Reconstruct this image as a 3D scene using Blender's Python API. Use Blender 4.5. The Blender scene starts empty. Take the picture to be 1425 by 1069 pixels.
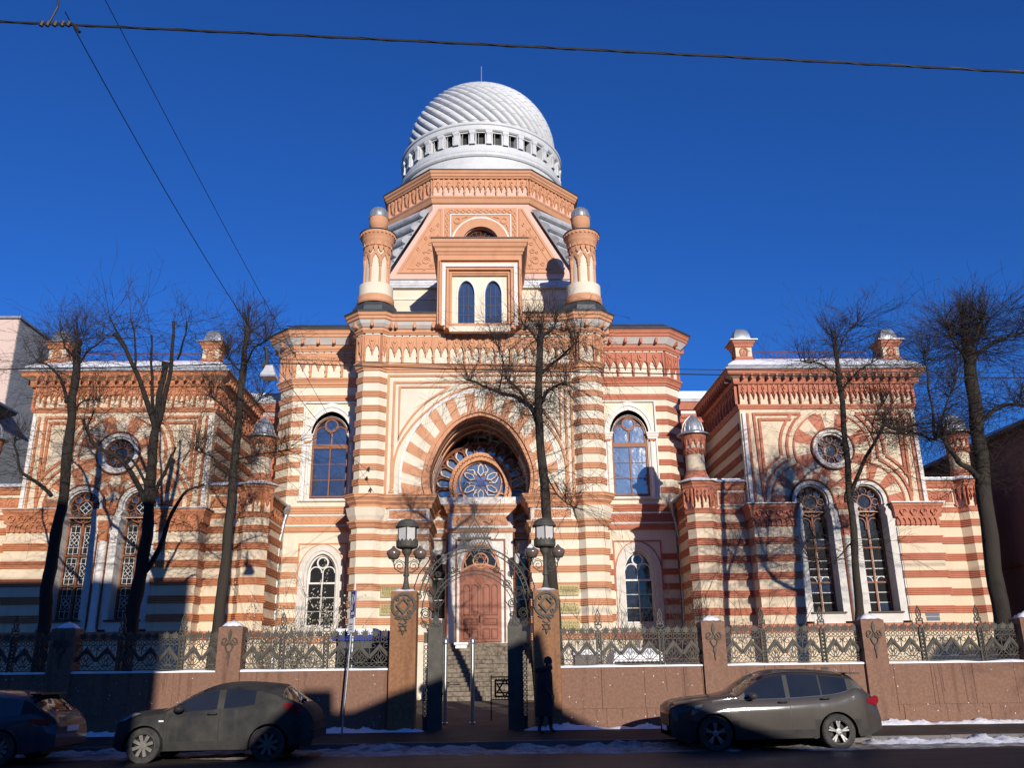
import bpy, math, random
from math import sin, cos, pi, radians, sqrt, atan2, hypot
from mathutils import Vector, Matrix
from mathutils.geometry import tessellate_polygon

# ------------------------------------------------------------------ camera, sky, sun, exposure
SC = bpy.context.scene
COL = SC.collection
SUN_EL, SUN_DX = 0.27, 0.28                      # rise and sideways drift of the sun per metre towards it
cam_d = bpy.data.cameras.new('camera'); cam = bpy.data.objects.new('camera', cam_d); COL.objects.link(cam)
F, PITCH, ROLL, YAW = 1209.44, radians(18.109), radians(.7333), radians(1.5828)
cam_d.sensor_fit = 'HORIZONTAL'; cam_d.sensor_width = 36; cam_d.lens = 36 * F / 1425
cam_d.clip_start = .1; cam_d.clip_end = 3000
fw = Vector((sin(YAW) * cos(PITCH), cos(YAW) * cos(PITCH), sin(PITCH)))
rt = Vector((cos(YAW), -sin(YAW), 0)); up = rt.cross(fw)
rt2 = rt * cos(ROLL) - up * sin(ROLL); up2 = up * cos(ROLL) + rt * sin(ROLL)
cam.matrix_world = Matrix(((rt2.x, up2.x, -fw.x, .4212), (rt2.y, up2.y, -fw.y, -38), (rt2.z, up2.z, -fw.z, 1.6), (0, 0, 0, 1)))
SC.camera = cam
W = bpy.data.worlds.new('World'); SC.world = W; W.use_nodes = True
nt = W.node_tree; bg = nt.nodes['Background']
sky = nt.nodes.new('ShaderNodeTexSky'); sky.sky_type = 'NISHITA'; sky.sun_disc = False
sun_vec = Vector((SUN_DX, -1, SUN_EL)).normalized()
el = math.asin(sun_vec.z)
sky.sun_elevation = el; sky.sun_rotation = atan2(sun_vec.x, sun_vec.y)
sky.altitude = 0; sky.air_density = 1.0; sky.dust_density = .1; sky.ozone_density = 4.5
tint = nt.nodes.new('ShaderNodeMix'); tint.data_type = 'RGBA'; tint.blend_type = 'MULTIPLY'; tint.inputs[0].default_value = 1; tint.inputs[7].default_value = (.27, .68, 1.36, 1)
nt.links.new(sky.outputs[0], tint.inputs[6]); nt.links.new(tint.outputs[2], bg.inputs[0]); bg.inputs[1].default_value = .1
sd = bpy.data.lights.new('sun', 'SUN'); sd.energy = 5; sd.angle = radians(.5); sd.color = (1, .92, .82)
so = bpy.data.objects.new('sun', sd); COL.objects.link(so); so.location = (20, -60, 40)
so.rotation_mode = 'QUATERNION'; so.rotation_quaternion = sun_vec.to_track_quat('Z', 'Y')
SC.view_settings.view_transform = 'Standard'; SC.view_settings.look = 'None'
SC.view_settings.exposure = 0; SC.view_settings.gamma = 1
SC.render.engine = 'CYCLES'
SC.cycles.max_bounces = 6; SC.cycles.caustics_reflective = False; SC.cycles.caustics_refractive = False

# ------------------------------------------------------------------ materials
def mat(name, col, rough=.8, col2=None, amt=.35, scale=1.5, bump=.15, bscale=40, metal=0, spec=.3, streak=0, streak_col=(.1, .08, .06), coat=0, stretch=(1, 1, 1), emit=0, obj=False):
    m = bpy.data.materials.new(name); m.use_nodes = True; n = m.node_tree.nodes; l = m.node_tree.links
    p = n['Principled BSDF']; p.inputs['Roughness'].default_value = rough; p.inputs['Metallic'].default_value = metal
    p.inputs['Specular IOR Level'].default_value = spec
    if coat: p.inputs['Coat Weight'].default_value = coat; p.inputs['Coat Roughness'].default_value = .08
    g = n.new('ShaderNodeTexCoord') if obj else n.new('ShaderNodeNewGeometry')
    pos = g.outputs['Object'] if obj else g.outputs['Position']
    mp = n.new('ShaderNodeMapping'); mp.inputs['Scale'].default_value = stretch; l.new(pos, mp.inputs[0])
    nz = n.new('ShaderNodeTexNoise'); nz.inputs['Scale'].default_value = scale; nz.inputs['Detail'].default_value = 6; nz.inputs['Roughness'].default_value = .65
    l.new(mp.outputs[0], nz.inputs[0])
    rp = n.new('ShaderNodeMapRange'); rp.inputs[1].default_value = .35; rp.inputs[2].default_value = .7; l.new(nz.outputs[0], rp.inputs[0])
    rp.inputs[4].default_value = amt
    mx = n.new('ShaderNodeMix'); mx.data_type = 'RGBA'
    c2 = col2 or tuple(c * .72 for c in col)
    mx.inputs[6].default_value = (*col, 1); mx.inputs[7].default_value = (*c2, 1); l.new(rp.outputs[0], mx.inputs[0])
    out = mx.outputs[2]
    if streak:
        mp2 = n.new('ShaderNodeMapping'); mp2.inputs['Scale'].default_value = (3.2, 3.2, .22); l.new(pos, mp2.inputs[0])
        n2 = n.new('ShaderNodeTexNoise'); n2.inputs['Scale'].default_value = 1; n2.inputs['Detail'].default_value = 5; l.new(mp2.outputs[0], n2.inputs[0])
        r2 = n.new('ShaderNodeMapRange'); r2.inputs[1].default_value = .56; r2.inputs[2].default_value = .78; r2.inputs[4].default_value = streak; l.new(n2.outputs[0], r2.inputs[0])
        m2 = n.new('ShaderNodeMix'); m2.data_type = 'RGBA'; m2.inputs[7].default_value = (*streak_col, 1)
        l.new(out, m2.inputs[6]); l.new(r2.outputs[0], m2.inputs[0]); out = m2.outputs[2]
    l.new(out, p.inputs['Base Color'])
    if bump:
        nb = n.new('ShaderNodeTexNoise'); nb.inputs['Scale'].default_value = bscale; nb.inputs['Detail'].default_value = 4; l.new(pos, nb.inputs[0])
        bp = n.new('ShaderNodeBump'); bp.inputs['Strength'].default_value = bump; bp.inputs['Distance'].default_value = .02
        l.new(nb.outputs[0], bp.inputs['Height']); l.new(bp.outputs[0], p.inputs['Normal'])
    return m

M = {}
M['cream'] = mat('cream_plaster', (.74, .665, .53), .85, (.64, .55, .41), .8, .7, .2, 18, streak=.34, streak_col=(.46, .38, .28))
M['cream2'] = mat('cream_plaster_wings', (.70, .575, .41), .85, (.58, .46, .32), .6, .8, .12, 25, streak=.36, streak_col=(.38, .29, .20))
M['terra'] = mat('terracotta_orange', (.60, .31, .175), .8, (.53, .255, .135), .8, 1.6, .25, 24, streak=.3, streak_col=(.34, .16, .09))
M['terra2'] = mat('terracotta_red', (.50, .19, .115), .8, (.42, .145, .085), .9, 1.6, .25, 24, streak=.3, streak_col=(.22, .08, .05))
M['terra3'] = mat('terracotta_rust', (.52, .215, .105), .8, (.43, .16, .075), .9, 1.6, .25, 24, streak=.3, streak_col=(.26, .10, .06))
M['terrad'] = mat('terracotta_brown', (.20, .062, .03), .8, (.14, .04, .02), .6, 1.1, .2, 30)
M['pink'] = mat('pink_plaster', (.70, .47, .38), .85, (.60, .38, .30), .5, .8, .1, 25)
M['white'] = mat('white_stone', (.74, .71, .66), .75, (.60, .56, .50), .5, 2.5, .12, 25, streak=.15, streak_col=(.40, .36, .30))
M['white2'] = mat('white_render', (.66, .63, .58), .75, (.50, .47, .42), .7, 3, .3, 12, streak=.2, streak_col=(.34, .31, .27))
M['dome'] = mat('white_painted_sheet', (.62, .63, .63), .55, (.48, .49, .49), .6, 2.2, .1, 8, spec=.4, streak=.2, streak_col=(.34, .34, .33))
M['zinc'] = mat('grey_zinc', (.40, .42, .44), .42, (.26, .27, .28), .8, 3, .2, 8, metal=.55, streak=.25, streak_col=(.22, .13, .08))
M['zincl'] = mat('light_grey_zinc', (.62, .63, .64), .5, (.33, .34, .34), .8, 2.5, .2, 8, metal=.2, streak=.3, streak_col=(.25, .25, .24))
M['roof'] = mat('dark_roof_sheet', (.055, .06, .065), .5, (.10, .105, .11), .7, 2, .2, 6, metal=.3)
M['snow'] = mat('snow', (.84, .85, .88), .6, (.62, .62, .64), .6, 7, .6, 14)
M['snowd'] = mat('dirty_snow', (.50, .48, .47), .8, (.09, .075, .065), 1, 3.2, .8, 9)
M['brown'] = mat('brown_window_wood', (.26, .105, .055), .55, (.19, .07, .035), .5, 5, .1, 30)
M['wwood'] = mat('white_window_wood', (.70, .69, .66), .5, (.55, .53, .5), .5, 5, .1, 30)
M['dwood'] = mat('dark_window_wood', (.06, .045, .04), .5, None, .4, 5, .1, 30)
M['doorshade'] = mat('groove_shade_moulding', (.17, .055, .032), .5, (.13, .045, .028), .6, 3, .15, 20)  # door brown darkened, painting groove shade round the panels
M['door'] = mat('brown_door_wood', (.30, .105, .06), .5, (.24, .08, .045), .6, 3, .15, 20, stretch=(1, 1, .25))
M['iron'] = mat('grey_wrought_iron', (.062, .058, .050), .65, (.105, .098, .082), .8, 5, .2, 30, metal=.2)
M['black'] = mat('black_iron', (.022, .022, .024), .5, (.04, .038, .036), .6, 5, .1, 30)
M['steel'] = mat('brushed_steel', (.55, .55, .55), .32, (.42, .42, .42), .5, 5, .1, 30, metal=.9)
M['granite'] = mat('red_granite', (.25, .135, .09), .75, (.155, .085, .058), 1, 14, .35, 60, streak=.8, streak_col=(.10, .048, .03))
M['granite2'] = mat('rusty_granite', (.30, .15, .07), .75, (.18, .085, .045), 1, 12, .35, 60, streak=.85, streak_col=(.12, .045, .02))
M['step'] = mat('weathered_step_stone', (.27, .22, .16), .85, (.07, .058, .045), 1, 6, .6, 18)
M['asphalt'] = mat('wet_asphalt', (.022, .018, .015), .6, (.07, .058, .047), 1, 3.0, .6, 30, spec=.3, stretch=(.18, 1.4, 1))
M['pave'] = mat('dirty_pavement', (.075, .058, .045), .75, (.035, .028, .023), .9, 1.8, .5, 25, spec=.2)
M['kerb'] = mat('kerb_granite', (.17, .15, .14), .7, (.10, .09, .085), .8, 6, .3, 30)
M['earth'] = mat('courtyard_ground', (.075, .055, .04), .9, (.13, .11, .09), .8, 1.2, .6, 12)
M['barkd'] = mat('dark_bark', (.022, .018, .015), .95, (.045, .038, .03), .5, 9, .9, 30, stretch=(1, 1, .3))  # darker bark for the two leftmost trees
M['roofgrey'] = mat('mid_grey_roof_sheet', (.30, .31, .32), .6, (.50, .51, .53), .9, 2.5, .3, 6, metal=.1)
M['bark'] = mat('lime_bark', (.040, .032, .025), .95, (.04, .034, .028), .8, 9, .9, 30, stretch=(1, 1, .3))
M['twig'] = mat('twig_bark', (.030, .022, .019), .9, (.04, .03, .026), .6, 3, 0)
M['gold'] = mat('brass_plaque', (.42, .35, .15), .5, (.34, .28, .11), .8, 6, .1, 20, metal=.1, spec=.4)
M['goldtxt'] = mat('engraved_lettering', (.12, .09, .03), .6, None, .3, 5, 0)
M['blue'] = mat('blue_enamel', (.02, .05, .30), .35, None, .2, 5, 0, spec=.5)
M['navy'] = mat('navy_enamel', (.03, .05, .10), .4, None, .2, 5, 0, spec=.5)
M['signw'] = mat('white_enamel', (.75, .76, .78), .4, None, .2, 5, 0)
M['milk'] = mat('milky_lamp_glass', (.55, .53, .50), .25, (.42, .40, .37), .5, 5, .05, 20, spec=.6)
M['brownglass'] = mat('smoked_lamp_glass', (.11, .078, .06), .15, (.18, .14, .115), .6, 4, 0, spec=.8, coat=.6)
M['reveal'] = mat('brown_plaster', (.24, .15, .10), .85, (.17, .10, .065), .6, 1.5, .15, 25)  # brown of the vault, porch back wall and wing cores

def glass(name, col, rough=.06, ior=1.7, tint=.5):
    m = bpy.data.materials.new(name); m.use_nodes = True; n = m.node_tree.nodes; l = m.node_tree.links
    p = n['Principled BSDF']; p.inputs['Roughness'].default_value = rough; p.inputs['IOR'].default_value = ior
    p.inputs['Base Color'].default_value = (*col, 1)
    g = n.new('ShaderNodeNewGeometry'); nz = n.new('ShaderNodeTexNoise'); nz.inputs['Scale'].default_value = 1.3; nz.inputs['Detail'].default_value = 3
    l.new(g.outputs['Position'], nz.inputs[0])
    mx = n.new('ShaderNodeMix'); mx.data_type = 'RGBA'; mx.inputs[6].default_value = (*[c * tint for c in col], 1); mx.inputs[7].default_value = (*[min(1, c * 1.5) for c in col], 1)
    l.new(nz.outputs[0], mx.inputs[0]); l.new(mx.outputs[2], p.inputs['Base Color'])
    bp = n.new('ShaderNodeBump'); bp.inputs['Strength'].default_value = .35; bp.inputs['Distance'].default_value = .05
    l.new(nz.outputs[0], bp.inputs['Height']); l.new(bp.outputs[0], p.inputs['Normal'])
    return m
M['glass'] = glass('blue_window_glass', (.035, .05, .09), .05, 2.4)
M['glassd'] = glass('dark_window_glass', (.02, .021, .022), .08, 1.6)
M['glassb'] = glass('sky_window_glass', (.10, .15, .24), .06, 2.4)
M['glassv'] = glass('violet_window_glass', (.09, .07, .16), .1, 1.9)

# ------------------------------------------------------------------ mesh building
def ccw(p):
    return sum(p[i][0] * p[(i + 1) % len(p)][1] - p[(i + 1) % len(p)][0] * p[i][1] for i in range(len(p))) > 0

class B:
    """collects geometry; x along the wall, y into the building, z up; T places it"""
    def __init__(s, mx=1, T=None):
        s.v = []; s.f = []; s.mi = []; s.cur = 0; s.mx = mx; s.T = T
    def V(s, x, y, z):
        s.v.append((x, y, z)); return len(s.v) - 1
    def Fc(s, *ix):
        s.f.append(ix); s.mi.append(s.cur)
    def box(s, x0, x1, y0, y1, z0, z1):
        a = [s.V(x, y, z) for z in (z0, z1) for y in (y0, y1) for x in (x0, x1)]
        for q in ((0, 2, 3, 1), (4, 5, 7, 6), (0, 1, 5, 4), (2, 6, 7, 3), (0, 4, 6, 2), (1, 3, 7, 5)): s.Fc(*[a[i] for i in q])
        return s
    def plate(s, outer, y0, y1, holes=()):
        """polygon in x,z extruded from y0 (front) to y1"""
        outer = list(outer)
        if not ccw(outer): outer = outer[::-1]
        loops = [outer] + [list(h) if not ccw(h) else list(h)[::-1] for h in holes]
        fr = []; bk = []
        for L in loops:
            fr += [s.V(x, y0, z) for x, z in L]
        for L in loops:
            bk += [s.V(x, y1, z) for x, z in L]
        flat = [p for L in loops for p in L]
        if len(loops) == 1 and len(outer) <= 4: tris = [tuple(range(len(outer)))]
        else: tris = tessellate_polygon([[Vector((x, z, 0)) for x, z in L] for L in loops])
        for t in tris:
            ar = sum(flat[t[i]][0] * flat[t[(i + 1) % len(t)]][1] - flat[t[(i + 1) % len(t)]][0] * flat[t[i]][1] for i in range(len(t)))
            if ar < 0: t = t[::-1]
            s.Fc(*[fr[i] for i in t]); s.Fc(*[bk[i] for i in t[::-1]])
        o = 0
        for L in loops:
            n = len(L)
            for i in range(n):
                j = (i + 1) % n
                s.Fc(fr[o + i], bk[o + i], bk[o + j], fr[o + j])
            o += n
        return s
    def strip(s, A, C, y0, y1, closed=False, chamfer=0):
        """band between two matching curves (x,z)"""
        n = len(A)
        a0 = [s.V(x, y0, z) for x, z in A]; c0 = [s.V(x, y0, z) for x, z in C]
        a1 = [s.V(x, y1, z) for x, z in A]; c1 = [s.V(x, y1, z) for x, z in C]
        for i in range(n if closed else n - 1):
            j = (i + 1) % n
            s.Fc(a0[i], a0[j], c0[j], c0[i]); s.Fc(a0[i], a1[i], a1[j], a0[j]); s.Fc(c0[i], c0[j], c1[j], c1[i])
            s.Fc(a1[i], c1[i], c1[j], a1[j])
        if not closed:
            s.Fc(a0[0], c0[0], c1[0], a1[0]); s.Fc(a0[-1], a1[-1], c1[-1], c0[-1])
        return s
    def ribbon(s, pts, w, y0, y1, closed=False):
        """flat bar of width w along a 2D polyline"""
        n = len(pts); A = []; C = []
        for i in range(n):
            p = Vector(pts[i]); a = Vector(pts[i - 1]) if (i or closed) else None; b = Vector(pts[(i + 1) % n]) if (i < n - 1 or closed) else None
            d1 = (p - a).normalized() if a is not None and (p - a).length > 1e-6 else None
            d2 = (b - p).normalized() if b is not None and (b - p).length > 1e-6 else None
            if d1 is None: d1 = d2 or Vector((1, 0))
            if d2 is None: d2 = d1
            n1 = Vector((-d1.y, d1.x)); n2 = Vector((-d2.y, d2.x)); m = n1 + n2
            if m.length < 1e-3: m = n1.copy()
            m.normalize(); k = min(2.5, 1 / max(.3, m.dot(n1)))
            A.append(tuple(p + m * (w / 2 * k))); C.append(tuple(p - m * (w / 2 * k)))
        return s.strip(A, C, y0, y1, closed)
    def mould(s, path, prof, closed=False, caps=True):
        """profile (outward, z) swept along a plan path; outward is to the right of travel"""
        n = len(path); rows = []
        for i in range(n):
            p = Vector(path[i]); a = Vector(path[i - 1]) if (i or closed) else None; b = Vector(path[(i + 1) % n]) if (i < n - 1 or closed) else None
            d1 = (p - a).normalized() if a is not None else None; d2 = (b - p).normalized() if b is not None else None
            if d1 is None: d1 = d2
            if d2 is None: d2 = d1
            n1 = Vector((d1.y, -d1.x)); n2 = Vector((d2.y, -d2.x)); m = (n1 + n2).normalized(); k = min(3, 1 / max(.25, m.dot(n1)))
            rows.append([s.V(p.x + m.x * o * k, p.y + m.y * o * k, z) for o, z in prof])
        for i in range(n if closed else n - 1):
            r, q = rows[i], rows[(i + 1) % n]
            for j in range(len(prof) - 1): s.Fc(r[j], q[j], q[j + 1], r[j + 1])
        if caps and not closed:
            s.Fc(*rows[0]); s.Fc(*rows[-1][::-1])
        return s
    def lathe(s, prof, cx, cy, n=24, a0=0, a1=2 * pi):
        full = abs(a1 - a0 - 2 * pi) < 1e-6; rows = []
        for i in range(n if full else n + 1):
            a = a0 + (a1 - a0) * i / n
            rows.append([s.V(cx + r * cos(a), cy + r * sin(a), z) for r, z in prof])
        for i in range(n):
            r, q = rows[i], rows[(i + 1) % len(rows)]
            for j in range(len(prof) - 1): s.Fc(r[j], q[j], q[j + 1], r[j + 1])
        return s
    def tube(s, pts, rad, n=6, cap=True):
        pts = [Vector(p) for p in pts]; rows = []
        if not hasattr(rad, '__len__'): rad = [rad] * len(pts)
        prev = None
        for i, p in enumerate(pts):
            d = (pts[min(i + 1, len(pts) - 1)] - pts[max(i - 1, 0)]).normalized()
            if prev is None:
                u = d.cross(Vector((0, 0, 1)) if abs(d.z) < .9 else Vector((1, 0, 0))).normalized()
            else:
                u = (prev - d * prev.dot(d))
                u = u.normalized() if u.length > 1e-5 else d.orthogonal().normalized()
            prev = u; w = d.cross(u)
            rows.append([s.V(*(p + (u * cos(2 * pi * k / n) + w * sin(2 * pi * k / n)) * rad[i])) for k in range(n)])
        for i in range(len(rows) - 1):
            for k in range(n):
                s.Fc(rows[i][k], rows[i][(k + 1) % n], rows[i + 1][(k + 1) % n], rows[i + 1][k])
        if cap: s.Fc(*rows[0][::-1]); s.Fc(*rows[-1])
        return s
    def quad(s, a, b, c, d):
        s.Fc(s.V(*a), s.V(*b), s.V(*c), s.V(*d)); return s
    def poly(s, pts):
        s.Fc(*[s.V(*p) for p in pts]); return s
    def mesh(s, name, mats, smooth=False, off=(0, 0, 0)):
        me = bpy.data.meshes.new(name)
        vv = s.v
        if s.T is not None: vv = [tuple(s.T @ Vector(p)) for p in vv]
        if s.mx == -1: vv = [(-x, y, z) for x, y, z in vv]
        if off != (0, 0, 0): vv = [(x - off[0], y - off[1], z - off[2]) for x, y, z in vv]
        ff = s.f if s.mx == 1 else [t[::-1] for t in s.f]
        me.from_pydata(vv, [], ff)
        if not isinstance(mats, (list, tuple)): mats = [mats]
        for m in mats: me.materials.append(M[m] if isinstance(m, str) else m)
        if len(mats) > 1: me.polygons.foreach_set('material_index', s.mi)
        if smooth: me.polygons.foreach_set('use_smooth', [True] * len(me.polygons))
        me.update(); return me
    def obj(s, name, mats, parent=None, smooth=False, **props):
        off = tuple(ORIG.get(parent.name, (0, 0, 0))) if parent else (0, 0, 0)
        o = bpy.data.objects.new(name, s.mesh(name, mats, smooth, off)); COL.objects.link(o)
        if parent: o.parent = parent; ORIG[o.name] = off
        for k, v in props.items(): o[k] = v
        return o
ORIG = {}
def smooth_by_angle(o, deg=40):
    me = o.data
    me.polygons.foreach_set('use_smooth', [True] * len(me.polygons))
    me.set_sharp_from_angle(angle=radians(deg))
def inst(name, me, parent, T, **props):
    o = bpy.data.objects.new(name, me); COL.objects.link(o)
    if parent:
        o.parent = parent; off = ORIG.get(parent.name, (0, 0, 0)); ORIG[o.name] = (0, 0, 0)
        T = Matrix.Translation(-Vector(off)) @ T
    o.matrix_local = T
    if name in ('sheet_seam', 'carving'): o['kind'] = 'stuff'
    for k, v in props.items(): o[k] = v
    return o
def thing(name, label, cat, loc=(0, 0, 0), group=None):
    o = bpy.data.objects.new(name, None); COL.objects.link(o); o.location = loc; o.empty_display_size = .2
    ORIG[o.name] = loc; o['label'] = label; o['category'] = cat
    if group: o['group'] = group
    return o
def tag(o, label, cat, group=None):
    o['label'] = label; o['category'] = cat
    if group: o['group'] = group
    return o
def structure(o): o['kind'] = 'structure'; return o
def arc(cx, cz, r, a0, a1, n):
    return [(cx + r * cos(radians(a0 + (a1 - a0) * i / n)), cz + r * sin(radians(a0 + (a1 - a0) * i / n))) for i in range(n + 1)]
def curve(pts, n=5):
    """Catmull-Rom through 2D points"""
    P = [Vector(p) for p in pts]; out = []
    for i in range(len(P) - 1):
        a = P[i - 1] if i else P[0] * 2 - P[1]; b = P[i]; c = P[i + 1]; d = P[i + 2] if i + 2 < len(P) else P[-1] * 2 - P[-2]
        for k in range(n):
            t = k / n
            out.append(tuple(.5 * ((2 * b) + (c - a) * t + (2 * a - 5 * b + 4 * c - d) * t * t + (3 * b - a - 3 * c + d) * t ** 3)))
    out.append(tuple(P[-1])); return out
def resample(pts, n):
    P = [Vector(p) for p in pts]; L = [0]
    for i in range(1, len(P)): L.append(L[-1] + (P[i] - P[i - 1]).length)
    out = []; j = 0
    for k in range(n + 1):
        t = L[-1] * k / n
        while j < len(L) - 2 and L[j + 1] < t: j += 1
        u = (t - L[j]) / max(1e-9, L[j + 1] - L[j]); out.append(tuple(P[j].lerp(P[j + 1], u)))
    return out
def mirror(pts): return list(pts) + [(-x, z) for x, z in reversed(pts)][(1 if abs(pts[-1][0]) < 1e-4 else 0):]
def pointed(cx, zs, r, rise, n=8):
    """pointed-arch top from right spring to left spring"""
    out = []
    for k in range(n + 1):
        t = k / n; out.append((r * cos(t * pi / 2) ** .9 if t < 1 else 0, rise * (sin(t * pi / 2) ** 1.0) * (1 - .0 * t)))
    R = [(cx + x, zs + z + (.06 * rise * (1 - min(1, x / r)) ** 2)) for x, z in out]
    L = [(2 * cx - x, z) for x, z in reversed(R)][1:]
    return R + L
def segT(p0, p1, mx=1, t=0.0, z=0.0, out=0.0):
    """matrix: local x along p0->p1, local y into the wall"""
    d = Vector((p1[0] - p0[0], p1[1] - p0[1])); L = d.length; d.normalize()
    nx, ny = -d.y, d.x
    o = Vector((p0[0] + d.x * t - nx * out, p0[1] + d.y * t - ny * out, z))
    Mx = Matrix(((d.x, nx, 0, o.x), (d.y, ny, 0, o.y), (0, 0, 1, o.z), (0, 0, 0, 1)))
    if mx == -1: Mx = Matrix.Scale(-1, 4, (1, 0, 0)) @ Mx
    return Mx
RND = random.Random(7)
# ------------------------------------------------------------------ the synagogue
SYN = thing('synagogue', 'large striped cream and terracotta synagogue with a white ribbed dome behind the fence', 'synagogue', (0, 0, 0))
RIDGE = [(0, 0), (.055, .0), (.07, .02), (.062, .052), (.030, .060), (.030, .070), (.062, .08), (.07, .10), (.062, .125), (.030, .133), (.030, .143), (.062, .153), (.07, .175), (.062, .20), (.030, .208), (.030, .218), (.062, .228), (.07, .25), (.055, .28), (0, .28)]
def band(path, z, m, mx=1, parent=SYN, h=.28):
    k = h / .28
    B(mx).mould(path, [(o, z + zz * k) for o, zz in RIDGE]).obj('moulded_band', m, parent)
def cornice(path, m, mx, z0, steps, parent=SYN, name='cornice'):
    B(mx).mould(path, [(o, z0 + z) for o, z in steps]).obj(name, m, parent)
def wallpath(path, z0, z1, m, mx=1, name='wall', off=0, parent=SYN):
    return B(mx).mould(path, [(-.25, z0), (off, z0), (off, z1), (-.25, z1)]).obj(name, m, parent)

# corbel units: a scalloped plate with hanging pendants and colonnettes
_corb = {}
def corbel_mesh(w, h, m):
    key = (round(w, 3), round(h, 3), m)
    if key in _corb: return _corb[key]
    b = B(); c = .065 * w
    sh = [(0, h), (0, 0), (c, 0), (c * 1.1, .44 * h), (c + .03 * w, .52 * h), (.23 * w, .63 * h), (.34 * w, .55 * h), (.38 * w, .46 * h), (.43 * w, .42 * h), (.46 * w, .34 * h), (.5 * w, .27 * h),
          (.54 * w, .34 * h), (.57 * w, .42 * h), (.62 * w, .46 * h), (.66 * w, .55 * h), (.77 * w, .63 * h), (w - c - .03 * w, .52 * h), (w - c * 1.1, .44 * h), (w - c, 0), (w, 0), (w, h)]
    b.plate(sh, -.09, 0)
    k = [(.5 + .21 * sin(a), .80 + .17 * cos(a)) for a in [radians(t) for t in (-130, -100, -70, -35, 0, 35, 70, 100, 130)]]
    kh = [(x * w, z * h) for x, z in k] + [(.58 * w, .58 * h), (.54 * w, .46 * h), (.5 * w, .38 * h), (.46 * w, .46 * h), (.42 * w, .58 * h)]
    b.plate(kh, -.15, -.085)
    b.plate([(.5 * w + .10 * w * sin(radians(t)), .80 * h + .08 * h * cos(radians(t))) for t in range(0, 360, 45)], -.205, -.165)
    for x in (0, w):
        s = 1 if x == 0 else -1
        q = [(x, .97 * h), (x, .04 * h), (x + s * .05 * w, .04 * h), (x + s * .05 * w, .42 * h), (x + s * .11 * w, .56 * h), (x + s * .11 * w, .86 * h), (x + s * .08 * w, .95 * h)]
        b.plate(q, -.15, -.085)
        b.plate([(x, .30 * h), (x, .24 * h), (x + s * .085 * w, .24 * h), (x + s * .085 * w, .30 * h)], -.16, -.085)
    _corb[key] = b.mesh('corbel', m); return _corb[key]
def corbels(path, z, h, m, mx=1, unit=.7, parent=SYN, out=0):
    for i in range(len(path) - 1):
        p, q = path[i], path[i + 1]; L = hypot(q[0] - p[0], q[1] - p[1])
        n = max(1, round(L / unit)); me = corbel_mesh(L / n, h, m)
        for k in range(n): inst('corbel', me, parent, segT(p, q, mx, k * L / n, z, out))
def scallops(path, z, m, mx=1, unit=.35, r=.15, parent=SYN, out=.02):
    b = B(mx)
    for i in range(len(path) - 1):
        p, q = path[i], path[i + 1]; L = hypot(q[0] - p[0], q[1] - p[1]); n = max(1, round(L / unit))
        for k in range(n):
            T = segT(p, q, 1, (k + .5) * L / n, z, out); u = L / n * .44
            pts = [T @ Vector((u * cos(a), -.10, u * sin(a))) for a in [pi * j / 6 for j in range(7)]]; bk = [T @ Vector((u * cos(a), .02, u * sin(a))) for a in [pi * j / 6 for j in range(7)]]
            b.poly(pts)
            for j in range(6): b.quad(pts[j], bk[j], bk[j + 1], pts[j + 1])
    o = b.obj('scalloped_trim', m, parent); return o
def brackets(path, z0, z1, m, mx=1, unit=.85, w=.12, d=.28, parent=SYN):
    me = B().plate([(-w / 2, z1), (-w / 2, z0 + .04), (0, z0), (w / 2, z0 + .04), (w / 2, z1)], -d, 0).mesh('bracket', m)
    for i in range(len(path) - 1):
        p, q = path[i], path[i + 1]; L = hypot(q[0] - p[0], q[1] - p[1]); n = max(1, round(L / unit))
        for k in range(n): inst('bracket', me, parent, segT(p, q, mx, (k + .5) * L / n, 0, .02))

# carved panels: interlaced rings and squares in relief
_ros = {}
def rosette_mesh(s, m):
    k = (round(s, 3), m)
    if k in _ros: return _ros[k]
    b = B(); r = s * .42; w = s * .07
    b.strip(arc(0, 0, r, 0, 360, 12), arc(0, 0, r - w, 0, 360, 12), -.035, 0)
    b.strip(arc(0, 0, r * .5, 0, 360, 8), arc(0, 0, r * .5 - w, 0, 360, 8), -.035, 0)
    b.ribbon([(-s / 2, 0), (0, s / 2), (s / 2, 0), (0, -s / 2)], w, -.022, 0, True)
    b.ribbon([(-s * .5, -s * .42), (s * .5, s * .42)], w * .8, -.014, 0); b.ribbon([(-s * .5, s * .42), (s * .5, -s * .42)], w * .8, -.014, 0)
    _ros[k] = b.mesh('rosette', m); return _ros[k]
def frieze(x0, x1, y, z0, z1, m, mx=1, parent=SYN, frame='white', path=None):
    T0 = segT((x0, y), (x1, y), mx) if path is None else segT(path[0], path[1], mx)
    L = x1 - x0 if path is None else hypot(path[1][0] - path[0][0], path[1][1] - path[0][1])
    T1 = segT((x0, y), (x1, y)) if path is None else segT(path[0], path[1])
    b = B(mx, T1); b.box(0, L, -.02, .05, z0, z1); p = b.obj('frieze_panel', m, parent)
    if frame:
        B(mx, T1).ribbon([(0, z0), (L, z0), (L, z1), (0, z1)], .07, -.06, .03, True).obj('panel_frame', frame, parent)
    s = (z1 - z0) * .86; n = max(1, int(L * .97 / s)); me = rosette_mesh(s, m)
    for k in range(n):
        inst('rosette', me, parent, T0 @ Matrix.Translation((L / 2 + (k - (n - 1) / 2) * s, -.02, (z0 + z1) / 2)))

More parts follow.
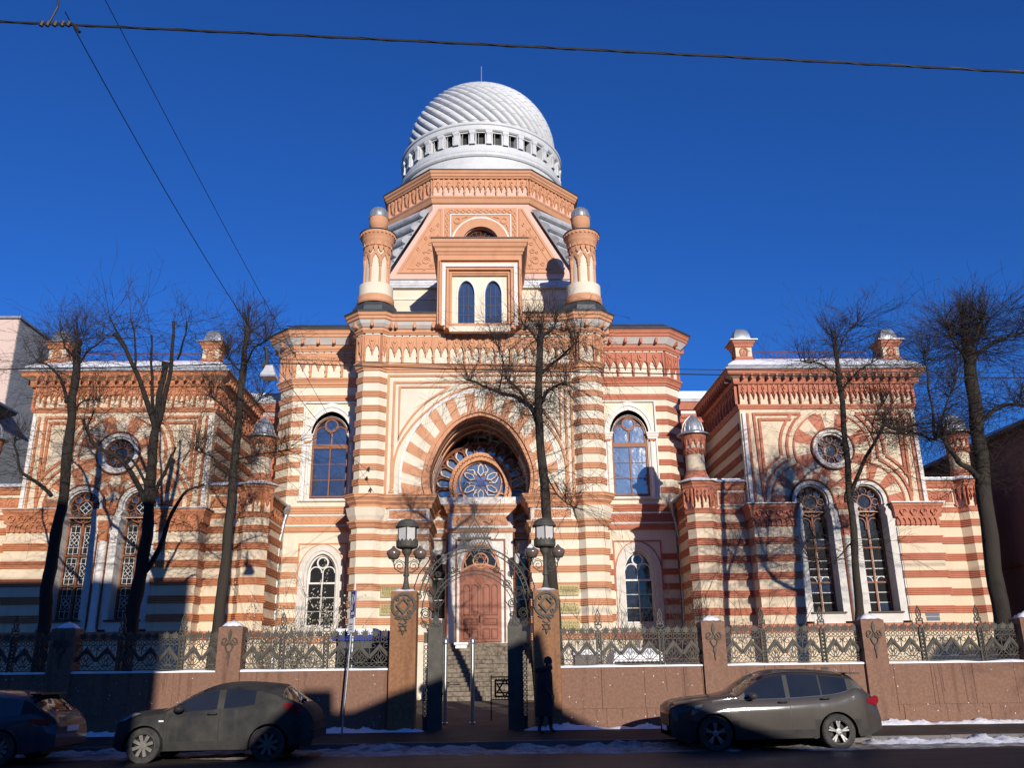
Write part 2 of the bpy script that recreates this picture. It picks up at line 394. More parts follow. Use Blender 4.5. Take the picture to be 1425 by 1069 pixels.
# windows: frame, panes and bars
def arched_outline(cx, z0, zs, r, rise, n=7):
    return [(cx - r, z0), (cx + r, z0)] + pointed(cx, zs, r, rise, n)
def two_light(cx, y, z0, zs, r, rise, ztr, wood, gl, mx, rows=3, label=None):
    """window of two lights under a roundel"""
    fr = B(mx); out = arched_outline(cx, z0, zs, r, rise, 8); t = .07
    inn = arched_outline(cx, z0 + t, zs, r - t, rise - t, 8)
    fr.strip(out, inn, y - .03, y + .08, True)
    fr.box(cx - r + t, cx + r - t, y - .05, y + .06, ztr, ztr + (.22 if wood == 'brown' else .08))
    ztop = ztr + (.22 if wood == 'brown' else .08)
    w = fr.obj('window', wood, SYN)
    B(mx).plate(arched_outline(cx, z0 + .03, zs, r - .03, rise - .03, 8), y + .085, y + .1).obj('pane_backing', 'glassd', w)
    # lower panes
    H = ztr - (z0 + t); pw = (r - t) - .035
    for c in (-1, 1):
        for k in range(rows):
            a = z0 + t + H * k / rows; e = z0 + t + H * (k + 1) / rows
            x0, x1 = (cx - r + t, cx - .03) if c < 0 else (cx + .03, cx + r - t)
            B(mx).box(x0 + .015, x1 - .015, y + .03, y + .045, a + .015, e - .015).obj('pane', gl, w)
    bb = B(mx); bb.box(cx - .03, cx + .03, y - .02, y + .05, z0 + t, ztr)
    for k in range(1, rows): bb.box(cx - r + t, cx + r - t, y - .01, y + .05, z0 + t + H * k / rows - .015, z0 + t + H * k / rows + .015)
    bb.obj('glazing_bar', wood if wood != 'brown' else 'brown', w)
    # two small arches and a roundel above
    q = (r - t) / 2; hh = zs + rise * .16
    for c in (-1, 1):
        xx = cx + c * q; lo = ztop
        za = min(hh, zs + .2 * rise)
        o2 = [(xx - q, lo), (xx + q, lo)] + arc(xx, za, q, 0, 180, 8); i2 = [(xx - q + .05, lo), (xx + q - .05, lo)] + arc(xx, za, q - .05, 0, 180, 8)
        B(mx).strip(o2, i2, y - .02, y + .05).obj('tracery_arch', wood, w)
        B(mx).plate(i2, y + .03, y + .045).obj('pane', gl, w)
    rr = r * .34; cz = zs + rise - rr - t - .03
    B(mx).strip(arc(cx, cz, rr + .05, 0, 360, 16), arc(cx, cz, rr - .02, 0, 360, 16), y - .035, y + .05).obj('roundel', wood, w)
    B(mx).plate(arc(cx, cz, rr - .02, 0, 337.5, 15), y + .02, y + .04).obj('pane', gl, w)
    return w

# ---------------- portal: front wall with the great arch
I_ = resample(curve([(-2.42, 8.87), (-2.55, 9.3), (-2.56, 9.7), (-2.50, 10.1), (-2.37, 10.61), (-2.16, 11.15), (-1.84, 11.69), (-1.41, 12.16), (-.96, 12.48), (-.48, 12.70), (0, 12.81)], 4), 28)
J_ = resample(curve([(-2.12, 8.87), (-2.23, 9.4), (-2.22, 10.0), (-2.03, 10.61), (-1.70, 11.3), (-1.26, 11.90), (-.81, 12.26), (-.38, 12.44), (0, 12.52)], 4), 28)
V_ = curve([(-3.46, 8.97), (-3.49, 9.71), (-3.41, 10.47), (-3.2, 11.23), (-2.84, 11.93), (-2.33, 12.56), (-1.73, 13.08), (-1.04, 13.43), (-.45, 13.59), (0, 13.64)], 4)
IA = mirror(I_); VA = mirror(V_)
def shrink(P, k, cz=9.9): return [(x * k, cz + (z - cz) * k if z > cz else z) for x, z in P]
IC = mirror(J_); IB = [((a[0] + c[0]) / 2, (a[1] + c[1]) / 2) for a, c in zip(IA, IC)]
PT = [(-5.6, 2.8), (-5.6, 0), (-5.3, -.3), (-4.58, -.3), (-4.3, 0), (4.3, 0), (4.58, -.3), (5.3, -.3), (5.6, 0), (5.6, 2.8)]
OCT = PT[:5]
B().plate([(-4.3, 8.87), (-4.3, 14.7), (4.3, 14.7), (4.3, 8.87)] + [(2.42, 8.87)] + IA[::-1][1:-1] + [(-2.42, 8.87)], 0, .5).obj('portal_wall', 'cream', SYN)
# voussoirs
NV = 27
a_ = resample(IA, NV * 2); c_ = resample(VA, NV * 2)
a_ = [(x * 1.01, z + .01) for x, z in a_]
for k in range(NV):
    t = k % 2 == 0
    B().strip(a_[2 * k:2 * k + 3], c_[2 * k:2 * k + 3], -.05 if t else -.035, .02).obj('voussoir', 'terra' if t else 'cream', SYN)
B().strip(VA, shrink(VA, 1.035, 9.9), -.07, .02).obj('arch_trim', 'white', SYN)
b = B(); b.strip(IA, IB, -.16, .6); b.cur = 0; b.strip([(x, z) for x, z in IB], IC, -.06, .6); b.obj('arch_moulding', 'terra', SYN)
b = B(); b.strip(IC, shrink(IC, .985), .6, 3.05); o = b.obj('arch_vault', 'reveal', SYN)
for mx in (1, -1):
    q = [(x * .972, z) for x, z in IC if x < -1.6 and z < 11.1]
    B(mx).strip(q, [(x + .03, z) for x, z in q], 1.35, 2.95).obj('jamb_panel', 'white', SYN)
for y0, k in ((1.0, .965), (1.9, .955)):
    B().strip(IC, shrink(IC, k), y0, y0 + .28).obj('vault_rib', 'terra', SYN)
F2 = curve([(-3.86, 9.2), (-3.84, 10.3), (-3.65, 11.1), (-3.3, 11.72), (-2.83, 12.34), (-2.23, 12.90), (-1.63, 13.34), (-.75, 13.80), (-.02, 13.95)], 4)
F3 = curve([(-3.66, 11.45), (-3.57, 11.70), (-3.19, 12.33), (-2.72, 12.90), (-2.12, 13.41), (-1.42, 13.86)], 4)
for mx in (1, -1):
    B(mx).ribbon(F2, .09, -.07, .02).obj('raised_moulding', 'terra', SYN)
    B(mx).ribbon([(-3.93, 9.12), (-3.90, 14.12), (-.02, 14.12)], .10, -.072, .02).obj('raised_moulding', 'terra', SYN)
    B(mx).ribbon(F3[:-1] + [(-1.42, 13.90), (-3.66, 13.90)], .09, -.074, .02, True).obj('raised_moulding', 'terra', SYN)
    B(mx).ribbon([(-4.18, 8.95), (-4.18, 14.45), (-.005, 14.45)], .10, -.068, .02).obj('raised_moulding', 'terra', SYN)
    B(mx).box(-4.03, -3.80, -.05, .02, 9.0, 9.12).obj('moulding_foot', 'terra', SYN)
# flanking octagonal buttresses and the lower piers
for mx in (1, -1):
    LP = [(-5.6, 2.8), (-5.6, 0), (-5.3, -.3), (-4.58, -.3), (-4.3, 0), (-2.22, 0), (-2.22, 3.3)]
    wallpath(OCT, 8.88, 14.9, 'cream', mx, 'buttress_wall')
    wallpath(LP, 0, 8.88, 'cream', mx, 'pier_wall')
    for k in range(8): band(OCT, 14.32 - .29 - .675 * k, 'terra', mx)
    for z in (7.18, 6.48, 5.77, 5.07, 4.37, 3.67, 2.97): band(LP, z - .28, 'terra', mx)
    B(mx).mould([(-5.6, 2.8), (-5.6, 0), (-5.3, -.3), (-4.58, -.3), (-4.3, 0)], [(0, 7.72), (.08, 7.75), (.18, 7.95), (.26, 8.3), (0, 8.31)]).obj('flared_collar', 'cream', SYN)
    cornice(LP, 'terra', mx, 7.43, [(0, 0), (.06, 0), (.12, .07), (.08, .1), (.13, .17), (.19, .22), (.19, .29), (0, .3)])
    cornice(LP, 'terra', mx, 8.36, [(0, -.06), (.10, -.06), (.13, .04), (.10, .07), (.22, .18), (.22, .24), (.30, .34), (.34, .36), (.34, .45), (.38, .46), (.38, .51), (0, .53)])
    frieze(-4.02, -2.32, 0, 7.80, 8.24, 'terra', mx)
    B(mx).box(-2.25, -2.18, .3, 1.1, 5.9, 7.1).obj('carved_capital', 'terra', SYN)
cornice(PT, 'terra', 1, 14.60, [(0, 0), (.07, .01), (.07, .1), (.13, .13), (.13, .22), (.19, .30), (.22, .32), (.22, .38), (0, .40)])
B().mould(PT, [(0, 14.98), (.0, 14.98), (.0, 16.5), (-.3, 16.5)]).obj('corbel_wall', 'cream', SYN)
corbels(PT[1:5], 14.98, 1.38, 'terra'); corbels(PT[4:6], 14.98, 1.38, 'terra', unit=.717); corbels(PT[5:9], 14.98, 1.38, 'terra')
corbels([PT[0], PT[1]], 14.98, 1.38, 'terra'); corbels([PT[8], PT[9]], 14.98, 1.38, 'terra')
scallops(PT[1:9], 16.32, 'cream')
cornice(PT, 'terra', 1, 16.40, [(0, 0), (.16, 0), (.2, .08), (.24, .1), (.24, .24), (0, .26)])
B().mould(PT, [(0, 16.66), (.26, 16.67), (.42, 16.80), (.52, 16.93), (0, 16.94)]).obj('soffit', 'white', SYN)
brackets(PT, 16.62, 16.92, 'terra', d=.5)
for mx in (1, -1):
    PH = PT[:5] + [(-1.9, 0)]
    cornice(PH, 'terra', mx, 16.93, [(0, 0), (.52, 0), (.58, .04), (.58, .16), (.64, .2), (.66, .3), (.7, .33), (0, .34)])
    B(mx).mould(PH, [(0, 17.27), (.72, 17.27), (.74, 17.33), (.1, 17.62), (-.5, 17.66)]).obj('eaves_sheet', 'roof', SYN)
B().box(-5.5, 5.5, .1, 4.0, 17.3, 17.6).obj('portal_roof', 'roof', SYN)
for mx in (1, -1):     # octagonal lead skirts under the turrets
    B(mx).lathe([(1.15, 17.4), (1.12, 17.75), (.95, 18.0), (.0, 18.02)], -4.97, .45, 8, pi / 8, pi / 8 + 2 * pi).obj('turret_skirt', 'roof', SYN)

# ---------------- turrets over the portal
def turret(mx):
    cx, cy = -4.98, .35
    def ring(name, prof, m, n=28): return B(mx).lathe([(r, z) for r, z in prof], cx, cy, n).obj(name, m, SYN, smooth=False)
    for nm, pr, m in (('turret_base', [(.86, 18.02), (.9, 18.1), (.86, 18.2), (.88, 18.3), (.84, 18.42), (.7, 18.5)], 'terra'),
                      ('turret_drum', [(.82, 18.42), (.82, 19.0), (.6, 19.1)], 'cream'),
                      ('turret_shaft', [(.56, 19.0), (.56, 20.85)], 'cream'),
                      ('turret_cornice', [(.60, 20.98), (.66, 21.05), (.68, 21.2), (.74, 21.3), (.76, 21.40), (.77, 21.5), (.83, 21.58), (.86, 21.72), (.85, 21.8), (.38, 21.88), (.36, 21.95), (.40, 22.02), (.35, 22.12), (.43, 22.26), (.465, 22.4), (.47, 22.72), (.3, 22.74)], 'terra')):
        smooth_by_angle(ring(nm, pr, m), 35)
    smooth_by_angle(B(mx).lathe([(.86, 21.76), (.90, 21.78), (.88, 21.82), (.4, 21.90)], cx, cy, 28).obj('turret_rim', 'roof', SYN))
    # cap with seams
    b = B(mx); n = 14
    pr = [(.49, 22.72), (.50, 22.76), (.43, 22.82), (.44, 22.95), (.40, 23.10), (.31, 23.24), (.17, 23.33), (.0, 23.37)]
    smooth_by_angle(b.lathe(pr, cx, cy, 28).obj('turret_cap', 'zinc', SYN))
    b = B(mx)
    for k in range(n):
        a = 2 * pi * k / n; b.tube([(cx + (r + .008) * cos(a), cy + (r + .008) * sin(a), z) for r, z in pr], .014, 4)
    b.obj('cap_seam', 'zinc', SYN, kind='stuff')
    # colonnettes with a zigzag arcade
    col = B().lathe([(.055, 0), (.055, .9), (.085, .95), (.06, 1.0), (.09, 1.1), (.10, 1.25), (.07, 1.34)], 0, 0, 8).mesh('colonnette', 'terra')
    arcs = B().plate([(-.24, 1.25), (-.18, 1.25), (0, 1.58), (.18, 1.25), (.24, 1.25), (.235, 1.5), (0, 1.78), (-.235, 1.5)], -.05, .03).mesh('turret_arch', 'terra')
    tri = B().plate([(-.12, 1.95), (.12, 1.95), (.08, 1.72), (0, 1.62), (-.08, 1.72)], -.02, .03).mesh('turret_corbel', 'terra')
    for k in range(8):
        a = 2 * pi * k / 8 + pi / 8
        S = Matrix.Scale(-1, 4, (1, 0, 0)) if mx == -1 else Matrix.Identity(4)
        inst('colonnette', col, SYN, S @ Matrix.Translation((cx + .60 * cos(a), cy + .60 * sin(a), 19.02)))
        a2 = a + pi / 8
        R = Matrix.Translation((cx + .58 * cos(a2), cy + .58 * sin(a2), 19.02)) @ Matrix.Rotation(a2 + pi / 2, 4, 'Z')
        inst('turret_arch', arcs, SYN, S @ R)
    for k in range(16):
        a2 = 2 * pi * k / 16; R = Matrix.Translation((cx + .63 * cos(a2), cy + .63 * sin(a2), 19.05)) @ Matrix.Rotation(a2 + pi / 2, 4, 'Z')
        inst('turret_corbel', tri, SYN, (Matrix.Scale(-1, 4, (1, 0, 0)) if mx == -1 else Matrix.Identity(4)) @ R)
_turret = turret
def turret(mx):
    _turret(mx)
    bead = B().box(-.045, .045, -.04, .03, 0, .10).mesh('turret_dentil', 'terra'); S = Matrix.Scale(-1, 4, (1, 0, 0)) if mx == -1 else Matrix.Identity(4)
    fr = B().plate([(-.11, 0), (.11, 0), (.09, .14), (.04, .14), (.03, .26), (-.03, .26), (-.04, .14), (-.09, .14)], -.05, .03).mesh('turret_crenel', 'terra')
    for k in range(26):
        a = 2 * pi * k / 26; inst('turret_dentil', bead, SYN, S @ Matrix.Translation((-4.98 + .84 * cos(a), .35 + .84 * sin(a), 21.60)) @ Matrix.Rotation(a + pi / 2, 4, 'Z'))
    for k in range(14):
        a = 2 * pi * k / 14; inst('turret_crenel', fr, SYN, S @ Matrix.Translation((-4.98 + .65 * cos(a), .35 + .65 * sin(a), 21.02)) @ Matrix.Rotation(a + pi / 2, 4, 'Z'))
turret(1); turret(-1)

# ---------------- porch, tympanum and doors inside the great arch
YT = 2.9
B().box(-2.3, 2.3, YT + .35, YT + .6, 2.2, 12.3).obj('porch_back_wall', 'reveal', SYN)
# glazed tympanum
tym = [(x * .985, z) for x, z in shrink(IA, .875)]
tym = [(-2.08, 9.0), (2.08, 9.0)] + [(x * .9, min(z, 11.95)) for x, z in reversed(shrink(IA, .9)) if z > 9.05]
tw = B().plate([(-2.1, 9.0), (2.1, 9.0)] + arc(0, 9.75, 2.1, 0, 180, 24), YT + .2, YT + .3).obj('tympanum_window', 'glassb', SYN)
B().strip(arc(0, 9.75, 2.28, -20, 200, 28), arc(0, 9.75, 2.14, -20, 200, 28), YT - .1, YT + .3).obj('tympanum_rim', 'terrad', tw)
NP = 13
petal = B(); w0 = .30
petal.strip([(-.19, 1.45), (-.245, 1.9), (-.20, 2.04), (-.10, 2.12), (0, 2.15), (.10, 2.12), (.20, 2.04), (.245, 1.9), (.19, 1.45)], [(-.155, 1.45), (-.205, 1.9), (-.165, 2.01), (-.085, 2.08), (0, 2.105), (.085, 2.08), (.165, 2.01), (.205, 1.9), (.155, 1.45)], -.09, .1)
pm = petal.mesh('petal_frame', 'brown')
pw = B().strip([(-.15, 1.55), (-.20, 1.9), (-.16, 2.0), (-.08, 2.07), (0, 2.09)], [(-.125, 1.55), (-.165, 1.88), (-.135, 1.96), (-.07, 2.02), (0, 2.045)], -.04, .1).mesh('petal_bead', 'wwood')
wedge = B().plate([(-.16, 1.5), (.16, 1.5), (.24, 2.2), (-.24, 2.2)], .02, .04)
for k in range(NP):
    a = -8 + 196 * k / (NP - 1) - 90
    T = Matrix.Translation((0, YT + .06, 9.75)) @ Matrix.Rotation(radians(-a), 4, 'Y')
    inst('petal_frame', pm, tw, T); inst('petal_bead', pw, tw, T)
spoke = B().plate([(-.02, 1.45), (.02, 1.45), (.06, 2.16), (-.06, 2.16)], -.04, .12).mesh('spoke', 'terrad')
for k in range(NP - 1):
    a = -8 + 196 * (k + .5) / (NP - 1) - 90
    inst('spoke', spoke, tw, Matrix.Translation((0, YT + .07, 9.75)) @ Matrix.Rotation(radians(-a), 4, 'Y'))
# horseshoe ring and rose
RO = pointed(0, 9.72, 1.50, 1.62, 10); RI = pointed(0, 9.72, 1.16, 1.26, 10)
RO = [(1.42, 9.2)] + RO + [(-1.42, 9.2)]; RI = [(1.08, 9.2)] + RI + [(-1.08, 9.2)]
B().strip(RO, RI, YT - .35, YT + .1).obj('rose_arch', 'terra', tw)
mid = [((a[0] + c[0]) / 2, (a[1] + c[1]) / 2) for a, c in zip(RO, RI)]
B().ribbon(mid, .02, YT - .38, YT - .3).obj('rose_arch_bead', 'terrad', tw)
rs = resample(mid, 64); zz = [(p[0] + (.045 if i % 2 else -.045) * (p[0] / 1.3), p[1] + (.045 if i % 2 else -.045) * ((p[1] - 9.7) / 1.3)) for i, p in enumerate(rs)]
B().ribbon(zz, .022, YT - .37, YT - .3).obj('rose_arch_carving', 'terrad', tw)
B().plate(RI, YT + .02, YT + .05).obj('rose_glass', 'glassb', tw)
RC, RR = 10.02, .98
B().strip(arc(0, RC, RR + .05, 0, 360, 36), arc(0, RC, RR - .02, 0, 360, 36), YT - .12, YT + .04).obj('rose_rim', 'terra', tw)
star = B().plate([(.26 * cos(radians(90 + 30 * k)) * (1 if k % 2 == 0 else .6), RC + .26 * sin(radians(90 + 30 * k)) * (1 if k % 2 == 0 else .6)) for k in range(12)], YT - .04, YT + .0).obj('star_pane', 'glassv', tw)
hexp = B(); hexp.ribbon([(0, .28), (.17, .48), (.13, .80), (0, .95), (-.13, .80), (-.17, .48)], .035, -.09, .02, True)
hexp.ribbon([(0, .28), (.25, .42)], .03, -.06, .02); hexp.ribbon([(.30, .53), (.42, .72)], .03, -.06, .02); hexp.ribbon([(.17, .48), (.30, .53)], .03, -.06, .02); hexp.ribbon([(.13, .80), (.28, .90)], .03, -.06, .02)
hexp.ribbon([(-.17, .48), (-.30, .53)], .03, -.06, .02)
hm = hexp.mesh('rose_petal', 'brown'); hw = B(); hw.ribbon([(0, .33), (.13, .49), (.10, .77), (0, .89), (-.10, .77), (-.13, .49)], .034, -.07, .02, True); hw.ribbon([(.20, .34), (.36, .60), (.20, .86)], .03, -.07, .02); hw.ribbon([(.36, .60), (.30, .53), (.17, .46)], .025, -.072, .02); hwm = hw.mesh('rose_bead', 'wwood')
for k in range(6):
    T = Matrix.Translation((0, YT, RC)) @ Matrix.Rotation(radians(60 * k), 4, 'Y')
    inst('rose_petal', hm, tw, T); inst('rose_bead', hwm, tw, T)
for x in (-1.0, 1.0):
    B().strip(arc(x * .96, 9.32, .19, 0, 360, 14), arc(x * .96, 9.32, .13, 0, 360, 14), YT - .16, YT + .02).obj('small_roundel', 'terra', tw)
# white sill beam, porch block
YP = 2.1
B().box(-2.24, 2.24, YP, YT + .3, 8.86, 9.18).obj('porch_parapet', 'white', SYN)
B().box(-2.24, 2.24, YP + .9, YT + .3, 8.35, 8.86).obj('porch_backing', 'terra', SYN)
cornice([(-1.52, YT + .2), (-1.52, YP), (1.52, YP), (1.52, YT + .2)], 'terra', 1, 8.42, [(0, 0), (.05, 0), (.08, .08), (.05, .1), (.14, .2), (.14, .26), (.2, .34), (.2, .4), (0, .41)])
B().box(-1.50, 1.50, YP + .02, YT + .3, 2.3, 8.45).obj('porch_block', 'white', SYN)
B().box(-1.28, 1.28, YP - .02, YP + .05, 7.86, 8.32).obj('porch_panel', 'terra', SYN)
B().ribbon([(-1.38, 7.78), (1.38, 7.78), (1.38, 8.38), (-1.38, 8.38)], .1, YP - .05, YP + .05, True).obj('panel_frame', 'white', SYN)
cornice([(-1.52, YT + .2), (-1.52, YP), (1.52, YP), (1.52, YT + .2)], 'terra', 1, 7.52, [(0, 0), (.06, .02), (.1, .12), (.06, .16), (0, .2)])
for mx in (1, -1):     # low side bays of the porch
    B(mx).box(-2.24, -1.50, YP + .75, YT + .3, 2.3, 8.5).obj('porch_side_wall', 'white', SYN)
    cornice([(-2.24, YP + .75), (-1.5, YP + .75)], 'terra', mx, 8.42, [(0, 0), (.05, 0), (.08, .08), (.05, .1), (.14, .2), (.14, .26), (.2, .34), (.2, .4), (0, .41)])
    frieze(-2.2, -1.53, YP + .73, 7.8, 8.24, 'terra', mx, frame='white')
    cornice([(-2.24, YP + .75), (-1.5, YP + .75)], 'terra', mx, 7.42, [(0, 0), (.06, .02), (.1, .12), (.06, .16), (0, .2)])
    sw = B(mx).plate(arched_outline(-1.93, 3.75, 5.75, .30, .85), YP + .70, YP + .74).obj('porch_side_window', 'glassd', SYN)
    o1 = arched_outline(-1.93, 3.7, 5.75, .37, 1.0); i1 = arched_outline(-1.93, 3.76, 5.75, .29, .84)
    B(mx).strip(o1, i1, YP + .64, YP + .76, True).obj('window_surround', 'white', sw)
    for zb_ in (4.55, 5.5): B(mx).box(-2.22, -1.64, YP + .67, YP + .71, zb_, zb_ + .04).obj('glazing_bar', 'wwood', sw)
    B(mx).ribbon([(-2.22, 7.3), (-1.58, 7.3), (-1.58, 3.1)], .05, YP + .68, YP + .76).obj('porch_moulding', 'terrad', SYN)
    B(mx).tube([(-1.52, YP - .03, 3.0), (-1.52, YP - .03, 7.5)], .04, 8).obj('corner_colonnette', 'terrad', SYN)
# door case
YD = YP
B().ribbon([(-1.1, 2.7), (-1.1, 7.2), (1.1, 7.2), (1.1, 2.7)], .07, YD - .05, YD + .03).obj('door_case', 'brown', SYN)
arch_o = arched_outline(0, 2.69, 5.85, .98, 1.35, 9); 
B().strip(pointed(0, 5.8, 1.04, 1.42, 10), pointed(0, 5.8, .88, 1.22, 10), YD - .12, YD + .05).obj('door_arch', 'white', SYN)
B().strip(pointed(0, 5.8, .88, 1.22, 10), pointed(0, 5.8, .78, 1.08, 10), YD - .09, YD + .05).obj('door_arch_inner', 'terra', SYN)
fan = B().plate(pointed(0, 5.8, .80, 1.1, 10), YD - .03, YD + .03).obj('fanlight', 'glassd', SYN)
B().strip(arc(0, 6.25, .36, 0, 360, 20), arc(0, 6.25, .30, 0, 360, 20), YD - .08, YD - .02).obj('fanlight_ring', 'terra', fan)
for s_ in (0, 180):
    B().ribbon([(.30 * sin(radians(s_ + 120 * k)), 6.25 + .30 * cos(radians(s_ + 120 * k))) for k in range(3)], .03, YD - .075, YD - .02, True).obj('fanlight_star', 'terra', fan)
for a in (-1, 1):
    B().ribbon([(a * .32, 6.05), (a * .62, 5.9), (a * .72, 6.25), (a * .45, 6.6)], .05, YD - .07, YD - .02).obj('fanlight_bar', 'terra', fan)
B().plate([(-.93, 2.69), (.93, 2.69), (.93, 5.8)] + arc(0, 4.75, 1.4, 48.5, 131.5, 10) + [(-.93, 5.8)], YD - .06, YD + .05).obj('door_frame', 'door', SYN)
B().strip(arc(0, 4.70, 1.42, 49, 131, 14), arc(0, 4.70, 1.34, 49, 131, 14), YD - .1, YD - .05).obj('door_transom', 'terra', SYN)
for s_ in (-1, 1):
    d = B(s_).box(.012, .84, YD - .10, YD - .06, 2.72, 5.35).obj('door', 'door', SYN)
    for (x0, x1, z0, z1, ar) in ((.10, .42, 3.85, 5.05, 1), (.47, .77, 3.85, 5.05, 1), (.10, .77, 3.42, 3.72, 0), (.10, .42, 2.82, 3.28, 0), (.47, .77, 2.82, 3.28, 0)):
        c = (x0 + x1) / 2; r = (x1 - x0) / 2
        outl = ([(x0, z0), (x1, z0)] + arc(c, z1, r, 0, 180, 8)) if ar else [(x0, z0), (x1, z0), (x1, z1), (x0, z1)]
        k = .8; cz = (z0 + z1) / 2
        inn = [(c + (x - c) * .78, (z0 + .05) if z == z0 else (z - .04)) for x, z in outl]
        B(s_).strip(outl, inn, YD - .135, YD - .09, True).obj('panel_moulding', 'doorshade', d)
        B(s_).plate([(c + (x - c) * .62, (z0 + .10) if z == z0 else (z - .08)) for x, z in outl], YD - .125, YD - .09).obj('door_panel', 'door', d)
    if s_ == 1: B().box(-.05, -.02, YD - .2, YD - .1, 3.55, 3.85).obj('handle', 'black', d)
# wall lanterns beside the door arch
for s_ in (-1, 1):
    x = -1.62 * (1 if s_ == -1 else -1); T = thing('wall_lantern', 'small black wall lantern %s of the porch arch' % ('left' if s_ == -1 else 'right'), 'lantern', (x, 1.3, 6.0))
    b = B(); b.lathe([(.0, 6.62), (.05, 6.6), (.16, 6.5), (.17, 6.46)], x, 1.3, 6); b.lathe([(.03, 5.85), (.09, 6.0), (.06, 5.8), (.02, 5.7)], x, 1.3, 6); b.tube([(x, 1.3, 5.8), (x, 1.3, 5.66), (x - s_ * -.25, 1.3, 5.62), (x + s_ * .58, 1.5, 5.8)], .02, 5); b.obj('lantern_body', 'black', T)
    B().lathe([(.09, 6.02), (.14, 6.46)], x, 1.3, 6).obj('lantern_glass', 'milk', T)

# ---------------- gable over the portal
_before = set(bpy.data.objects)
G = B(); 
B().box(-1.62, 1.62, -.4, 4.0, 17.0, 20.9).obj('gable_core', 'terra', SYN)
B().plate([(-1.98, 17.05), (-1.66, 16.92), (-1.66, 16.78), (1.66, 16.78), (1.66, 16.92), (1.98, 17.05), (1.98, 20.7), (-1.98, 20.7)], -.76, 4.0, holes=[[(-1.3, 17.0), (1.3, 17.0), (1.3, 19.5), (-1.3, 19.5)]]).obj('gable_wall', 'terra', SYN)
B().strip([(-1.76, 16.94), (-1.76, 20.1), (1.76, 20.1), (1.76, 16.94)], [(-1.60, 16.94), (-1.60, 19.92), (1.60, 19.92), (1.60, 16.94)], -.84, -.7).obj('gable_groove', 'white', SYN)
B().ribbon([(-1.86, 17.0), (-1.86, 20.25), (1.86, 20.25), (1.86, 17.0)], .05, -.90, -.7).obj('gable_moulding', 'terra', SYN)
B().ribbon([(-1.50, 16.8), (-1.50, 19.78), (1.50, 19.78), (1.50, 16.8)], .10, -.90, -.7).obj('gable_moulding', 'terra', SYN)
B().ribbon([(-1.36, 16.95), (-1.36, 19.62), (1.36, 19.62), (1.36, 16.95)], .08, -.82, -.7).obj('gable_moulding', 'terra', SYN)
W2 = [arched_outline(s * .63, 17.08, 18.55, .40, .72, 7) for s in (-1, 1)]
B().plate([(-1.31, 17.03), (1.31, 17.03), (1.31, 19.55), (-1.31, 19.55)], -.63, -.45, holes=W2).obj('gable_window_wall', 'cream', SYN)
B().box(-1.4, 1.4, -.80, -.5, 16.94, 17.06).obj('gable_sill', 'terra', SYN)
B().box(-1.4, 1.4, -.78, -.5, 16.66, 16.94).obj('gable_base', 'cream', SYN)
for s in (-1, 1):
    cx = s * .63
    w = B().strip(arched_outline(cx, 17.06, 18.55, .46, .80, 7), arched_outline(cx, 17.08, 18.55, .385, .68, 7), -.67, -.5, True).obj('window', 'white', SYN)
    B().plate(arched_outline(cx, 17.08, 18.55, .40, .72, 7), -.5, -.47).obj('pane_backing', 'glass', w)
    for i in range(3):
        for j in range(3):
            x0 = cx - .36 + .24 * i; z0 = 17.12 + .46 * j
            B().box(x0 + .015, x0 + .225, -.525, -.505, z0 + .015, z0 + .445).obj('pane', 'glass', w)
    bb = B()
    for i in range(4): bb.box(cx - .37 + .24 * i - .012, cx - .37 + .24 * i + .017, -.55, -.5, 17.08, 18.52 + (.5 if i in (1, 2) else .1))
    for j in range(4): bb.box(cx - .38, cx + .38, -.545, -.5, 17.10 + .46 * j, 17.13 + .46 * j)
    bb.obj('glazing_bar', 'dwood', w)
cornice([(-1.98, 4.0), (-1.98, -.76), (1.98, -.76), (1.98, 4.0)], 'terra', 1, 20.55, [(0, 0), (.04, .02), (.07, .12), (.12, .16), (.14, .3), (.22, .38), (.26, .52), (.30, .56), (.30, .72), (0, .73)])
B().box(-2.3, 2.3, -1.1, 4.0, 21.29, 21.34).obj('gable_roof', 'roof', SYN)

for o in set(bpy.data.objects) - _before:
    if o.parent == SYN: o.location.z -= .33
# ---------------- tier behind the gable, octagon
YO = 4.0
B().box(-5.35, 5.35, YO, 15, 17.4, 20.62).obj('attic_wall', 'cream', SYN)
B().box(-5.37, 5.37, YO - .05, YO + .3, 20.0, 20.08).obj('attic_moulding', 'white', SYN)
B().mould([(-5.35, 12), (-5.35, YO), (5.35, YO), (5.35, 12)], [(0, 20.6), (.22, 20.62), (.22, 20.68), (.12, 20.82), (.12, 20.9), (.04, 21.0), (.04, 21.08), (-.1, 21.2), (-.5, 21.24)]).obj('attic_roof_step', 'zincl', SYN)
OW, OC = 2.60, 2.62
CYO = YO + OC + OW
def octa(e=0):
    p = [(-OW, YO), (OW, YO), (OW + OC, YO + OC), (OW + OC, YO + OC + 2 * OW), (OW, YO + 2 * OC + 2 * OW), (-OW, YO + 2 * OC + 2 * OW), (-OW - OC, YO + OC + 2 * OW), (-OW - OC, YO + OC)]
    return p
OP = octa()
B().plate([(-4.95, 21.2), (4.95, 21.2), (2.62, 25.3), (2.62, 25.9), (-2.62, 25.9), (-2.62, 25.3)], YO, YO + .4, holes=[arc(.0, 23.25, .96, 0, 345, 23)]).obj('octagon_gable', 'pink', SYN)
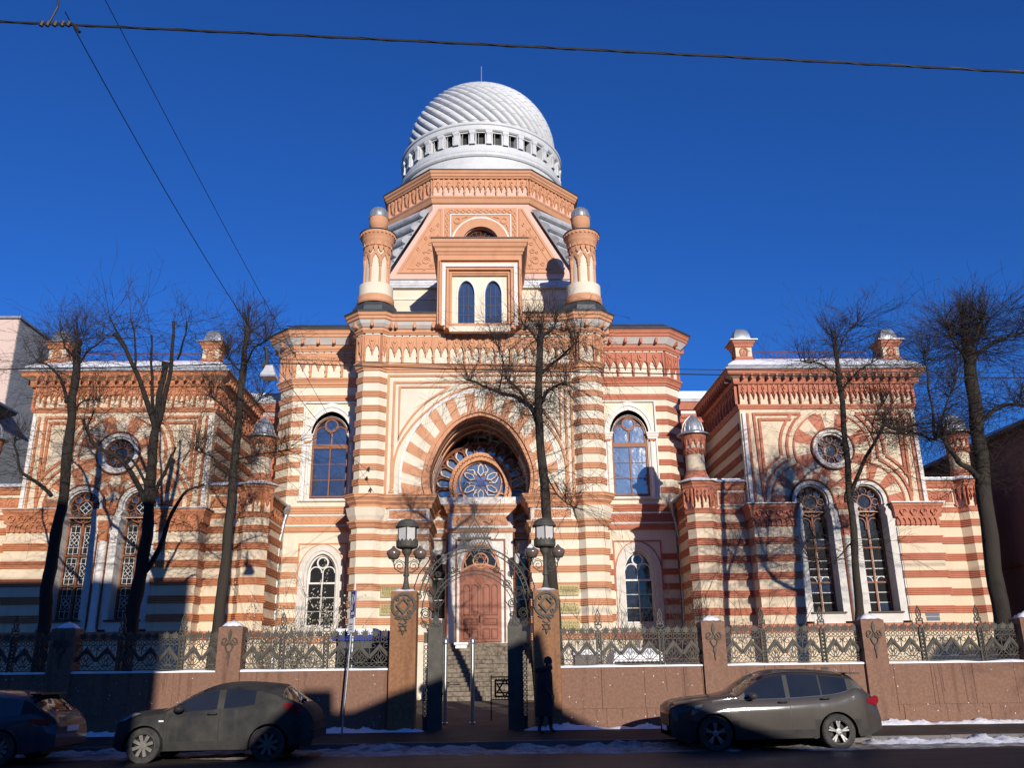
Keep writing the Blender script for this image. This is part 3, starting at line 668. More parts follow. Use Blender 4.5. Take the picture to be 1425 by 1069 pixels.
for mx in (1, -1):
    # triangular carved panel
    tr = [(-4.48, 21.5), (-1.98 - .05, 21.5), (-2.03, 25.4), (-2.28, 25.4)]
    B(mx).plate(tr, YO - .03, YO + .02).obj('triangle_panel', 'terra', SYN)
    B(mx).ribbon([(-4.30, 21.57), (-2.12, 21.57), (-2.12, 25.3), (-2.26, 25.3)], .09, YO - .07, YO, True).obj('triangle_border', 'terra', SYN)
    B(mx).ribbon([(-3.85, 21.80), (-2.48, 21.80), (-2.48, 24.2)], .06, YO - .06, YO, True).obj('triangle_border', 'terra', SYN)
    sc_ = B(mx)
    for (x, z, r) in ((-2.9, 22.25, .24), (-3.3, 22.05, .13), (-2.75, 22.8, .15), (-3.0, 22.75, .1), (-2.7, 23.25, .12), (-2.65, 23.65, .09), (-2.62, 21.98, .1)):
        pts = [(x + r * (1 - .6 * k / 16) * cos(k * .55), z + r * (1 - .6 * k / 16) * sin(k * .55)) for k in range(17)]
        sc_.ribbon(pts, .04, YO - .075, YO - .01)
    for (x, z) in ((-2.3, 22.3), (-2.3, 23), (-2.3, 23.7), (-2.3, 24.4), (-3.0, 21.66), (-3.6, 21.66), (-3.35, 22.95), (-2.95, 23.6), (-2.65, 24.1)):
        sc_.ribbon([(x - .07, z), (x, z + .11), (x + .07, z), (x, z - .11)], .03, YO - .08, YO - .01, True)
    sc_.obj('triangle_carving', 'terra', SYN)
    # stepped lead rolls on the corner
    P0, P1 = Vector((-2.75, YO + .02, 25.35)), Vector((-5.05, YO + .02, 21.4))
    Q0, Q1 = Vector((-OW - OC - .15, YO + OC, 25.6)), Vector((-5.4, YO + .6, 21.4))
    n = 5
    for k in range(n):
        a = P0.lerp(P1, k / n); a2 = P0.lerp(P1, (k + 1) / n); c = Q0.lerp(Q1, k / n); c2 = Q0.lerp(Q1, (k + 1) / n)
        up_ = Vector((0, 0, 1)); o_ = Vector((-.30, -.16, 0))
        pr = [(0, 0), (.10, .03), (.46, .12), (.62, .28), (.62, .48), (.48, .60), (.12, .64), (.08, .70), (.20, .78), (.16, .92), (0, 1.0)]
        b = B(mx)
        ra = [a.lerp(a2, 0) + (a2 - a) * t for t in (0,)]
        H = a.z - a2.z
        rowA = []; rowC = []
        for (oo, tt) in pr:
            ba = a.lerp(a2, tt); bc = c.lerp(c2, tt); off = Vector((-.62, -.50, .22)) * oo * .8
            rowA.append(b.V(ba.x + off.x, ba.y + off.y - .02, ba.z)); rowC.append(b.V(bc.x + off.x, bc.y + off.y, bc.z))
        for j in range(len(pr) - 1): b.Fc(rowA[j], rowC[j], rowC[j + 1], rowA[j + 1])
        b.Fc(*rowA); b.obj('lead_roll', 'zincl', SYN)
# lunette
B().strip([(-1.48, 21.4), (-1.48, 23.25)] + arc(0, 23.25, 1.48, 180, 0, 20) + [(1.48, 21.4)], [(-.98, 21.4), (-.98, 23.25)] + arc(0, 23.25, .98, 180, 0, 20) + [(.98, 21.4)], YO - .16, YO + .1).obj('lunette_arch', 'terra', SYN)
B().strip(arc(0, 23.25, 1.58, 180, 0, 20), arc(0, 23.25, 1.48, 180, 0, 20), YO - .1, YO + .05).obj('lunette_trim', 'white', SYN)
B().strip([(-1.96, 21.3), (-1.96, 25.42), (1.96, 25.42), (1.96, 21.3)], [(-1.68, 21.3), (-1.68, 25.05), (1.68, 25.05), (1.68, 21.3)], YO - .05, YO + .02).obj('lunette_border', 'terra', SYN)
b = B()
for k in range(11): 
    x = -1.6 + .32 * k; b.ribbon([(x - .13, 25.2), (x, 25.32), (x + .13, 25.2), (x, 25.08)], .035, YO - .09, YO - .04, True)
for s in (-1, 1):
    for k in range(11): b.ribbon([(s * 1.82 - .09, 21.6 + .34 * k), (s * 1.82, 21.75 + .34 * k), (s * 1.82 + .09, 21.6 + .34 * k), (s * 1.82, 21.45 + .34 * k)], .035, YO - .09, YO - .04, True)
b.obj('lunette_carving', 'terra', SYN)
B().ribbon([(-1.62, 22.6), (-1.62, 25.0), (1.62, 25.0), (1.62, 22.6)], .06, YO - .08, YO + .02).obj('lunette_frame', 'white', SYN)
for mx in (1, -1):
    B(mx).plate([(-1.58, 24.96), (-.35, 24.96), (-.85, 24.66), (-1.30, 24.2), (-1.58, 23.7)], YO - .03, YO + .02).obj('spandrel', 'terra', SYN)
    b = B(mx); b.strip(arc(-1.26, 24.64, .2, 0, 360, 12), arc(-1.26, 24.64, .13, 0, 360, 12), YO - .08, YO - .02)
    b.ribbon([(-1.02, 24.76), (-.85, 24.84), (-.7, 24.86)], .04, YO - .08, YO - .02); b.ribbon([(-1.38, 24.4), (-1.48, 24.2), (-1.5, 24.0)], .04, YO - .08, YO - .02); b.obj('spandrel_carving', 'terra', SYN)
lw = B().plate(arc(0, 23.25, .98, 0, 352, 24), YO + .3, YO + .36).obj('lunette_window', 'glassd', SYN)
for r in (.9, .62, .34): B().strip(arc(0, 23.25, r, 0, 180, 18), arc(0, 23.25, r - .04, 0, 180, 18), YO + .24, YO + .32).obj('tracery_ring', 'terrad', lw)
for k in range(1, 10):
    a = radians(18 * k); B().ribbon([(.32 * cos(a), 23.25 + .32 * sin(a)), (.9 * cos(a), 23.25 + .9 * sin(a))], .03, YO + .25, YO + .32).obj('tracery_bar', 'terrad', lw)
# octagon faces, band, corbels, cornice
B().mould(OP[1:] + OP[:1], [(-.012, 21.2), (-.012, 26.1)], False, False).obj('octagon_wall', 'pink', SYN)
B().mould([OP[0], OP[1]], [(-.012, 25.6), (-.012, 26.1)], caps=False).obj('octagon_wall', 'pink', SYN)
B().mould(OP, [(0, 25.66), (.10, 25.68), (.14, 25.78), (.18, 25.9), (.24, 25.98), (.24, 26.05), (0, 26.07)], True).obj('octagon_band', 'terra', SYN)
B().mould(OP, [(0, 26.05), (0, 27.3)], True).obj('octagon_frieze', 'pink', SYN)
corbels([OP[0], OP[1]], 26.07, 1.12, 'terra', unit=.58); corbels([OP[1], OP[2], OP[3]], 26.07, 1.12, 'terra', unit=.62); corbels([OP[6], OP[7], OP[0]], 26.07, 1.12, 'terra', unit=.62)
B().mould(OP, [(0, 27.15), (.2, 27.15), (.24, 27.24), (.28, 27.26), (.30, 27.38), (.36, 27.44), (.38, 27.56), (0, 27.58)], True).obj('octagon_cornice', 'terra', SYN)
B().mould(OP, [(0, 27.58), (.42, 27.58), (.43, 27.62), (-.5, 27.8), (-5, 27.82)], True).obj('octagon_eaves', 'roof', SYN)

# ---------------- dome
DC = (0, CYO)
def ring_(name, pr, m='dome', n=96): 
    o = B().lathe(pr, 0, CYO, n).obj(name, m, SYN); smooth_by_angle(o, 30); return o
ring_('dome_drum', [(5.02, 27.6), (4.95, 27.9), (4.92, 28.35), (4.84, 28.4), (4.84, 28.95)])
ring_('dome_base_moulding', [(4.84, 28.90), (4.92, 28.92), (4.98, 29.0), (4.98, 29.14), (4.92, 29.2), (4.95, 29.24), (4.95, 29.36), (4.88, 29.42), (4.78, 29.44), (4.78, 29.75), (4.3, 29.76)])
ring_('gallery_top', [(4.62, 30.62), (4.84, 30.62), (4.9, 30.68), (4.9, 30.95), (4.96, 31.0), (4.96, 31.12), (4.88, 31.2), (4.6, 31.22)])
ring_('gallery_back', [(4.4, 29.7), (4.4, 30.7)], 'black')
pier = B(); pier.box(-.24, .24, -.02, .42, 0, .9); pier.box(-.17, .17, -.10, 0, 0, .12); pier.box(-.17, .17, -.10, 0, .72, .9)
pier.mesh; 
pb = B(); pb.box(-.215, .215, 0, .44, 0, .9); pb.mould([(-.15, 0), (-.15, -.10), (.15, -.10), (.15, 0)], [(0, 0), (0, .14), (-.03, .16), (-.03, .62), (0, .68), (.03, .74), (.03, .9)])
pbm = pb.mesh('gallery_pier', 'dome')
lint = B().box(-.24, .24, .03, .1, .80, .9).box(-.24, .24, .03, .1, 0, .03).mesh('gallery_window_frame', 'dome')
mul = B().box(-.13, -.115, .1, .13, 0, .88).mesh('gallery_mullion', 'wwood')
for k in range(32):
    a = 2 * pi * (k + .5) / 32
    T = Matrix.Translation((0, CYO, 29.74)) @ Matrix.Rotation(a, 4, 'Z') @ Matrix.Translation((0, -4.80, 0))
    inst('gallery_pier', pbm, SYN, T)
    a = 2 * pi * k / 32
    T = Matrix.Translation((0, CYO, 29.74)) @ Matrix.Rotation(a, 4, 'Z') @ Matrix.Translation((0, -4.78, 0))
    inst('gallery_window_frame', lint, SYN, T); inst('gallery_mullion', mul, SYN, T)
DZ, DR = 31.88, 4.36
def dpt(ph, th, dr=0):
    r = (DR + dr); return (r * sin(ph) * cos(th), r * sin(ph) * sin(th), r * cos(ph))
NR = 44
rb = B(); n = 30; ph0, ph1 = radians(9), radians(104)
cs = [(-.5, -.05), (-.47, .10), (-.32, .20), (-.08, .235), (.2, .17), (.40, .04), (.5, -.06)]
rows = []
for i in range(n + 1):
    ph = ph0 + (ph1 - ph0) * i / n; th = 1.05 * math.log(math.tan(ph / 2)) * 1.0
    row = []
    for (u, h) in cs:
        k = min(1, sin(ph) * 1.3)
        x, y, z = dpt(ph, th + u * 2 * pi / NR * 1.02, h * k); row.append(rb.V(x, y, z))
    rows.append(row)
for i in range(n):
    for j in range(len(cs) - 1): rb.Fc(rows[i][j], rows[i + 1][j], rows[i + 1][j + 1], rows[i][j + 1])
rib = rb.mesh('dome_rib', 'dome', smooth=True)
sb = B()
for i in range(2, 10):
    ph = ph0 + (ph1 - ph0) * (i + .4) / 10.5; th = 1.05 * math.log(math.tan(ph / 2)); k = min(1, sin(ph) * 1.3)
    pts = [dpt(ph, th + u * 2 * pi / NR, h * k + .008) for u, h in cs[1:-1]]
    sb.tube(pts, .007, 3, False)
seam = sb.mesh('sheet_seam', 'zinc')
for k in range(NR):
    T = Matrix.Translation((0, CYO, DZ)) @ Matrix.Rotation(2 * pi * k / NR, 4, 'Z')
    r_ = inst('dome_rib', rib, SYN, T)
    s_ = bpy.data.objects.new('sheet_seam', seam); s_['kind'] = 'stuff'; COL.objects.link(s_); s_.parent = r_
o = B().lathe([(DR * sin(a), DZ + DR * cos(a)) for a in [radians(t) for t in range(115, -1, -5)]], 0, CYO, 64).obj('dome_shell', 'zincl', SYN, smooth=True)
smooth_by_angle(B().lathe([(.78, DR * .985 + DZ), (.76, DZ + DR + .06), (.4, DZ + DR + .14), (.08, DZ + DR + .17), (.0, DZ + DR + .18)], 0, CYO, 24).obj('dome_crown', 'dome', SYN), 40)
B().tube([(0, CYO, DZ + DR), (0, CYO, 38.75)], .035, 6).obj('lightning_rod', 'zinc', SYN)
# ---------------- side bays with the two-light windows
YB = 2.8
B().box(-9.3, 9.3, YB + .45, 16, 0, 17.3).obj('main_block', 'cream2', SYN)
for mx in (1, -1):
    BP = [(5.3, YB), (9.15, YB), (9.95, YB + .8), (9.95, 9.0)]
    CR, TE = 'cream', ('terra2' if mx == 1 else 'terra')
    hup = [(6.35, 9.3), (8.09, 9.3)] + pointed(7.22, 12.3, .87, .98, 8)
    hlo = [(6.62, 3.4), (7.98, 3.4)] + pointed(7.30, 5.72, .68, .95, 8)
    B(mx).plate([(5.3, 0), (9.15, 0), (9.15, 16.6), (5.3, 16.6)], YB, YB + .4, holes=[hup, hlo]).obj('bay_wall', CR, SYN)
    wallpath([(9.15, YB), (9.95, YB + .8), (9.95, 9.0)], 0, 16.6, CR, mx, 'bay_corner_wall')
    B(mx).mould([(9.95, 8.8), (9.95, 15), (0, 15)], [(0, 0), (0, 17.4)]).obj('rear_wall', 'cream2', SYN)
    # upper stripes on both sides of the window panel
    for k in range(7):
        z = 13.79 - .29 - .675 * k
        band([(8.60, YB), (9.15, YB), (9.95, YB + .8), (9.95, 9)], z, TE, mx); band([(5.3, YB), (5.86, YB)], z, TE, mx)
    for z in (6.58, 5.89, 5.22, 4.54, 3.87, 3.19):
        band([(8.42, YB), (9.15, YB), (9.95, YB + .8)], z - .27, TE, mx); band([(5.3, YB), (6.18, YB)], z - .27, TE, mx)
    cornice(BP, TE, mx, 14.80, [(0, 0), (.07, .01), (.07, .1), (.13, .13), (.13, .22), (.2, .34), (.24, .36), (.24, .44), (0, .46)])
    cornice(BP, TE, mx, 14.10, [(0, 0), (.05, 0), (.07, .05), (.05, .1), (.09, .14), (.07, .2), (.1, .27), (0, .28)])
    corbels(BP, 15.27, 1.34, TE, mx, unit=.72)
    scallops(BP, 16.55, 'cream', mx)
    cornice(BP, TE, mx, 16.62, [(0, 0), (.16, 0), (.2, .1), (.24, .14), (.24, .3), (0, .32)])
    B(mx).mould(BP, [(0, 16.94), (.26, 16.95), (.44, 17.12), (.55, 17.22), (0, 17.23)]).obj('soffit', 'white', SYN)
    brackets(BP, 16.92, 17.2, TE, mx, d=.52)
    cornice(BP, TE, mx, 17.22, [(0, 0), (.55, 0), (.6, .04), (.6, .14), (.66, .2), (.68, .3), (.74, .36), (0, .38)])
    B(mx).mould(BP, [(0, 17.6), (.78, 17.6), (.80, 17.66), (.2, 18.0), (.16, 18.06), (-.4, 18.1), (-3, 18.3)]).obj('eaves_sheet', 'roof', SYN)
    # upper window surround
    po = [(5.90, 9.22), (8.56, 9.22), (8.56, 14.06), (5.90, 14.06)]
    B(mx).strip([(5.90, 9.22), (5.90, 14.04), (8.56, 14.04), (8.56, 9.22)], [(5.97, 9.22), (5.97, 13.97), (8.49, 13.97), (8.49, 9.22)], YB - .12, YB + .05).obj('surround_trim', 'white', SYN)
    o1 = pointed(7.22, 12.34, 1.22, 1.55, 9); o2 = pointed(7.22, 12.34, 1.08, 1.36, 9); o3 = pointed(7.22, 12.34, .95, 1.16, 9); o4 = pointed(7.22, 12.3, .84, .97, 9)
    B(mx).strip(o1, o2, YB - .10, YB + .05).obj('archivolt', 'white', SYN)
    B(mx).strip(o2, o3, YB - .05, YB + .1).obj('archivolt', 'white', SYN); B(mx).strip(o3, o4, YB, YB + .25).obj('archivolt', 'white', SYN)
    for s in (-1, 1):
        cx = 7.22 + s * 1.12
        B(mx).box(cx - .2, cx + .2, YB - .05, YB + .02, 9.25, 12.0).obj('pilaster', 'white', SYN)
        B(mx).tube([(cx - s * .07, YB - .06, 9.25), (cx - s * .07, YB - .06, 12.0)], .085, 10).obj('engaged_column', 'white', SYN)
        B(mx).box(cx - .17, cx + .09 if s == 1 else cx + .17, YB - .17, YB + .02, 11.98, 12.08).obj('column_neck', TE, SYN)
        B(mx).mould([(cx - .2, YB), (cx - .2, YB - .06), (cx + .2, YB - .06), (cx + .2, YB)], [(0, 12.08), (.04, 12.1), (.04, 12.18), (.08, 12.22), (.08, 12.32), (.12, 12.36), (.12, 12.42), (0, 12.44)]).obj('capital', 'white', SYN)
    two_light(7.22, YB + .10, 9.36, 12.30, .85, .96, 11.72, 'brown', 'glass' if mx == -1 else 'glassb', mx)
    B(mx).mould([(5.9, YB), (8.6, YB)], [(0, 9.14), (.1, 9.14), (.14, 9.18), (.14, 9.24), (0, 9.26)]).obj('window_sill', 'white', SYN)
    # bands between storeys
    LB = [(5.3, YB), (9.15, YB), (9.4, YB + .25)]
    cornice(LB, TE, mx, 8.57, [(0, 0), (.06, 0), (.08, .1), (.12, .12), (.12, .2), (.16, .26), (.16, .33), (0, .34)])
    frieze(5.45, 9.15, YB, 8.02, 8.50, TE, mx)
    cornice(LB, TE, mx, 7.70, [(0, 0), (.08, .02), (.12, .1), (.08, .14), (.12, .24), (0, .26)])
    # lower window
    B(mx).ribbon([(6.2, 4.9), (6.2, 7.18), (8.40, 7.18), (8.40, 4.9)], .06, YB - .05, YB + .02).obj('panel_frame', TE, SYN)
    B(mx).ribbon(pointed(7.30, 5.7, 1.1, 1.4, 9), .035, YB - .035, YB + .02).obj('arch_line', TE, SYN)
    q1 = arched_outline(7.30, 3.25, 5.7, 1.06, 1.36, 9); q2 = arched_outline(7.30, 3.42, 5.7, .80, 1.10, 9); q3 = arched_outline(7.30, 3.45, 5.72, .67, .95, 9)
    B(mx).strip(q1, q2, YB - .07, YB + .04, True).obj('window_surround', 'white2', SYN); B(mx).strip(q2, q3, YB - .01, YB + .24, True).obj('window_reveal', 'white2', SYN)
    two_light(7.30, YB + .2, 3.47, 5.72, .67, .94, 5.36, 'wwood', 'glassd', mx)
    # plinth
    cornice([(5.3, YB), (9.3, YB)], TE, mx, 2.75, [(0, 0), (.08, 0), (.1, .3), (0, .32)])
    # drain pipe
    p = B(mx); X, Y = 9.30, YB - .28
    p.tube([(9.05, YB - .25, 8.9), (9.05, YB - .25, 8.45), (9.12, YB - .25, 8.2), (9.28, YB - .25, 7.2), (9.28, YB - .25, 6.9), (9.22, YB - .25, 1.2)], .085, 10)
    p.lathe([(.19, 8.95), (.19, 8.75), (.1, 8.5)], 9.05, YB - .25, 10)
    for z in (7.0, 5.5, 4.0, 2.5): p.lathe([(.1, z), (.1, z + .08)], 9.28 - (.06 * (7 - z) / 5.8), YB - .25, 10)
    p.obj('drain_pipe', 'zinc', SYN)
    # lower link roof behind the bay
    LK = [(9.95, 7.5), (13.5, 7.5)]
    B(mx).box(9.95, 14, 7.5, 14, 0, 14.6).obj('link_wall', 'terra2', SYN)
    cornice(LK, 'terra2', mx, 14.2, [(0, 0), (.1, .02), (.1, .2), (.2, .3), (.2, .45), (0, .46)])
    B(mx).box(9.95, 13.6, 7.28, 7.4, 14.66, 14.86).obj('link_trim', 'white', SYN)
    cornice(LK, 'terra2', mx, 14.86, [(0, 0), (.35, 0), (.4, .2), (.45, .4), (0, .42)])
    B(mx).mould(LK, [(0, 15.28), (.5, 15.28), (.4, 15.5), (-.2, 15.6), (-.2, 15.9), (-1.2, 16.1), (-1.2, 16.4), (-4, 16.6)]).obj('link_roof', 'zincl', SYN)

# ---------------- wings
YW, YL, YG = -2.3, -2.8, -2.02      # upper front, lower piers, glass
OCZ, ARZ = 10.30, 8.06
def wing(mx):
    C = 15.0; H = 3.8; CR = 'cream2'; TE = 'terra2' if mx == 1 else 'terra3'
    WP = [(C - H, 3.4), (C - H, YW), (C + H, YW), (C + H, 6)]
    # front wall with three openings
    ho = arc(C, OCZ, .66, 0, 348.75, 31)
    def horseshoe(s, r=.68, w=.60, z0=7.5):
        cx = C + s * 1.15
        return [(cx - w, z0), (cx + w, z0)] + arc(cx, ARZ, r, -20, 200, 22)
    B(mx).plate([(C - H, 7.6), (C + H, 7.6), (C + H, 13.3), (C - H, 13.3)], YW, YW + .3, holes=[ho, horseshoe(-1, z0=7.62), horseshoe(1, z0=7.62)]).obj('wing_wall', CR, SYN)
    wallpath([(C - H, 8.0), (C - H, YW + .02)], 0, 13.3, CR, mx, 'wing_side_wall', off=-.004); wallpath([(C + H, YW + .02), (C + H, 8)], 0, 13.3, CR, mx, 'wing_side_wall', off=-.004)
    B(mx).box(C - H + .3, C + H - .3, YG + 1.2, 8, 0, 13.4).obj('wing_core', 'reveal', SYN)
    for k in range(7):
        z = 12.2 - .95 - .675 * k
        if z > 8.9:
            for P in ([(C - H, 8.0), (C - H, YW + .25)], [(C + H, YW + .25), (C + H, 8.0)]): band(P, z, TE, mx)
    for s in (-1, 1):
        x = C + s * 3.66
        B(mx).box(x - .07, x + .07, YW - .09, YW + .01, 7.98, 11.9).obj('white_corner_strip', 'white', SYN)
        B(mx).ribbon([(x - s * .17, 8.0), (x - s * .17, 11.9)], .1, YW - .05, YW + .01).obj('raised_moulding', TE, SYN)
    # voussoirs, parted between the three circles
    cen = [(C, OCZ), (C - 1.15, ARZ), (C + 1.15, ARZ)]
    def rmax(i, a, R):
        cx, cz = cen[i]; r = .66
        while r < R:
            x = cx + r * cos(a); z = cz + r * sin(a)
            if any(hypot(x - q[0], z - q[1]) < r for j, q in enumerate(cen) if j != i) or z < 7.98: break
            r += .02
        return r
    R1 = 1.60
    for i in range(3):
        n = 16 if i == 0 else 15
        rng = (0, 360) if i == 0 else (-4, 184)
        if i: n = 11
        for k in range(n):
            a0 = rng[0] + (rng[1] - rng[0]) * k / n + (11.25 if i == 0 else 0); a1 = rng[0] + (rng[1] - rng[0]) * (k + 1) / n + (11.25 if i == 0 else 0)
            inn = []; out = []
            for t in range(5):
                a = radians(a0 + (a1 - a0) * t / 4); ro = rmax(i, a, R1)
                inn.append((cen[i][0] + .78 * cos(a), cen[i][1] + .78 * sin(a))); ro = max(ro, .80)
                out.append((cen[i][0] + ro * cos(a), cen[i][1] + ro * sin(a)))
            red = k % 2 == (0 if i == 0 else 0)
            B(mx).strip(inn, out, YW - (.045 if red else .03), YW + .01).obj('voussoir', TE if red else CR, SYN)
    # outline rings with parted arcs
    for (r, w, d, m) in ((1.64, .07, .07, TE), (1.93, .11, .07, TE), (2.22, .11, .072, TE)):
        runs = []
        for i in range(3):
            cur = []
            for t in range(0, 181):
                a = radians(-90 + 2 * t); x = cen[i][0] + r * cos(a); z = cen[i][1] + r * sin(a)
                own = all(hypot(x - q[0], z - q[1]) >= r - 1e-6 for j, q in enumerate(cen) if j != i)
                inside = abs(x - C) < 3.16 and z < 11.86 and z > (8.02 if r < 1.7 else 8.3 if r > 2.1 else 8.0) and own
                if inside: cur.append((x, z))
                elif cur: runs.append(cur); cur = []
            if cur: runs.append(cur)
        for q in runs:
            if len(q) > 2: B(mx).ribbon(q, w, YW - d, YW + .01).obj('raised_moulding', m, SYN)
    for s in (-1, 1):
        B(mx).ribbon([(C + s * 3.12, 8.25), (C + s * 3.22, 11.86), (C + s * 1.2, 11.86)], .11, YW - .073, YW + .01).obj('raised_moulding', TE, SYN)
        B(mx).ribbon([(C + s * 3.0, 9.15), (C + s * 3.0, 11.62), (C + s * 1.62, 11.62)], .11, YW - .076, YW + .01).obj('raised_moulding', TE, SYN)
    # oculus
    for r0, r1, y0 in ((.92, .86, .16), (.86, .72, .11), (.72, .63, .02)):
        B(mx).strip(arc(C, OCZ, r0, 0, 360, 32), arc(C, OCZ, r1, 0, 360, 32), YW - y0, YW + .6).obj('oculus_surround', 'terrad' if r0 == .92 else 'white2', SYN)
    def roundel(cx, cz, r, nm='round_window', lattice=False):
        w = B(mx).strip(arc(cx, cz, r, 0, 360, 28), arc(cx, cz, r - .05, 0, 360, 28), YG - .12, YG + .02).obj(nm, 'brown', SYN)
        B(mx).plate(arc(cx, cz, r, 0, 348, 27), YG, YG + .03).obj('pane_backing', 'glassd', w)
        fr = B(mx); ri = r * .43
        fr.strip(arc(cx, cz, ri + .045, 0, 360, 20), arc(cx, cz, ri, 0, 360, 20), YG - .1, YG)
        for k in range(8):
            a = pi / 4 * k; rr = r * .72; q = r * .235
            fr.strip(arc(cx + rr * cos(a), cz + rr * sin(a), q, 0, 360, 12), arc(cx + rr * cos(a), cz + rr * sin(a), q - .035, 0, 360, 12), YG - .09 - .001 * k, YG)
        fr.obj('tracery', 'brown', w)
        for k in range(8):
            a = pi / 4 * k; B(mx).plate(arc(cx + r * .72 * cos(a), cz + r * .72 * sin(a), r * .2, 0, 324, 9), YG - .03, YG - .01).obj('pane', 'glass' if k % 3 == 1 else 'glassd', w)
        B(mx).plate(arc(cx, cz, ri, 0, 330, 11), YG - .03, YG - .01).obj('pane', 'glassd', w)
        if lattice:
            b = B(mx)
            for d in (-.13, 0, .13):
                e = sqrt(max(0, ri * ri - d * d)) * .7
                b.ribbon([(cx + d - e * .7, cz - d - e * .7), (cx + d + e * .7, cz - d + e * .7)], .025, YG - .07, YG - .04); b.ribbon([(cx + d - e * .7, cz + d + e * .7), (cx + d + e * .7, cz + d - e * .7)], .025, YG - .071, YG - .041)
            b.obj('lattice', 'wwood', w)
        return w
    roundel(C, OCZ, .645)
    # tall twin windows
    for s in (-1, 1):
        cx = C + s * 1.15; w = .60
        for r0, r1, y0 in ((.92, .86, .17), (.86, .70, .12), (.70, .64, .02)):
            m = 'terrad' if r0 == .92 else 'white2'
            aL = arc(cx, ARZ, r0, -12, 192, 26); aR = arc(cx, ARZ, r1, -12, 192, 26)
            B(mx).strip(aL, aR, YW - y0, YG + .02).obj('arch_surround', m, SYN)
        # stepped cusps and the long jambs
        for t in (-1, 1):
            xo = cx + t * .88
            cs_ = [(cx + t * .60, 3.2), (cx + t * .60, 7.35), (cx + t * .54, 7.5), (cx + t * .60, 7.66), (cx + t * .52, 7.78), (cx + t * .60, 7.9), (cx + t * .90, 7.9), (cx + t * .98, 7.6), (cx + t * .94, 7.2), (cx + t * .98, 6.9), (cx + t * .98, 3.2)]
            B(mx).plate(cs_, YL + .06, YG + .02).obj('window_jamb', 'white2', SYN)
            B(mx).ribbon([(cx + t * .93, 3.2), (cx + t * .93, 6.9)], .05, YL, YL + .1).obj('jamb_bead', 'terrad' if (t == -s) else 'white2', SYN)
        B(mx).box(cx - .62, cx + .62, YL + .05, YG, 3.12, 3.55).obj('window_apron', 'white2', SYN)
        B(mx).box(cx - .70, cx + .70, YL - .04, YG, 3.50, 3.56).obj('window_sill', 'dwood', SYN)
        wn = B(mx).strip([(cx - .60, 3.56), (cx - .60, 7.7), (cx + .60, 7.7), (cx + .60, 3.56)], [(cx - .53, 3.56), (cx - .53, 7.6), (cx + .53, 7.6), (cx + .53, 3.56)], YG - .1, YG + .02).obj('window', 'brown', SYN)
        B(mx).box(cx - .6, cx + .6, YG + .01, YG + .04, 3.5, 7.6).obj('pane_backing', 'glassd', wn)
        roundel(cx, ARZ, .64, lattice=(mx == -1))
        B(mx).box(cx - .035, cx + .035, YG - .12, YG, 3.56, 7.55).obj('mullion', 'brown', wn)
        trn = (4.75, 6.15) if mx == 1 else (4.9, 6.1)
        for z in trn: B(mx).box(cx - .56, cx + .56, YG - .11, YG, z - .03, z + .03).obj('transom', 'brown', wn)
        for t in (-1, 1):
            xx = cx + t * .285; q = .245
            B(mx).strip([(xx - q, 6.9)] + arc(xx, 7.15, q, 180, 0, 10) + [(xx + q, 6.9)], [(xx - q + .04, 6.9)] + arc(xx, 7.15, q - .04, 180, 0, 10) + [(xx + q - .04, 6.9)], YG - .08, YG).obj('tracery_arch', 'brown', wn)
            if mx == 1:
                zs = [3.6, 3.95, 4.35, 4.72, 4.98, 5.3, 5.62, 6.12, 6.5, 6.88]
                for a, c in zip(zs[:-1], zs[1:]): B(mx).box(xx - q + .02, xx + q - .02, YG - .04, YG - .015, a + .02, c - .02).obj('pane', RND.choice(['glassd', 'glassd', 'glassd', 'glass']), wn)
                bb = B(mx)
                for z in zs[1:-1]: bb.box(xx - q, xx + q, YG - .06, YG - .02, z - .014, z + .014)
                bb.box(xx - q - .005, xx - q + .03, YG - .065, YG - .02, 3.58, 6.9)
                bb.obj('glazing_bar', 'wwood', wn)
                if t: B(mx).strip(arc(xx, 4.78, .22, 0, 180, 10), arc(xx, 4.78, .19, 0, 180, 10), YG - .07, YG - .03).obj('glazing_bar', 'wwood', wn)
            else:
                for (a, c) in ((3.6, 4.87), (4.93, 6.07), (6.13, 7.36)):
                    B(mx).box(xx - q + .01, xx + q - .01, YG - .04, YG - .015, a, c).obj('pane', 'glassd', wn)
                    bb = B(mx); zc = (a + c) / 2; g = .105
                    for i in (-1, 0, 1):
                        for j in (-1, 0, 1):
                            if (i + j) % 2 == 0:
                                x_, z_ = xx + i * g * .9, zc + j * g * 1.1
                                bb.ribbon([(x_ - .09, z_), (x_, z_ + .105), (x_ + .09, z_), (x_, z_ - .105)], .015, YG - .07 - .001 * (i + j), YG - .04, True)
                    bb.ribbon([(xx - q + .06, a + .06), (xx + q - .06, a + .06), (xx + q - .06, c - .06), (xx - q + .06, c - .06)], .016, YG - .065, YG - .04, True)
                    bb.ribbon([(xx, a), (xx, zc - .22)], .016, YG - .066, YG - .04); bb.ribbon([(xx, c), (xx, zc + .22)], .016, YG - .066, YG - .04)
                    bb.ribbon([(xx - q, zc - .3), (xx + q, zc - .3)], .016, YG - .064, YG - .04); bb.ribbon([(xx - q, zc + .3), (xx + q, zc + .3)], .016, YG - .064, YG - .04)
                    bb.obj('lattice', 'wwood', wn, kind='stuff')
    if mx == 1:   # white roller blind behind the panes of the right hand wing
        for s in (-1, 1): B(mx).box(C + s * 1.15 - .5, C + s * 1.15 + .5, YG - .012, YG - .005, 5.36, 5.5).obj('window_shelf', 'wwood', SYN)
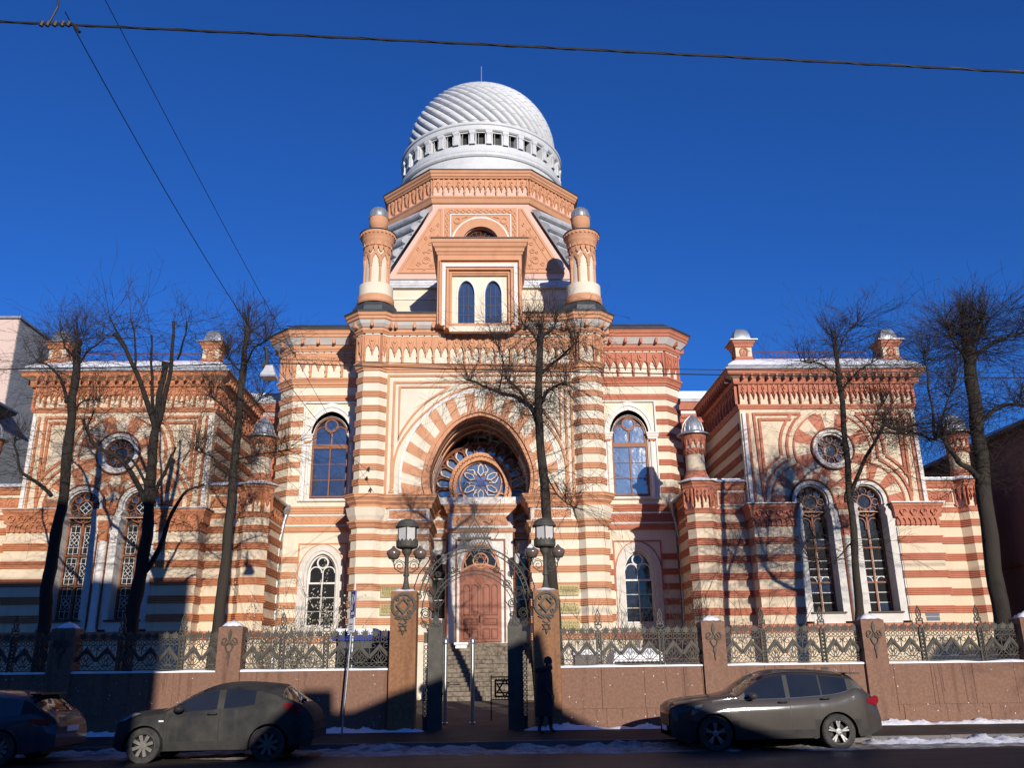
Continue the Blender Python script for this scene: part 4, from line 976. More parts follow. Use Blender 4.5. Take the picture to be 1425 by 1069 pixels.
    # middle column
    smooth_by_angle(B(mx).lathe([(.0, 3.1), (.2, 3.1), (.2, 3.25), (.165, 3.3), (.16, 6.55), (.18, 6.6), (.0, 6.62)], C, YL + .1, 20).obj('central_column', 'white', SYN))
    B(mx).mould([(C - .15, YL + .3), (C - .15, YL - .02), (C + .15, YL - .02), (C + .15, YL + .3)], [(0, 6.58), (.02, 6.6), (0, 6.75), (.05, 6.95), (.03, 7.0), (.08, 7.2), (.06, 7.25), (.10, 7.4), (0, 7.42)]).obj('column_capital', TE, SYN)
    B(mx).box(C - .27, C + .27, YL - .04, YG, 7.40, 7.62).obj('capital_block', CR, SYN)
    cornice([(C - .28, YL + .3), (C - .28, YL - .02), (C + .28, YL - .02), (C + .28, YL + .3)], TE, mx, 7.62, [(0, 0), (.04, .02), (.08, .12), (.1, .2), (.1, .26), (0, .27)])
    # lower piers
    for a, c in ((C - H - .02, C - 2.12), (C + 2.12, C + H + .02)):
        PP = [(a, 1.5), (a, YL), (c, YL), (c, YG)]
        wallpath(PP, 0, 7.5, CR, mx, 'pier_wall')
        B(mx).box(a + .1, c - .1, YL + .15, YG, 0, 7.5).obj('pier_core', CR, SYN)
        B(mx).mould(PP, [(0, 6.95), (.06, 6.98), (.04, 7.2), (.0, 7.25)]).obj('pier_moulding', TE, SYN)
        B(mx).mould(PP, [(0, 7.28), (.11, 7.3), (.13, 7.6), (.17, 7.7), (.20, 7.74), (.22, 7.84), (0, 7.86)]).obj('pier_cornice', TE, SYN)
        B(mx).mould(PP, [(0, 7.86), (.27, 7.86), (.27, 7.90), (-.5, 7.98)]).obj('pier_ledge', 'zincl', SYN)
        L = c - a; n = 8; me = corbel_mesh(L / n, .0 + .34, TE)
        col = B(); u = L / n
        col.plate([(-.035, 0), (.035, 0), (.035, .2), (u / 2, .30), (u / 2, .36), (-u / 2, .36), (-u / 2, .30), (-.035, .2)], -.11, 0)
        cm = col.mesh('pier_colonnette', TE)
        for k in range(n): inst('pier_colonnette', cm, SYN, segT((a, YL), (c, YL), mx, (k + .5) * u, 6.96))
        n2 = 4; u2 = L / n2
        orn = B(); orn.ribbon([(u2 * .36 * cos(t * .5) * (1 - t * .05), .18 + .14 * sin(t * .5) * (1 - t * .05)) for t in range(15)], .05, -.20, -.1); orn.plate([(-.05, .02), (.05, .02), (.07, .1), (0, .16), (-.07, .1)], -.18, -.1)
        om = orn.mesh('pier_carving', TE)
        for k in range(n2): inst('pier_carving', om, SYN, segT((a, YL), (c, YL), mx, (k + .5) * u2, 7.32))
        n3 = 12
        for z in (6.53, 5.83, 5.14, 4.46, 3.76): band(PP, z - .28, TE, mx)
        cornice(PP, TE, mx, 2.80, [(0, 0), (.06, 0), (.06, .1), (.09, .14), (.09, .3), (0, .32)])
    B(mx).box(C - 2.1, C + 2.1, YL + .02, YG, 0, 3.12).obj('wing_plinth', CR, SYN)
    cornice([(C - 2.1, YL + .02), (C + 2.1, YL + .02)], TE, mx, 2.80, [(0, 0), (.06, 0), (.06, .1), (.09, .14), (.09, .3), (0, .32)])
    # frieze and cornice
    cornice(WP, TE, mx, 12.08, [(0, 0), (.05, 0), (.07, .08), (.1, .12), (.1, .2), (0, .21)])
    corbels(WP[1:3], 12.28, .92, TE, mx, unit=.46); corbels(WP[:2], 12.28, .92, TE, mx, unit=.5); corbels(WP[2:], 12.28, .92, TE, mx, unit=.5)
    cornice(WP, TE, mx, 13.18, [(0, 0), (.18, 0), (.22, .1), (.22, .24), (0, .25)])
    brackets(WP, 13.32, 13.56, TE, mx, unit=.36, w=.09, d=.48)
    B(mx).mould(WP, [(0, 13.43), (.2, 13.43), (.45, 13.54), (0, 13.56)]).obj('soffit', CR, SYN)
    cornice(WP, TE, mx, 13.54, [(0, 0), (.46, 0), (.5, .05), (.5, .14), (.56, .2), (0, .22)])
    B(mx).mould(WP, [(0, 13.76), (.60, 13.76), (.60, 13.80), (-.15, 14.36), (-1.5, 14.7), (-3.79, 14.8)]).obj('wing_roof', 'roofgrey', SYN)
    B(mx).mould(WP, [(-.16, 14.40), (.42, 13.96), (.45, 13.99), (.1, 14.27), (-.3, 14.5), (-.9, 14.62)]).obj('roof_snow', 'snow', SYN)
    # parapet pinnacles
    for s in (-1, 1):
        px, py = C + s * 3.3, YW + .55
        sq = [(px - .36, py + .36), (px - .36, py - .36), (px + .36, py - .36), (px + .36, py + .36)]
        B(mx).mould([(px - .36, py - .36), (px + .36, py - .36), (px + .36, py + .36), (px - .36, py + .36)], [(.22, 13.8), (.20, 14.1), (.12, 14.2), (.10, 14.4), (.02, 14.5), (.0, 14.58)], True).obj('pinnacle_base', TE, SYN)
        B(mx).mould([(px - .36, py - .36), (px + .36, py - .36), (px + .36, py + .36), (px - .36, py + .36)], [(0, 14.55), (0, 15.05)], True).obj('pinnacle_shaft', CR, SYN)
        B(mx).mould([(px - .36, py - .36), (px + .36, py - .36), (px + .36, py + .36), (px - .36, py + .36)], [(0, 15.0), (.06, 15.04), (.06, 15.12), (.14, 15.22), (.16, 15.30), (0, 15.31)], True).obj('pinnacle_cornice', TE, SYN)
        for T in (segT((px - .36, py - .36), (px + .36, py - .36), mx, .36, 14.7), segT((px - .36, py + .36), (px - .36, py - .36), mx, .36, 14.7), segT((px + .36, py - .36), (px + .36, py + .36), mx, .36, 14.7)):
            inst('pinnacle_carving', B().strip([(-.16, -.1), (-.2, .1)] + arc(0, .12, .19, 160, 20, 8) + [(.2, .1), (.16, -.1)], [(-.09, -.1), (-.1, .1)] + arc(0, .12, .11, 160, 20, 8) + [(.1, .1), (.09, -.1)], -.05, .01).plate([(-.07, -.1), (.07, -.1), (.04, .16), (-.04, .16)], -.035, .01).mesh('pinnacle_carving', TE), SYN, T)
        B(mx).mould([(px - .36, py - .36), (px + .36, py - .36), (px + .36, py + .36), (px - .36, py + .36)], [(.0, 15.30), (.24, 15.30), (.24, 15.33), (.0, 15.36)], True).obj('pinnacle_rim', 'zinc', SYN)
        pr = [(.42 * cos(t) ** .8, 15.36 + .62 * sin(t)) for t in [radians(9 * k) for k in range(10)]] + [(0, 15.98)]
        b = B(mx)
        rows = []
        for r_, z_ in pr:
            r2 = r_; row = []
            for a in range(16):
                t = 2 * pi * a / 16; k = 1 / max(abs(cos(t)), abs(sin(t))); k = 1 + (k - 1) * .55
                row.append(b.V(px + r2 * k * cos(t), py + r2 * k * sin(t), z_))
            rows.append(row)
        for i in range(len(rows) - 1):
            for a in range(16): b.Fc(rows[i][a], rows[i][(a + 1) % 16], rows[i + 1][(a + 1) % 16], rows[i + 1][a])
        smooth_by_angle(b.obj('pinnacle_cap', 'zinc', SYN), 30)
    # roof rail
    b = B(mx); b.tube([(C - 2.7, YW + .8, 15.0), (C + 2.4, YW + .8, 15.0)], .02, 4); b.tube([(C - 2.7, YW + .8, 14.7), (C + 2.4, YW + .8, 14.7)], .014, 4)
    for k in range(5): b.tube([(C - 2.7 + 1.275 * k, YW + .8, 14.2), (C - 2.7 + 1.275 * k, YW + .8, 15.0)], .03 if k % 2 else .018, 4)
    if mx == 1:
        for k in range(26): b.tube([(C - 2.6 + .19 * k, YW + .8, 14.35), (C - 2.6 + .19 * k, YW + .8, 15.0)], .008, 3)
    b.obj('roof_rail', 'terrad', SYN)
    # corner blocks with little turrets
    for s in (-1, 1):
        xi, xo = C + s * 3.8, C + s * 5.75
        lo, hi = min(xi, xo), max(xi, xo); yb = -2.0; Y1 = YB - .02 if s == -1 else 6.0
        if s == -1: P = [(lo, Y1), (lo, yb + .3), (lo - .45, yb + .3), (lo - .60, yb), (lo - .33, yb - .35), (lo + .33, yb - .35), (lo + .6, yb), (hi, yb)]
        else: P = [(lo, yb), (hi - .6, yb), (hi - .33, yb - .35), (hi + .33, yb - .35), (hi + .60, yb), (hi + .45, yb + .3), (hi, yb + .3), (hi, Y1)]
        wallpath(P, 0, 8.85, CR, mx, 'corner_block_wall')
        B(mx).box(lo + .1, hi - .1, yb + .1, Y1, 0, 8.85).obj('corner_block', CR, SYN)
        for z in (7.27, 6.57, 5.88, 5.18, 4.48, 3.79): band(P, z - .28, TE, mx)
        cornice(P, TE, mx, 2.80, [(0, 0), (.06, 0), (.06, .1), (.09, .14), (.09, .3), (0, .32)])
        cornice(P, TE, mx, 7.60, [(0, 0), (.05, 0), (.08, .08), (.05, .12), (.10, .2), (0, .22)])
        cornice(P, TE, mx, 8.62, [(0, 0), (.06, .02), (.1, .1), (.1, .16), (.16, .24), (.16, .3), (0, .31)])
        B(mx).mould(P, [(0, 8.93), (.26, 8.93), (.27, 8.97), (-.2, 9.08)]).obj('corner_block_eaves', 'zincl', SYN)
        B(mx).box(lo, hi, yb, Y1, 8.9, 9.12).obj('corner_block_roof', 'zinc', SYN)
        B(mx).mould(P, [(.23, 8.98), (-.18, 9.16), (-.3, 9.16)]).obj('roof_snow', 'snow', SYN)
        fx = (lo + .75, hi - .05) if s == -1 else (lo + .05, hi - .75)
        frieze(fx[0], fx[1], yb, 7.98, 8.54, TE, mx, frame=CR)
        oc = P[3:7] if s == -1 else P[1:5]
        corbels(oc, 7.84, .82, TE, mx, unit=.36)
        if s == -1: frieze(0, 0, 0, 7.98, 8.54, TE, mx, frame=None, path=[(lo, Y1 - .1), (lo, yb + .4)])
        else: frieze(0, 0, 0, 7.98, 8.54, TE, mx, frame=None, path=[(hi, yb + .4), (hi, 4)])
        tx, ty = (lo, yb + .30) if s == -1 else (hi, yb + .30)
        def rg(nm, pr, m): smooth_by_angle(B(mx).lathe(pr, tx, ty, 24).obj(nm, m, SYN), 35)
        rg('small_turret_base', [(.56, 9.0), (.54, 9.2), (.46, 9.35), (.44, 9.48)], TE)
        rg('small_turret_shaft', [(.40, 9.45), (.40, 10.2)], CR)
        rg('small_turret_band', [(.41, 10.18), (.44, 10.2), (.43, 10.44), (.41, 10.46)], TE)
        rg('small_turret_neck', [(.41, 10.44), (.42, 10.8)], CR)
        rg('small_turret_cornice', [(.42, 10.72), (.50, 10.85), (.54, 11.0), (.58, 11.08), (.3, 11.1)], TE)
        rg('small_turret_brim', [(.56, 11.06), (.70, 11.06), (.70, 11.10), (.45, 11.24)], 'zinc')
        cap = [(.46, 11.22), (.44, 11.4), (.38, 11.6), (.25, 11.8), (.08, 11.95), (0, 12.0)]
        rg('small_turret_cap', cap, 'zinc')
        b = B(mx)
        for k in range(12):
            a = 2 * pi * k / 12; b.tube([(tx + (r + .006) * cos(a), ty + (r + .006) * sin(a), z) for r, z in cap], .012, 3, False)
        b.obj('cap_seam', 'zinc', SYN, kind='stuff')
        tri = B().plate([(-.05, 0), (.05, 0), (.07, .25), (.09, .32), (-.09, .32), (-.07, .25)], -.07, .02).plate([(-.012, -.14), (.012, -.14), (.02, 0), (-.02, 0)], -.05, .02).mesh('small_turret_corbel', TE)
        dm = B().ribbon([(-.06, 0), (0, .08), (.06, 0), (0, -.08)], .03, -.03, .01, True).mesh('small_turret_diamond', TE)
        S = Matrix.Scale(-1, 4, (1, 0, 0)) if mx == -1 else Matrix.Identity(4)
        for k in range(12):
            a = 2 * pi * k / 12; R = Matrix.Rotation(a + pi / 2, 4, 'Z')
            inst('small_turret_corbel', tri, SYN, S @ Matrix.Translation((tx + .42 * cos(a), ty + .42 * sin(a), 10.60)) @ R)
        for k in range(16):
            a = 2 * pi * k / 16; R = Matrix.Rotation(a + pi / 2, 4, 'Z')
            inst('small_turret_diamond', dm, SYN, S @ Matrix.Translation((tx + .44 * cos(a), ty + .44 * sin(a), 10.32)) @ R)
        if s == -1:   # gutter along the inner eaves
            B(mx).tube([(lo - .28, yb + .6, 8.92), (lo - .20, YB - .25, 8.90)], .07, 8).obj('gutter', 'zinc', SYN)
wing(1); wing(-1)

# stairs up to the doors
ST = thing('front_steps', 'worn stone steps climbing to the brown double doors', 'steps', (0, -1.0, .4))
nst = 13; rs_ = (2.66 - .38) / nst
for k in range(nst):
    y0 = -1.55 + .27 * k; z0 = .38 + rs_ * k
    xs = [-2.15]
    while xs[-1] < 2.1: xs.append(min(2.15, xs[-1] + RND.uniform(.45, 1.1)))
    for a, c in zip(xs[:-1], xs[1:]):
        j = RND.uniform(-.008, .008)
        B().box(a + .006, c - .006, y0 + j, y0 + .40, z0 + .0, z0 + rs_ - .012 + j).obj('step_stone', 'step', ST)
B().box(-2.14, 2.14, -1.5 + .27 * nst - .1, YP + .2, .3, 2.60).obj('landing', 'step', ST)
b = B().box(-2.1, 2.1, -1.2, 2, .2, .5)
for k in range(1, nst): b.box(-2.13, 2.13, -1.50 + .27 * k, 2, .3, .30 + rs_ * k)
b.obj('step_core', 'terrad', ST)
# plaques
def plaque(x0, x1, z0, z1, y, label, seed):
    t = thing('plaque', label, 'plaque', ((x0 + x1) / 2, y, z0)); B().box(x0, x1, y - .03, y, z0, z1).obj('plate', 'gold', t)
    r = random.Random(seed); b = B(); z = z1 - .06
    while z > z0 + .04:
        x = x0 + .06; e = x1 - .06
        if r.random() < .3: x += .1; e -= .1
        while x < e:
            l = min(e - x, r.uniform(.03, .12)); b.box(x, x + l, y - .034, y - .029, z - .014, z + .014); x += l + .03
        z -= .058
    b.obj('lettering', 'goldtxt', t, kind='stuff')
for k, (z0, z1) in enumerate(((4.52, 4.94), (3.78, 4.22), (3.05, 3.5))):
    plaque(3.34, 4.22, z0, z1, -.07, 'brass plaque of small engraved lines right of the porch, %s of three' % ('uppermost', 'middle one', 'lowest')[k], k)
for k, (z0, z1) in enumerate(((4.52, 4.94), (3.78, 4.22))):
    plaque(-4.22, -3.40, z0, z1, -.07, 'brass plaque on the wall left of the porch, %s of two' % ('upper one', 'lower one')[k], 9 + k)
t = thing('street_number_sign', 'dark blue street name sign over a small number plate on the right wing', 'sign', (17.9, YL, 3.3))
B().plate([(17.68, 3.36), (18.23, 3.36), (18.23, 3.58)] + arc(17.955, 3.58, .275, 0, 180, 8)[0:1] + [(18.08, 3.60), (17.955, 3.64), (17.83, 3.60), (17.68, 3.58)], YL - .03, YL).obj('name_plate', 'navy', t)
B().box(17.70, 18.22, YL - .03, YL, 3.18, 3.33).obj('number_plate', 'navy', t)
# ------------------------------------------------------------------ ground, street, kerb, snow
def sheet(name, x0, x1, y0, y1, zf, m, nx, ny, amp=0, seed=1):
    r = random.Random(seed); b = B(); ix = []
    from mathutils import noise
    for j in range(ny + 1):
        for i in range(nx + 1):
            x = x0 + (x1 - x0) * i / nx; y = y0 + (y1 - y0) * j / ny
            b.V(x, y, zf(x, y) + amp * noise.noise(Vector((x * .9, y * .9, seed))))
    w = nx + 1
    for j in range(ny):
        for i in range(nx): b.Fc(j * w + i, j * w + i + 1, (j + 1) * w + i + 1, (j + 1) * w + i)
    return structure(b.obj(name, m))
structure(B().quad((-1500, -1500, -.40), (1500, -1500, -.40), (1500, 1500, -.40), (-1500, 1500, -.40)).obj('ground', 'earth'))
sheet('road', -70, 70, -34, -16.3, lambda x, y: -.16, 'asphalt', 140, 30, .02)
def pz(x, y): return -.03 + (y + 16.3) * .15 / 2.2
sheet('pavement', -70, 70, -16.12, -13.4, pz, 'pave', 140, 6, .006)
sheet('opposite_pavement', -70, 70, -42, -34, lambda x, y: 0.0, 'pave', 20, 4)
def gzf(x, y): return .12 + max(0, min(.26, (y + 13.4) * .26 / 11))
sheet('courtyard', -45, 45, -13.4, 14, gzf, 'earth', 90, 40, .03)
kb = structure(B().box(-70, 70, -16.3, -16.29, -.3, -.05).obj('kerb', 'kerb'))
x = -20
me = None
while x < 22:
    l = 1.2; inst('kerb_stone', B().box(.006, l - .006, -.0, .19, -.36, -.005).mesh('kerb_stone', 'kerb') if me is None else me, kb, Matrix.Translation((x, -16.31, -.015 + RND.uniform(-.006, .006)))); 
    if me is None: me = bpy.data.objects['kerb_stone'].data
    x += l
def snow_ridge(name, x0, x1, y, w, h, m, zb, seed, label=None):
    from mathutils import noise
    r = random.Random(seed); b = B(); n = max(4, int((x1 - x0) / .06)); rows = []
    for i in range(n + 1):
        x = x0 + (x1 - x0) * i / n; e = min(1, min(i, n - i) / 4)
        k = max(.06, .62 + .85 * noise.noise(Vector((x * .7, seed, 0))) + .45 * noise.noise(Vector((x * 3.1, seed, 1)))) * e
        row = []
        for j in range(13):
            t = -1 + j / 6; hh = max(0, 1 - abs(t) ** 1.6) * h * k * (1 + .6 * noise.noise(Vector((x * 5, t * 2.5, seed))) + .55 * noise.noise(Vector((x * 14, t * 7, seed))))
            row.append(b.V(x + r.uniform(-.02, .02), y + w * t * (.7 + .5 * k) / 2 + .06 * noise.noise(Vector((x * 1.5, 3, seed))), zb(x, y) + hh - .01))
        rows.append(row)
    for i in range(n):
        for j in range(12): b.Fc(rows[i][j], rows[i + 1][j], rows[i + 1][j + 1], rows[i][j + 1])
    o = b.obj(name, m, smooth=True); o['kind'] = 'stuff'; return o
snow_ridge('snow_along_wall', -22, -1.25, -14.32, .42, .13, 'snow', pz, 1)
snow_ridge('snow_along_wall', 1.25, 22, -14.32, .42, .13, 'snow', pz, 2)
snow_ridge('snow_bank', -22, .3, -16.5, .9, .13, 'snowd', lambda x, y: -.15, 3)
snow_ridge('snow_bank', .8, 8.8, -16.55, .8, .13, 'snowd', lambda x, y: -.15, 4)
snow_ridge('snow_bank', 9.0, 22, -16.6, 1.1, .17, 'snow', lambda x, y: -.15, 5)
snow_ridge('snow_bank', -22, 22, -17.3, 1.3, .05, 'snowd', lambda x, y: -.155, 6)
for k, (x0, x1, y) in enumerate(((-9, -2.5, -12.2), (2.6, 9, -11.5), (3, 7.5, -9), (-14, -9.5, -10.5), (10, 20, -11), (4, 9, -6), (-9, -3, -6))):
    snow_ridge('courtyard_snow', x0, x1, y, 2.0, .14, 'snow', gzf, 20 + k)

# ------------------------------------------------------------------ fence
YF = -14.0
M['stain'] = mat('rusty_damp_stain', (.13, .062, .038), .6, (.20, .105, .07), 1, 9, .2, 40)
def fence_run(label, xa, xb, pillars, posts):
    F_ = thing('fence', label, 'fence', ((xa + xb) / 2, YF, .1))
    gaps = []
    # granite blocks, two courses
    r = random.Random(int(abs(xa) * 10))
    for (z0, z1, st) in ((-.05, .57, 1.1), (.575, 1.585, 1.1)):
        x = xa
        while x < xb - .05:
            e = min(xb, x + st + r.uniform(-.06, .06))
            if xb - e < .3: e = xb
            if x > -17 and x < 18 or True:
                j = r.uniform(0, .012)
                B().box(x + .005, e - .005, YF - .15 + j, YF + .15, z0, z1).obj('granite_block', 'granite', F_)
            x = e
    B().box(xa, xb, YF - .12, YF + .12, -.1, 1.56).obj('wall_core', 'granite', F_)
    st = B(); fl = B()
    for k in range(44):      # rusty runs below joints and small flecks of thrown snow
        x = r.uniform(xa, xb); z = r.choice((1.57, 1.57, .57)); l = r.uniform(.3, 1.3) if z > 1 else r.uniform(.1, .45); w = r.uniform(.012, .05)
        pl = [(x - w, z), (x + w, z), (x + w * r.uniform(.3, 1.2), z - l * .4), (x + w * .4, z - l * .75), (x + w * .1, z - l), (x - w * .3, z - l * .8), (x - w * r.uniform(.2, 1.1), z - l * .35)]
        st.plate(pl, YF - .1525 - .0001 * k, YF - .148)
    for k in range(150):
        x = r.uniform(xa, xb); z = r.uniform(.15, 1.5); q = r.uniform(.006, .018); fl.plate([(x - q, z), (x, z - q * .8), (x + q * .9, z), (x + q * .1, z + q)], YF - .168, YF - .148)
    st.obj('rust_stains', 'stain', F_, kind='stuff'); fl.obj('snow_flecks', 'snow', F_, kind='stuff')
    snow = B(); n = int((xb - xa) / .12); rows = []
    from mathutils import noise
    for i in range(n + 1):
        x = xa + (xb - xa) * i / n; h = .045 + .03 * noise.noise(Vector((x * 1.3, 5, 0))); o = .17 + .02 * noise.noise(Vector((x * 2, 9, 0)))
        rows.append([snow.V(x, YF - o, 1.585), snow.V(x, YF - o - .005, 1.60 + h * .4), snow.V(x, YF - .1, 1.595 + h), snow.V(x, YF + .12, 1.595 + h), snow.V(x, YF + .17, 1.585)])
    for i in range(n):
        for j in range(4): snow.Fc(rows[i][j], rows[i + 1][j], rows[i + 1][j + 1], rows[i][j + 1])
    snow.obj('snow_cap', 'snow', F_, smooth=True)
    for px in pillars:
        p = B().box(px - .31, px + .31, YF - .24, YF + .30, -.05, 2.70).obj('pillar', 'granite', F_)
        B().poly([(px - .31, YF - .24, 2.70), (px + .31, YF - .24, 2.70), (px, YF + .03, 2.84)]).poly([(px + .31, YF - .24, 2.70), (px + .31, YF + .3, 2.70), (px, YF + .03, 2.84)]).poly([(px - .31, YF + .3, 2.70), (px - .31, YF - .24, 2.70), (px, YF + .03, 2.84)]).poly([(px + .31, YF + .3, 2.70), (px - .31, YF + .3, 2.70), (px, YF + .03, 2.84)]).obj('pillar_cap', 'granite', p)
        s = B(); rows = []
        for i in range(7):
            u = -1 + i / 3; row = []
            for j in range(7):
                v = -1 + j / 3; h = .14 * (1 - max(abs(u), abs(v))) + .055 * (1 - max(abs(u), abs(v)) ** 6) + .012 * sin(9 * u + 7 * v + px)
                row.append(s.V(px + .27 * u, YF + .03 + .23 * v, 2.70 + h))
            rows.append(row)
        for i in range(6):
            for j in range(6): s.Fc(rows[i][j], rows[i + 1][j], rows[i + 1][j + 1], rows[i][j + 1])
        s.obj('snow_cap', 'snow', p, smooth=True)
        o = B(); y0, y1 = YF - .275, YF - .235
        o.plate([(px, 2.66), (px + .05, 2.55), (px + .03, 2.42), (px, 2.36), (px - .03, 2.42), (px - .05, 2.55)], y0, y1)
        for t in (-1, 1):
            o.ribbon([(px + t * (.02 + .09 * (1 - cos(a))) + t * .02 * sin(a), 2.36 - .10 * sin(a * .9)) for a in [k * .4 for k in range(11)]], .022, y0 - .001 * t, y1)
            o.ribbon([(px + t * (.14 - .07 * cos(a) * (1 - a * .08)), 2.36 + .08 * sin(a) * (1 - a * .08)) for a in [k * .5 for k in range(14)]], .02, y0 - .002, y1)
            o.ribbon([(px, 2.30), (px + t * .10, 2.22), (px + t * .06, 2.12), (px, 2.05)], .03, y0 - .003, y1)
        o.plate([(px - .02, 2.06), (px, 2.10), (px + .02, 2.06), (px + .045, 1.98), (px + .015, 1.9), (px + .015, 1.80), (px, 1.72), (px - .015, 1.80), (px - .015, 1.9), (px - .045, 1.98)], y0, y1)
        o.obj('iron_ornament', 'iron', p)
    for qx in posts:
        q = B(); q.strip([(qx - .07, 1.6), (qx - .07, 2.48)], [(qx - .045, 1.6), (qx - .045, 2.48)], YF - .05, YF + .05); q.strip([(qx + .07, 1.6), (qx + .07, 2.48)], [(qx + .045, 1.6), (qx + .045, 2.48)], YF - .05, YF + .05)
        for k in range(9): q.ribbon([(qx - .045, 1.66 + .095 * k), (qx, 1.71 + .095 * k), (qx + .045, 1.66 + .095 * k), (qx, 1.61 + .095 * k)], .022, YF - .03, YF + .02, True)
        q.plate([(qx - .07, 2.48), (qx + .07, 2.48), (qx, 2.56)], YF - .05, YF + .05)
        po = q.obj('fence_post', 'iron', F_)
        s = B()
        s.ribbon([(qx, 3.06), (qx + .055, 2.93), (qx + .06, 2.84), (qx + .03, 2.74), (qx, 2.68), (qx - .03, 2.74), (qx - .06, 2.84), (qx - .055, 2.93)], .022, YF - .02, YF + .02, True)
        s.ribbon([(qx - .02, 2.78), (qx + .02, 2.84), (qx - .02, 2.90), (qx + .01, 2.96)], .02, YF - .015, YF + .015)
        for t in (-1, 1):
            s.ribbon([(qx, 2.70), (qx + t * .06, 2.66), (qx + t * .09, 2.72), (qx + t * .05, 2.76)], .02, YF - .02 - .001 * t, YF + .02); s.ribbon([(qx, 2.56), (qx + t * .09, 2.60), (qx + t * .08, 2.68), (qx, 2.66)], .022, YF - .022 - .001 * t, YF + .02)
            s.ribbon([(qx, 2.5), (qx + t * .13, 2.52), (qx + t * .12, 2.44), (qx + t * .05, 2.44)], .02, YF - .024 - .001 * t, YF + .02)
        s.obj('spear_finial', 'iron', po)
    marks = sorted([(p, .31) for p in pillars] + [(p, .075) for p in posts] + [(xa - .0, 0), (xb, 0)])
    for (a, wa), (c, wc) in zip(marks[:-1], marks[1:]):
        x0, x1 = a + wa, c - wc; L = x1 - x0
        if L < .3: continue
        n = max(1, round(L / .49)); u = L / n
        ch, fi, cr = fence_meshes(u)
        pn = B().box(x0, x1, YF - .02, YF + .02, 1.655, 1.68).obj('fence_panel', 'iron', F_)
        for za in (1.76, 2.285, 2.41): B().box(x0, x1, YF - .02, YF + .02, za, za + .015).obj('panel_rail', 'iron', pn)
        for k in range(n):
            T = Matrix.Translation((x0 + k * u, YF, 0))
            for nm, me_ in (('chevron', ch), ('crest_leaf', cr), ('scrollwork', fi)):
                o = bpy.data.objects.new(nm, me_); COL.objects.link(o); o.parent = pn; o.matrix_local = Matrix.Translation(-Vector(ORIG[pn.name])) @ T
                if nm == 'scrollwork': o['kind'] = 'stuff'
    return F_
_fm = {}
def fence_meshes(u):
    k = round(u, 2)
    if k in _fm: return _fm[k]
    u = u; h = u / 2
    c = B(); c.ribbon([(0.0, 1.90), (h, 2.19), (u, 1.90)], .085, -.035, .03); c.ribbon([(0.0, 1.90), (h, 2.19), (u, 1.90)], .03, -.05, -.03)
    ch = c.mesh('chevron', 'iron')
    f = B(); y0, y1 = -.012, .012
    for i in range(4):
        x = u * (i + .5) / 4; f.strip(arc(x, 2.355, .052, 0, 360, 10), arc(x, 2.355, .036, 0, 360, 10), y0, y1)
        f.ribbon([(x - u / 8, 1.69), (x, 1.75), (x + u / 8, 1.69)], .014, y0, y1)
    # lotus under the chevron
    f.ribbon([(h, 2.10), (h + .045, 2.0), (h, 1.88), (h - .045, 2.0)], .017, y0, y1, True)
    for t in (-1, 1):
        f.ribbon([(h, 1.78), (h + t * .07, 1.84), (h + t * .12, 1.94), (h + t * .06, 1.99)], .016, y0 - .001 * t, y1); f.ribbon([(h, 1.78), (h + t * .12, 1.80), (h + t * .19, 1.87), (h + t * .14, 1.92)], .016, y0 - .002 * t, y1)
        f.ribbon([(h + t * .03, 1.80), (h + t * .035, 1.9), (h + t * .08, 1.99)], .013, y0 - .003, y1)
        f.ribbon([(h + t * .06, 1.77)] + arc(h + t * .17, 1.80, .05, 180 if t > 0 else 0, 0 if t > 0 else 180, 6), .013, y0 - .004, y1)
        # scrolls above
        cx = h + t * h * .62; pts = [(cx + (.085 - .004 * q) * cos(t * (q * .5 + 1.2)), 2.20 + (.085 - .004 * q) * sin(q * .5 + 1.2)) for q in range(15)]
        f.ribbon(pts, .014, y0 - .005, y1)
    f.ribbon([(h, 2.22), (h, 2.29)], .02, y0, y1); f.ribbon([(0, 1.94), (0, 2.29)], .018, y0, y1)
    f.ribbon([(-h * .3, 2.28), (0, 2.18), (h * .3, 2.28)], .014, y0 - .006, y1)
    fi = f.mesh('scrollwork', 'iron')
    g = B()
    for i in range(2):
        x = u * (i + .5) / 2
        lf = [(0, 0), (.03, .02), (.09, .03), (.062, .06), (.125, .11), (.065, .105), (.085, .17), (.035, .14), (.012, .215), (-.018, .14), (-.06, .18), (-.05, .115), (-.115, .13), (-.07, .07), (-.10, .03), (-.03, .02)]
        g.plate([(x + a, 2.425 + c_) for a, c_ in lf], -.015, .015)
        g.ribbon([(x - .10, 2.43), (x - .11, 2.53), (x - .07, 2.57)], .014, -.01, .01); g.ribbon([(x + .10, 2.43), (x + .12, 2.50), (x + .10, 2.56)], .014, -.01, .01)
    cr = g.mesh('crest_leaf', 'iron')
    _fm[k] = (ch, fi, cr); return _fm[k]
fence_run('iron zigzag fence on a granite wall, left of the gateway, half in deep shadow', -22.0, -2.22, [-6.36, -10.68, -15.0, -19.3], [-3.9, -5.05, -7.66, -9.25, -12.03, -13.6, -16.3, -17.9])
fence_run('iron zigzag fence on a granite wall, right of the gateway, behind the brown car', 2.26, 22.0, [6.32, 10.60, 14.91, 19.2], [3.30, 4.96, 7.70, 9.30, 11.99, 13.58, 16.3, 17.9])

